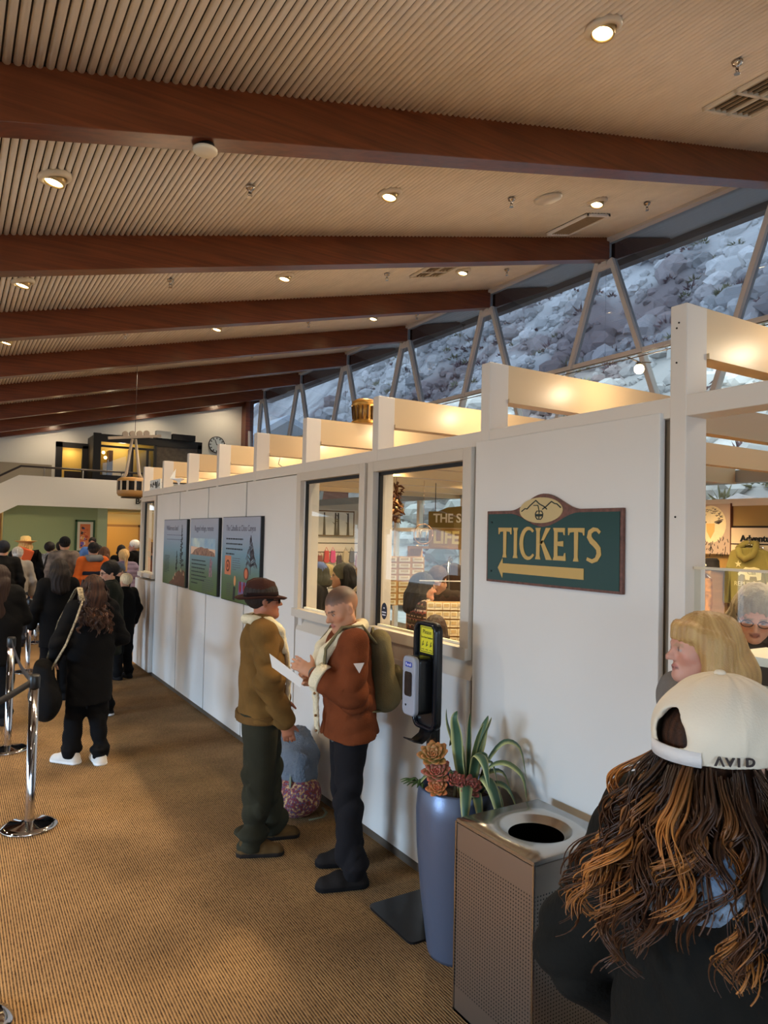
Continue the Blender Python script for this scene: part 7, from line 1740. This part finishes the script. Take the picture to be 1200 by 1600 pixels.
def curls(P, n=150, per=14, dk=(40, 25, 18), md=(86, 50, 29), hl=(200, 128, 62), seed=12, LL=(.13, .235), oo=(.03, .105), frac=.70, zt=.105, rr_=(.0011, .0021)):
    """locks of curled strands hanging from the back and sides of the head"""
    rs = np.random.RandomState(seed); V = []; F = []; C = []; o = 0; N_ = 38; kk = 4
    dark = np.array(lin(dk)); mid = np.array(lin(md)); lt = np.array(lin(hl)); U = np.linspace(0, 1, N_)
    for i in range(n):
        a0 = rs.uniform(-2.5, 2.5); z0 = rs.uniform(.03, zt); r0 = .082+.014*rs.rand()
        L0 = rs.uniform(*LL)*(.66 if .30 < a0 < 1.05 and n > 100 else 1.0); out0 = rs.uniform(*oo); ph0 = rs.uniform(0, 6.28); fr0 = rs.uniform(48, 92); am0 = rs.uniform(.007, .021); sw0 = rs.uniform(-.55, .55); dr = rs.choice((-1, 1))
        hi = rs.rand(); hw = rs.uniform(.35, 1.0)
        for q_ in range(per):
            a = a0+rs.normal(0, .045); zz = z0+rs.normal(0, .005); L = L0*rs.uniform(.86, 1.06); out = out0+rs.normal(0, .007); ph = ph0+rs.normal(0, .28); am = am0*rs.uniform(.75, 1.3); sw = sw0+rs.normal(0, .05)
            s_ = L*U; rr = out*(1-np.exp(-3.0*U))+.03*np.maximum(0, U-.6); aa = a+sw*U*.4
            x0 = r0*math.sin(a)*.95; y0 = -.012-r0*1.18*math.cos(a)
            x = x0+np.sin(aa)*rr*1.1; y = y0-np.cos(aa)*rr; z = zz-s_+.016*np.exp(-8*U)
            y = y-.06*np.clip((-.02-z)/.10, 0, 1)
            g = am*np.minimum(1, .1+U*1.5); an = ph+dr*fr0*s_
            x = x+g*np.cos(an)*np.cos(aa)+g*.85*np.sin(an)*np.sin(aa); y = y+g*np.cos(an)*np.sin(aa)-g*.85*np.sin(an)*np.cos(aa)
            path = P.piv+(np.stack([x, y, z-.045], -1)*P.hk) @ P.Rh.T
            t = np.gradient(path, axis=0); t /= np.linalg.norm(t, axis=1)[:, None]
            up = np.cross(t, V3(.3, .5, 1)); up /= np.linalg.norm(up, axis=1)[:, None]; sd = np.cross(t, up)
            rad = (rs.uniform(*rr_)*(1-.6*U**3)*P.hk)[:, None]
            w = (np.full(N_, .03) if hi < frac else hw*np.minimum(1, .12+U*1.3))*rs.uniform(.65, 1.1); w = np.clip(w, 0, 1)[:, None]; m_ = np.minimum(1, U*1.2)[:, None]*.6
            c_ = (dark*(1-m_)+mid*m_)*(1-w)+lt*w
            for q in range(kk):
                b_ = 2*PI*q/kk; V.append(path+(up*math.cos(b_)*1.6+sd*math.sin(b_)*.8)*rad); C.append(c_)
            base = o+np.arange(N_-1)
            for q in range(kk):
                q2 = (q+1) % kk; F.append(np.stack([base+q*N_, base+q2*N_, base+q2*N_+1, base+q*N_+1], -1))
            o += N_*kk
    ob = np_mesh('curls', np.concatenate(V), np.concatenate(F), vcol_mat('curl_surface', .38, .45), P.root, np.concatenate(C)); ob['kind'] = 'stuff'
def under_hair(P):
    hk = P.hk; c = lambda a, b, ra, rb, k=.04: cap(P.hp(*a), P.hp(*b), ra*hk*.8, rb*hk*.8, k*hk)
    pr = [ell(P.hp(0, -.014, .142), np.array((.083, .101, .084))*hk, .01, P.Rh)]
    for sg in (-1, 1): pr += [c((sg*.068, -.03, .065), (sg*.095, -.03, -.01), .022, .042), c((sg*.095, -.03, .0), (sg*.105, -.06, -.05), .042, .045)]
    pr += [c((0, -.078, .065), (0, -.105, -.01), .032, .06), c((0, -.105, .0), (0, -.15, -.12), .055, .05), c((-.065, -.085, .03), (-.09, -.15, -.12), .05, .05), c((.065, -.085, .03), (.085, -.12, -.045), .05, .045)]
    Rh, piv = P.Rh, P.piv; ca, cb = np.array(lin((40, 25, 18))), np.array(lin((84, 50, 30)))
    def disp(x, y, z):
        q = np.stack([x-piv[0], y-piv[1], z-piv[2]], -1) @ Rh; a = np.arctan2(q[:, 0], q[:, 1]); lowm = np.clip((.03-q[:, 2])/.05, 0, 1)
        return (lowm*(.007*np.sin(a*19+5*np.sin(q[:, 2]*40))+.004*np.sin(a*47-q[:, 2]*60))+.001*np.sin(a*60)).astype(np.float32)
    def col(p):
        q = (p-piv) @ Rh; a = np.arctan2(q[:, 0], q[:, 1]); w = (.5+.5*np.sin(a*41+4*np.sin(q[:, 2]*38)))[:, None]; return ca*(1-w*.6)+cb*w*.6
    sdf_mesh('hair', pr, .007, vcol_mat('hair_surface', 0.6, 0.18, 0.35, 160), P.root, sub=P.face_cut(.055, .075, (.062, .07, .075)), disp=disp, col=col)
under_hair(cw_)
curls(cw_)
# ================================================================== the queue and the far hall
CB = cloth('coat_black', (15, 14, 14), .2, 90); CJ = cloth('jeans_dark', (44, 48, 58), .2, 160); CG = cloth('coat_dkgreen', (22, 26, 21), .2, 90); CN = cloth('navy', (30, 34, 46), .2, 90)
def folk(label, loc, face, H, top, hair, hrgb, trous=None, skin=(190, 140, 112), hem=.84, t=.04, female=True, head=(0, 0, 0), pose=None, shoes=((30, 28, 28), (24, 22, 22)), hood=False, puff=0.0, L=.25, vol=1.0, h=.014, lean=0.0, hat=None, hat_rgb=None, back=False, group='people in the queue', rgb2=None, hands=None, amp=.006, tz=.04):
    P = Person(label, loc, face, H, skin, h, pose, lean, 0, head, female=female, hair_rgb=hrgb, group=group, hands=hands or 'relaxed')
    P.body(); P.trousers(trous or CJ, (.10, .08, .072), tz, amp, stack=1 if trous is not None else 0); P.shoes(*shoes, size=1.12 if tz > .05 else 1.0, high=0.0)
    P.top(top, 'jacket', hem=hem, t=t, amp=amp, hood=hood, puff=puff)
    if hair: P.hair_mesh(hair, hrgb, L=L, vol=vol, h=min(h, .011), rgb2=rgb2)
    if hat == 'cap': P.cap_hat(hat_rgb, back=back)
    if hat == 'beanie': P.cap_hat(hat_rgb, 'beanie', beanie=True)
    if hat == 'sun': P.mb(lambda b: b.lathe([(.085, .14), (.11, .14), (.19, .118), (.20, .125), (.11, .15), (.092, .16), (.088, .21), (.06, .235), (0, .235)], (0, -.015, 0), 30), 'sun_hat', cloth('hat_sun%d' % hat_rgb[0], hat_rgb, .3, 90))
    return P
I = folk('person with long dark brown hair in a long black coat and white boots, walking away', (1.08, 6.55), 0.12, 1.61, CB, 'long', (34, 22, 18), CB, hem=.56, t=.058, L=.20, vol=1.1, tz=.051, rgb2=(92, 56, 36), h=.010, amp=.009,
     pose=dict(ankL=(-.12, .06, .085), kneeL=(-.11, .06, .50), toeL=(-.22, .20, .035), ankR=(.09, -.09, .085), kneeR=(.09, .0, .5), toeR=(.10, .09, .035), elL=(-.31, -.04, 1.14), wrL=(-.28, .10, .98), elR=(.29, .0, 1.14), wrR=(.2, .2, 1.05)), shoes=((214, 206, 196), (236, 232, 226)))
curls(I, 60, 7, (36, 23, 18), (70, 42, 28), (112, 70, 44), 5, (.24, .36), (.015, .06), .7, .19, (.003, .0065))
hb = thing('shoulder_bag', 'big black shoulder bag with a beige patterned strap on the black-coated woman', 'bag', (1.08, 6.55, 0), 0.12)
sdf_mesh('bag_body', [cap((-.37, -.02, .84), (-.36, -.02, .62), .15, .21, .05, .5, (0, 1, 0)), ell((-.36, -.02, .58), (.11, .25, .17), .05)], .014, CB, hb, disp=fold(.008, 12, 16))
MB().tube([(-.13, -.175, 1.40), (-.18, -.195, 1.25), (-.25, -.185, 1.05), (-.34, -.13, .85)], .026, 8, flat=.25).build('strap', mat('strap_pattern', (70, 58, 46), .8, rgb2=(190, 170, 134), nscale=60), hb)
MB().tube([(-.13, -.175, 1.40), (-.13, -.08, 1.505), (-.12, .06, 1.48), (-.22, .17, 1.2), (-.33, .1, .85)], .024, 8, flat=.25).build('strap', mat('strap_pattern', (70, 58, 46), .8), hb)
Jp = folk('person in glasses with tied black hair and dark green parka, looking over the walking woman', (1.52, 8.2), 1.35, 1.66, CG, 'short', (22, 18, 16), CB, skin=(196, 146, 118), hem=.68, t=.075, head=(.35, -.15, 0), shoes=((30, 28, 28), (220, 220, 220)), h=.012, pose=dict(ankR=(.12, .15, .085), toeR=(.12, .33, .035), kneeR=(.1, .12, .5)))
Jp.glasses()
folk('person with wavy dark hair and black coat standing behind the patterned-strap woman', (1.12, 9.1), .1, 1.65, CB, 'big', (30, 22, 18), CB, hem=.66, t=.05, L=.14, vol=1.25)
Ap = folk('person in a straw cowboy hat and black coat with an orange pouch on the shoulder', (1.22, 14.6), -.2, 1.84, CB, 'long', (196, 160, 100), CJ, hem=.72, t=.06, L=.02, female=False, shoes=((120, 110, 100), (200, 196, 190)))
Ap.mb(lambda b: b.lathe([(.085, .135), (.12, .14), (.19, .17), (.20, .175), (.12, .15), (.092, .16), (.085, .24), (.05, .262), (0, .245)], (0, -.015, 0), 30, 0, None, True, .95, 1.05), 'cowboy_hat', cloth('straw_hat', (206, 176, 116), .4, 90))
ob_ = thing('orange_pouch', 'bright orange square pouch slung at the shoulder of the cowboy hat person', 'bag', (1.20, 14.32, 0), -.2); MB().box((-.02, .0, 1.52), (.27, .1, .22), 0, Matrix.Rotation(.35, 3, 'Y')).build('pouch_body', mat('orange_cloth', (206, 88, 40), .8), ob_, bevel=.02); MB().tube([(.1, 0, 1.58), (.2, .1, 1.6), (.16, .22, 1.3)], .012, 6).build('strap', CB, ob_)
bp2 = folk('person in charcoal hooded coat just behind the cowboy hat person', (1.86, 14.95), -.1, 1.76, cloth('charcoal', (52, 50, 52), .2, 90), 'short', (30, 26, 24), CJ, female=False, hem=.78, hood=True)
bq = thing('black_backpack', 'big black backpack on the charcoal hooded person near the cowboy hat', 'backpack', (1.86, 14.95, 0), -.1); sdf_mesh('pack_body', [cap((0, -.27, 1.02), (0, -.25, 1.42), .19, .17, .05, .6)], .016, CB, bq, disp=fold(.008, 12, 16)); MB().tube([(.1, -.16, 1.45), (.12, .0, 1.54), (.13, .17, 1.4)], .02, 6).tube([(-.1, -.16, 1.45), (-.12, .0, 1.54), (-.13, .17, 1.4)], .02, 6).build('strap', CB, bq)
folk('person with curly black hair in a black jacket with white shoulder and white sneakers', (1.78, 15.9), -.6, 1.72, cloth('black_white', (30, 28, 30), .2, 90, rgb2=(206, 200, 196)), 'curly', (26, 20, 18), CJ, female=True, hem=.86, shoes=((226, 226, 228), (240, 240, 240)))
folk('person in black knitted hat with grey hood over a plaid jacket', (1.82, 14.1), -.5, 1.86, cloth('plaid', (72, 66, 62), .2, 90, rgb2=(150, 132, 118)), 'short', (24, 20, 20), CJ, female=False, hat='beanie', hat_rgb=(20, 20, 22), hem=.80, head=(.4, 0, 0))
Dh = folk('person in an orange jacket with a navy stripe, grey hood and black cap', (2.13, 13.0), .1, 1.78, cloth('orange_jacket', (190, 92, 38), .25, 90), 'short', (40, 32, 28), CJ, female=False, t=.06, hem=.80, hat='cap', hat_rgb=(30, 30, 32))
hem_band2 = sdf_mesh('chest_stripe', [cap(Dh.tp((0, 0, 1.15)), Dh.tp((0, 0, 1.45)), .222, .222, .01, .71)], .014, CN, Dh.root, cuts=[((0, 0, -1), -1.22), ((0, 0, 1), 1.29)])
sdf_mesh('grey_hood', [cap(Dh.tp((-.08, -.12, 1.48)), Dh.tp((.08, -.12, 1.48)), .06, .06, .04), cap(Dh.tp((-.11, -.02, 1.49)), Dh.tp((.11, -.02, 1.49)), .05, .05, .04)], .014, cloth('hood_grey', (112, 112, 112), .3, 90), Dh.root)
folk('bearded person in a blue shirt and red vest behind the far service counter', (3.15, 19.4), 2.9, 1.80, cloth('blue_shirt', (82, 116, 176), .2, 90), 'short', (34, 28, 24), CJ, skin=(200, 150, 124), female=False, group='staff at the counter', pose=dict(elR=(.32, .1, 1.2), wrR=(.42, .2, 1.3)))
Gp = folk('person in a quilted lavender puffer jacket with a long blonde ponytail', (2.47, 12.2), .1, 1.69, cloth('lavender', (128, 116, 140), .15, 60), 'pony', (176, 142, 92), CB, t=.07, puff=.012, hem=.80)
folk('person in a grey-blue cap bending towards the shop window end', (1.98, 10.4), -.9, 1.55, CB, 'short', (90, 80, 72), CB, hem=.76, hat='cap', hat_rgb=(92, 100, 118), lean=.15, female=False, head=(0, -.3, 0), skin=(206, 158, 132))
folk('short person with pale grey-blonde bobbed hair and black coat', (2.06, 10.0), .5, 1.42, CB, 'short', (206, 186, 150), CB, hem=.72, vol=1.15)
folk('white haired person in a black coat at the corridor opening', (3.36, 15.6), .9, 1.80, CB, 'short', (226, 222, 214), CB, skin=(206, 150, 130), female=False, head=(.3, 0, 0), group='people by the counter')
folk('person in dark coat seen through the end window of the partition', (2.98, 12.6), 1.2, 1.80, CN, 'short', (28, 24, 22), CB, female=False, group='people by the counter')
folk('brown haired person between the orange jacket and the lavender puffer', (2.42, 13.6), -.3, 1.69, cloth('olive_dk', (58, 54, 44), .2, 90), 'long', (84, 56, 38), CB, hem=.76)
folk('black haired person in a black puffer near the counter clerk', (2.48, 14.6), 0, 1.70, CB, 'bob', (20, 18, 18), CB, t=.07, puff=.01)
folk('dark haired person farthest back by the corridor door', (3.3, 16.6), .2, 1.67, CB, 'bob', (26, 22, 20), CB, group='people by the counter')
folk('person in dark cap at the picture edge behind the queue', (.72, 12.4), .2, 1.80, CB, 'short', (30, 26, 24), CJ, female=False, hat='cap', hat_rgb=(34, 36, 44))
folk('person in pale grey hood by the dark cap at the edge', (1.0, 13.4), .2, 1.68, cloth('pale_hood', (150, 144, 136), .3, 90), 'short', (200, 196, 188), CJ, female=False, hat='beanie', hat_rgb=(160, 152, 142))
folk('person with long dark hair and bulky black coat cut by the edge', (.46, 8.2), -.1, 1.62, CB, 'long', (40, 26, 20), CB, hem=.66, t=.09, L=.3, vol=1.2, pose=dict(elR=(.27, .05, 1.15), wrR=(.16, .22, 1.2)))
# shop customers
Fw = folk('person with long wavy black hair in a patterned fair-isle sweater inside the shop', (3.52, 5.05), -1.95, 1.69, cloth('fairisle', (70, 54, 50), .3, 90), 'long', (22, 18, 18), CB, skin=(206, 152, 128), L=.07, vol=1.12, h=.010, t=.055, group='people in the shop', head=(0, -.05, 0))
fi = bpy.data.materials.new('fairisle_knit'); fi.use_nodes = True; nt = fi.node_tree; b_ = nt.nodes['Principled BSDF']; tc = nt.nodes.new('ShaderNodeTexCoord'); sx_n = nt.nodes.new('ShaderNodeSeparateXYZ'); nt.links.new(tc.outputs['Object'], sx_n.inputs[0])
mu = nt.nodes.new('ShaderNodeMath'); mu.operation = 'MULTIPLY'; mu.inputs[1].default_value = 7.5; nt.links.new(sx_n.outputs['Z'], mu.inputs[0]); frn = nt.nodes.new('ShaderNodeMath'); frn.operation = 'FRACT'; nt.links.new(mu.outputs[0], frn.inputs[0])
ra = nt.nodes.new('ShaderNodeValToRGB'); ra.color_ramp.interpolation = 'CONSTANT'
stops = [(0, (60, 44, 42)), (.15, (150, 72, 62)), (.3, (196, 168, 150)), (.42, (60, 44, 42)), (.55, (96, 92, 62)), (.7, (170, 110, 104)), (.82, (46, 36, 36)), (.92, (186, 160, 140))]
while len(ra.color_ramp.elements) < len(stops): ra.color_ramp.elements.new(.5)
for e_, (p_, c_) in zip(ra.color_ramp.elements, stops): e_.position = p_; e_.color = (*lin(c_), 1)
ck_ = nt.nodes.new('ShaderNodeTexChecker'); ck_.inputs['Scale'].default_value = 36; ck_.inputs['Color2'].default_value = (*lin((56, 42, 40)), 1); nt.links.new(tc.outputs['Object'], ck_.inputs['Vector']); nt.links.new(frn.outputs[0], ra.inputs[0]); nt.links.new(ra.outputs[0], ck_.inputs['Color1']); nt.links.new(ck_.outputs['Color'], b_.inputs['Base Color']); b_.inputs['Roughness'].default_value = .95
for c_ in Fw.root.children:
    if c_.name.startswith('jacket'): c_.data.materials[0] = fi
folk('person in dark brown jacket leaning down behind the fair-isle sweater', (4.15, 5.62), 2.2, 1.74, cloth('brown_jacket', (58, 44, 36), .3, 90), 'short', (60, 42, 32), CB, female=False, lean=.2, head=(-.2, -.3, .1), group='people in the shop', skin=(200, 148, 122), h=.011)
folk('short person with brown hair seen from behind low in the big shop window', (2.86, 3.95), -.9, 1.47, cloth('taupe_coat', (120, 98, 74), .3, 90), 'bob', (52, 38, 30), CB, group='people in the shop', h=.011)
folk('person with straight black hair and dark hood in the far shop window', (3.35, 6.25), 1.15, 1.72, CB, 'long', (20, 18, 18), CB, hood=True, L=.15, vol=1.2, group='people in the shop', h=.011, skin=(206, 152, 124))
Bc = folk('person in glasses and a blue knitted hat in the far shop window', (3.45, 7.0), 1.0, 1.70, CB, 'bob', (24, 20, 20), CB, hat='beanie', hat_rgb=(84, 104, 160), group='people in the shop', h=.011, skin=(196, 140, 108)); Bc.glasses()
t = thing('straw_hat', 'cream straw hat with dark marks on a stand behind the shop customers', 'hat', (4.6, 9.0, 1.42)); MB().lathe([(0, .15), (.07, .14), (.09, .05), (.17, .0), (.18, .01), (.1, .06), (.08, .15), (0, .165)], n=24).build('hat_body', cloth('straw2', (222, 196, 140), .4, 90, rgb2=(150, 120, 70)), t); MB().tube([(0, 0, -1.42), (0, 0, .14)], .012, 8).cyl((0, 0, -1.41), .14, .02, 20).build('stand', M_CHROME, t)
OL = folk('person with grey bobbed hair and dark-framed glasses behind the service screen', (3.40, 2.03), 2.15, 1.82, cloth('dark_top', (52, 44, 42), .2, 90), 'bob', (150, 134, 106), CB, skin=(228, 172, 148), head=(-.05, -.32, -.05), lean=.12, h=.009, group='people in the shop', vol=1.1, rgb2=(180, 166, 138)); OL.glasses((70, 34, 30))
folk('person with grey hair half hidden behind the glasses woman', (4.3, 2.4), 2.2, 1.80, cloth('rust_top', (150, 88, 66), .2, 90), 'short', (150, 136, 118), CB, skin=(200, 146, 118), group='people in the shop', h=.012)
bpy.context.view_layer.update()
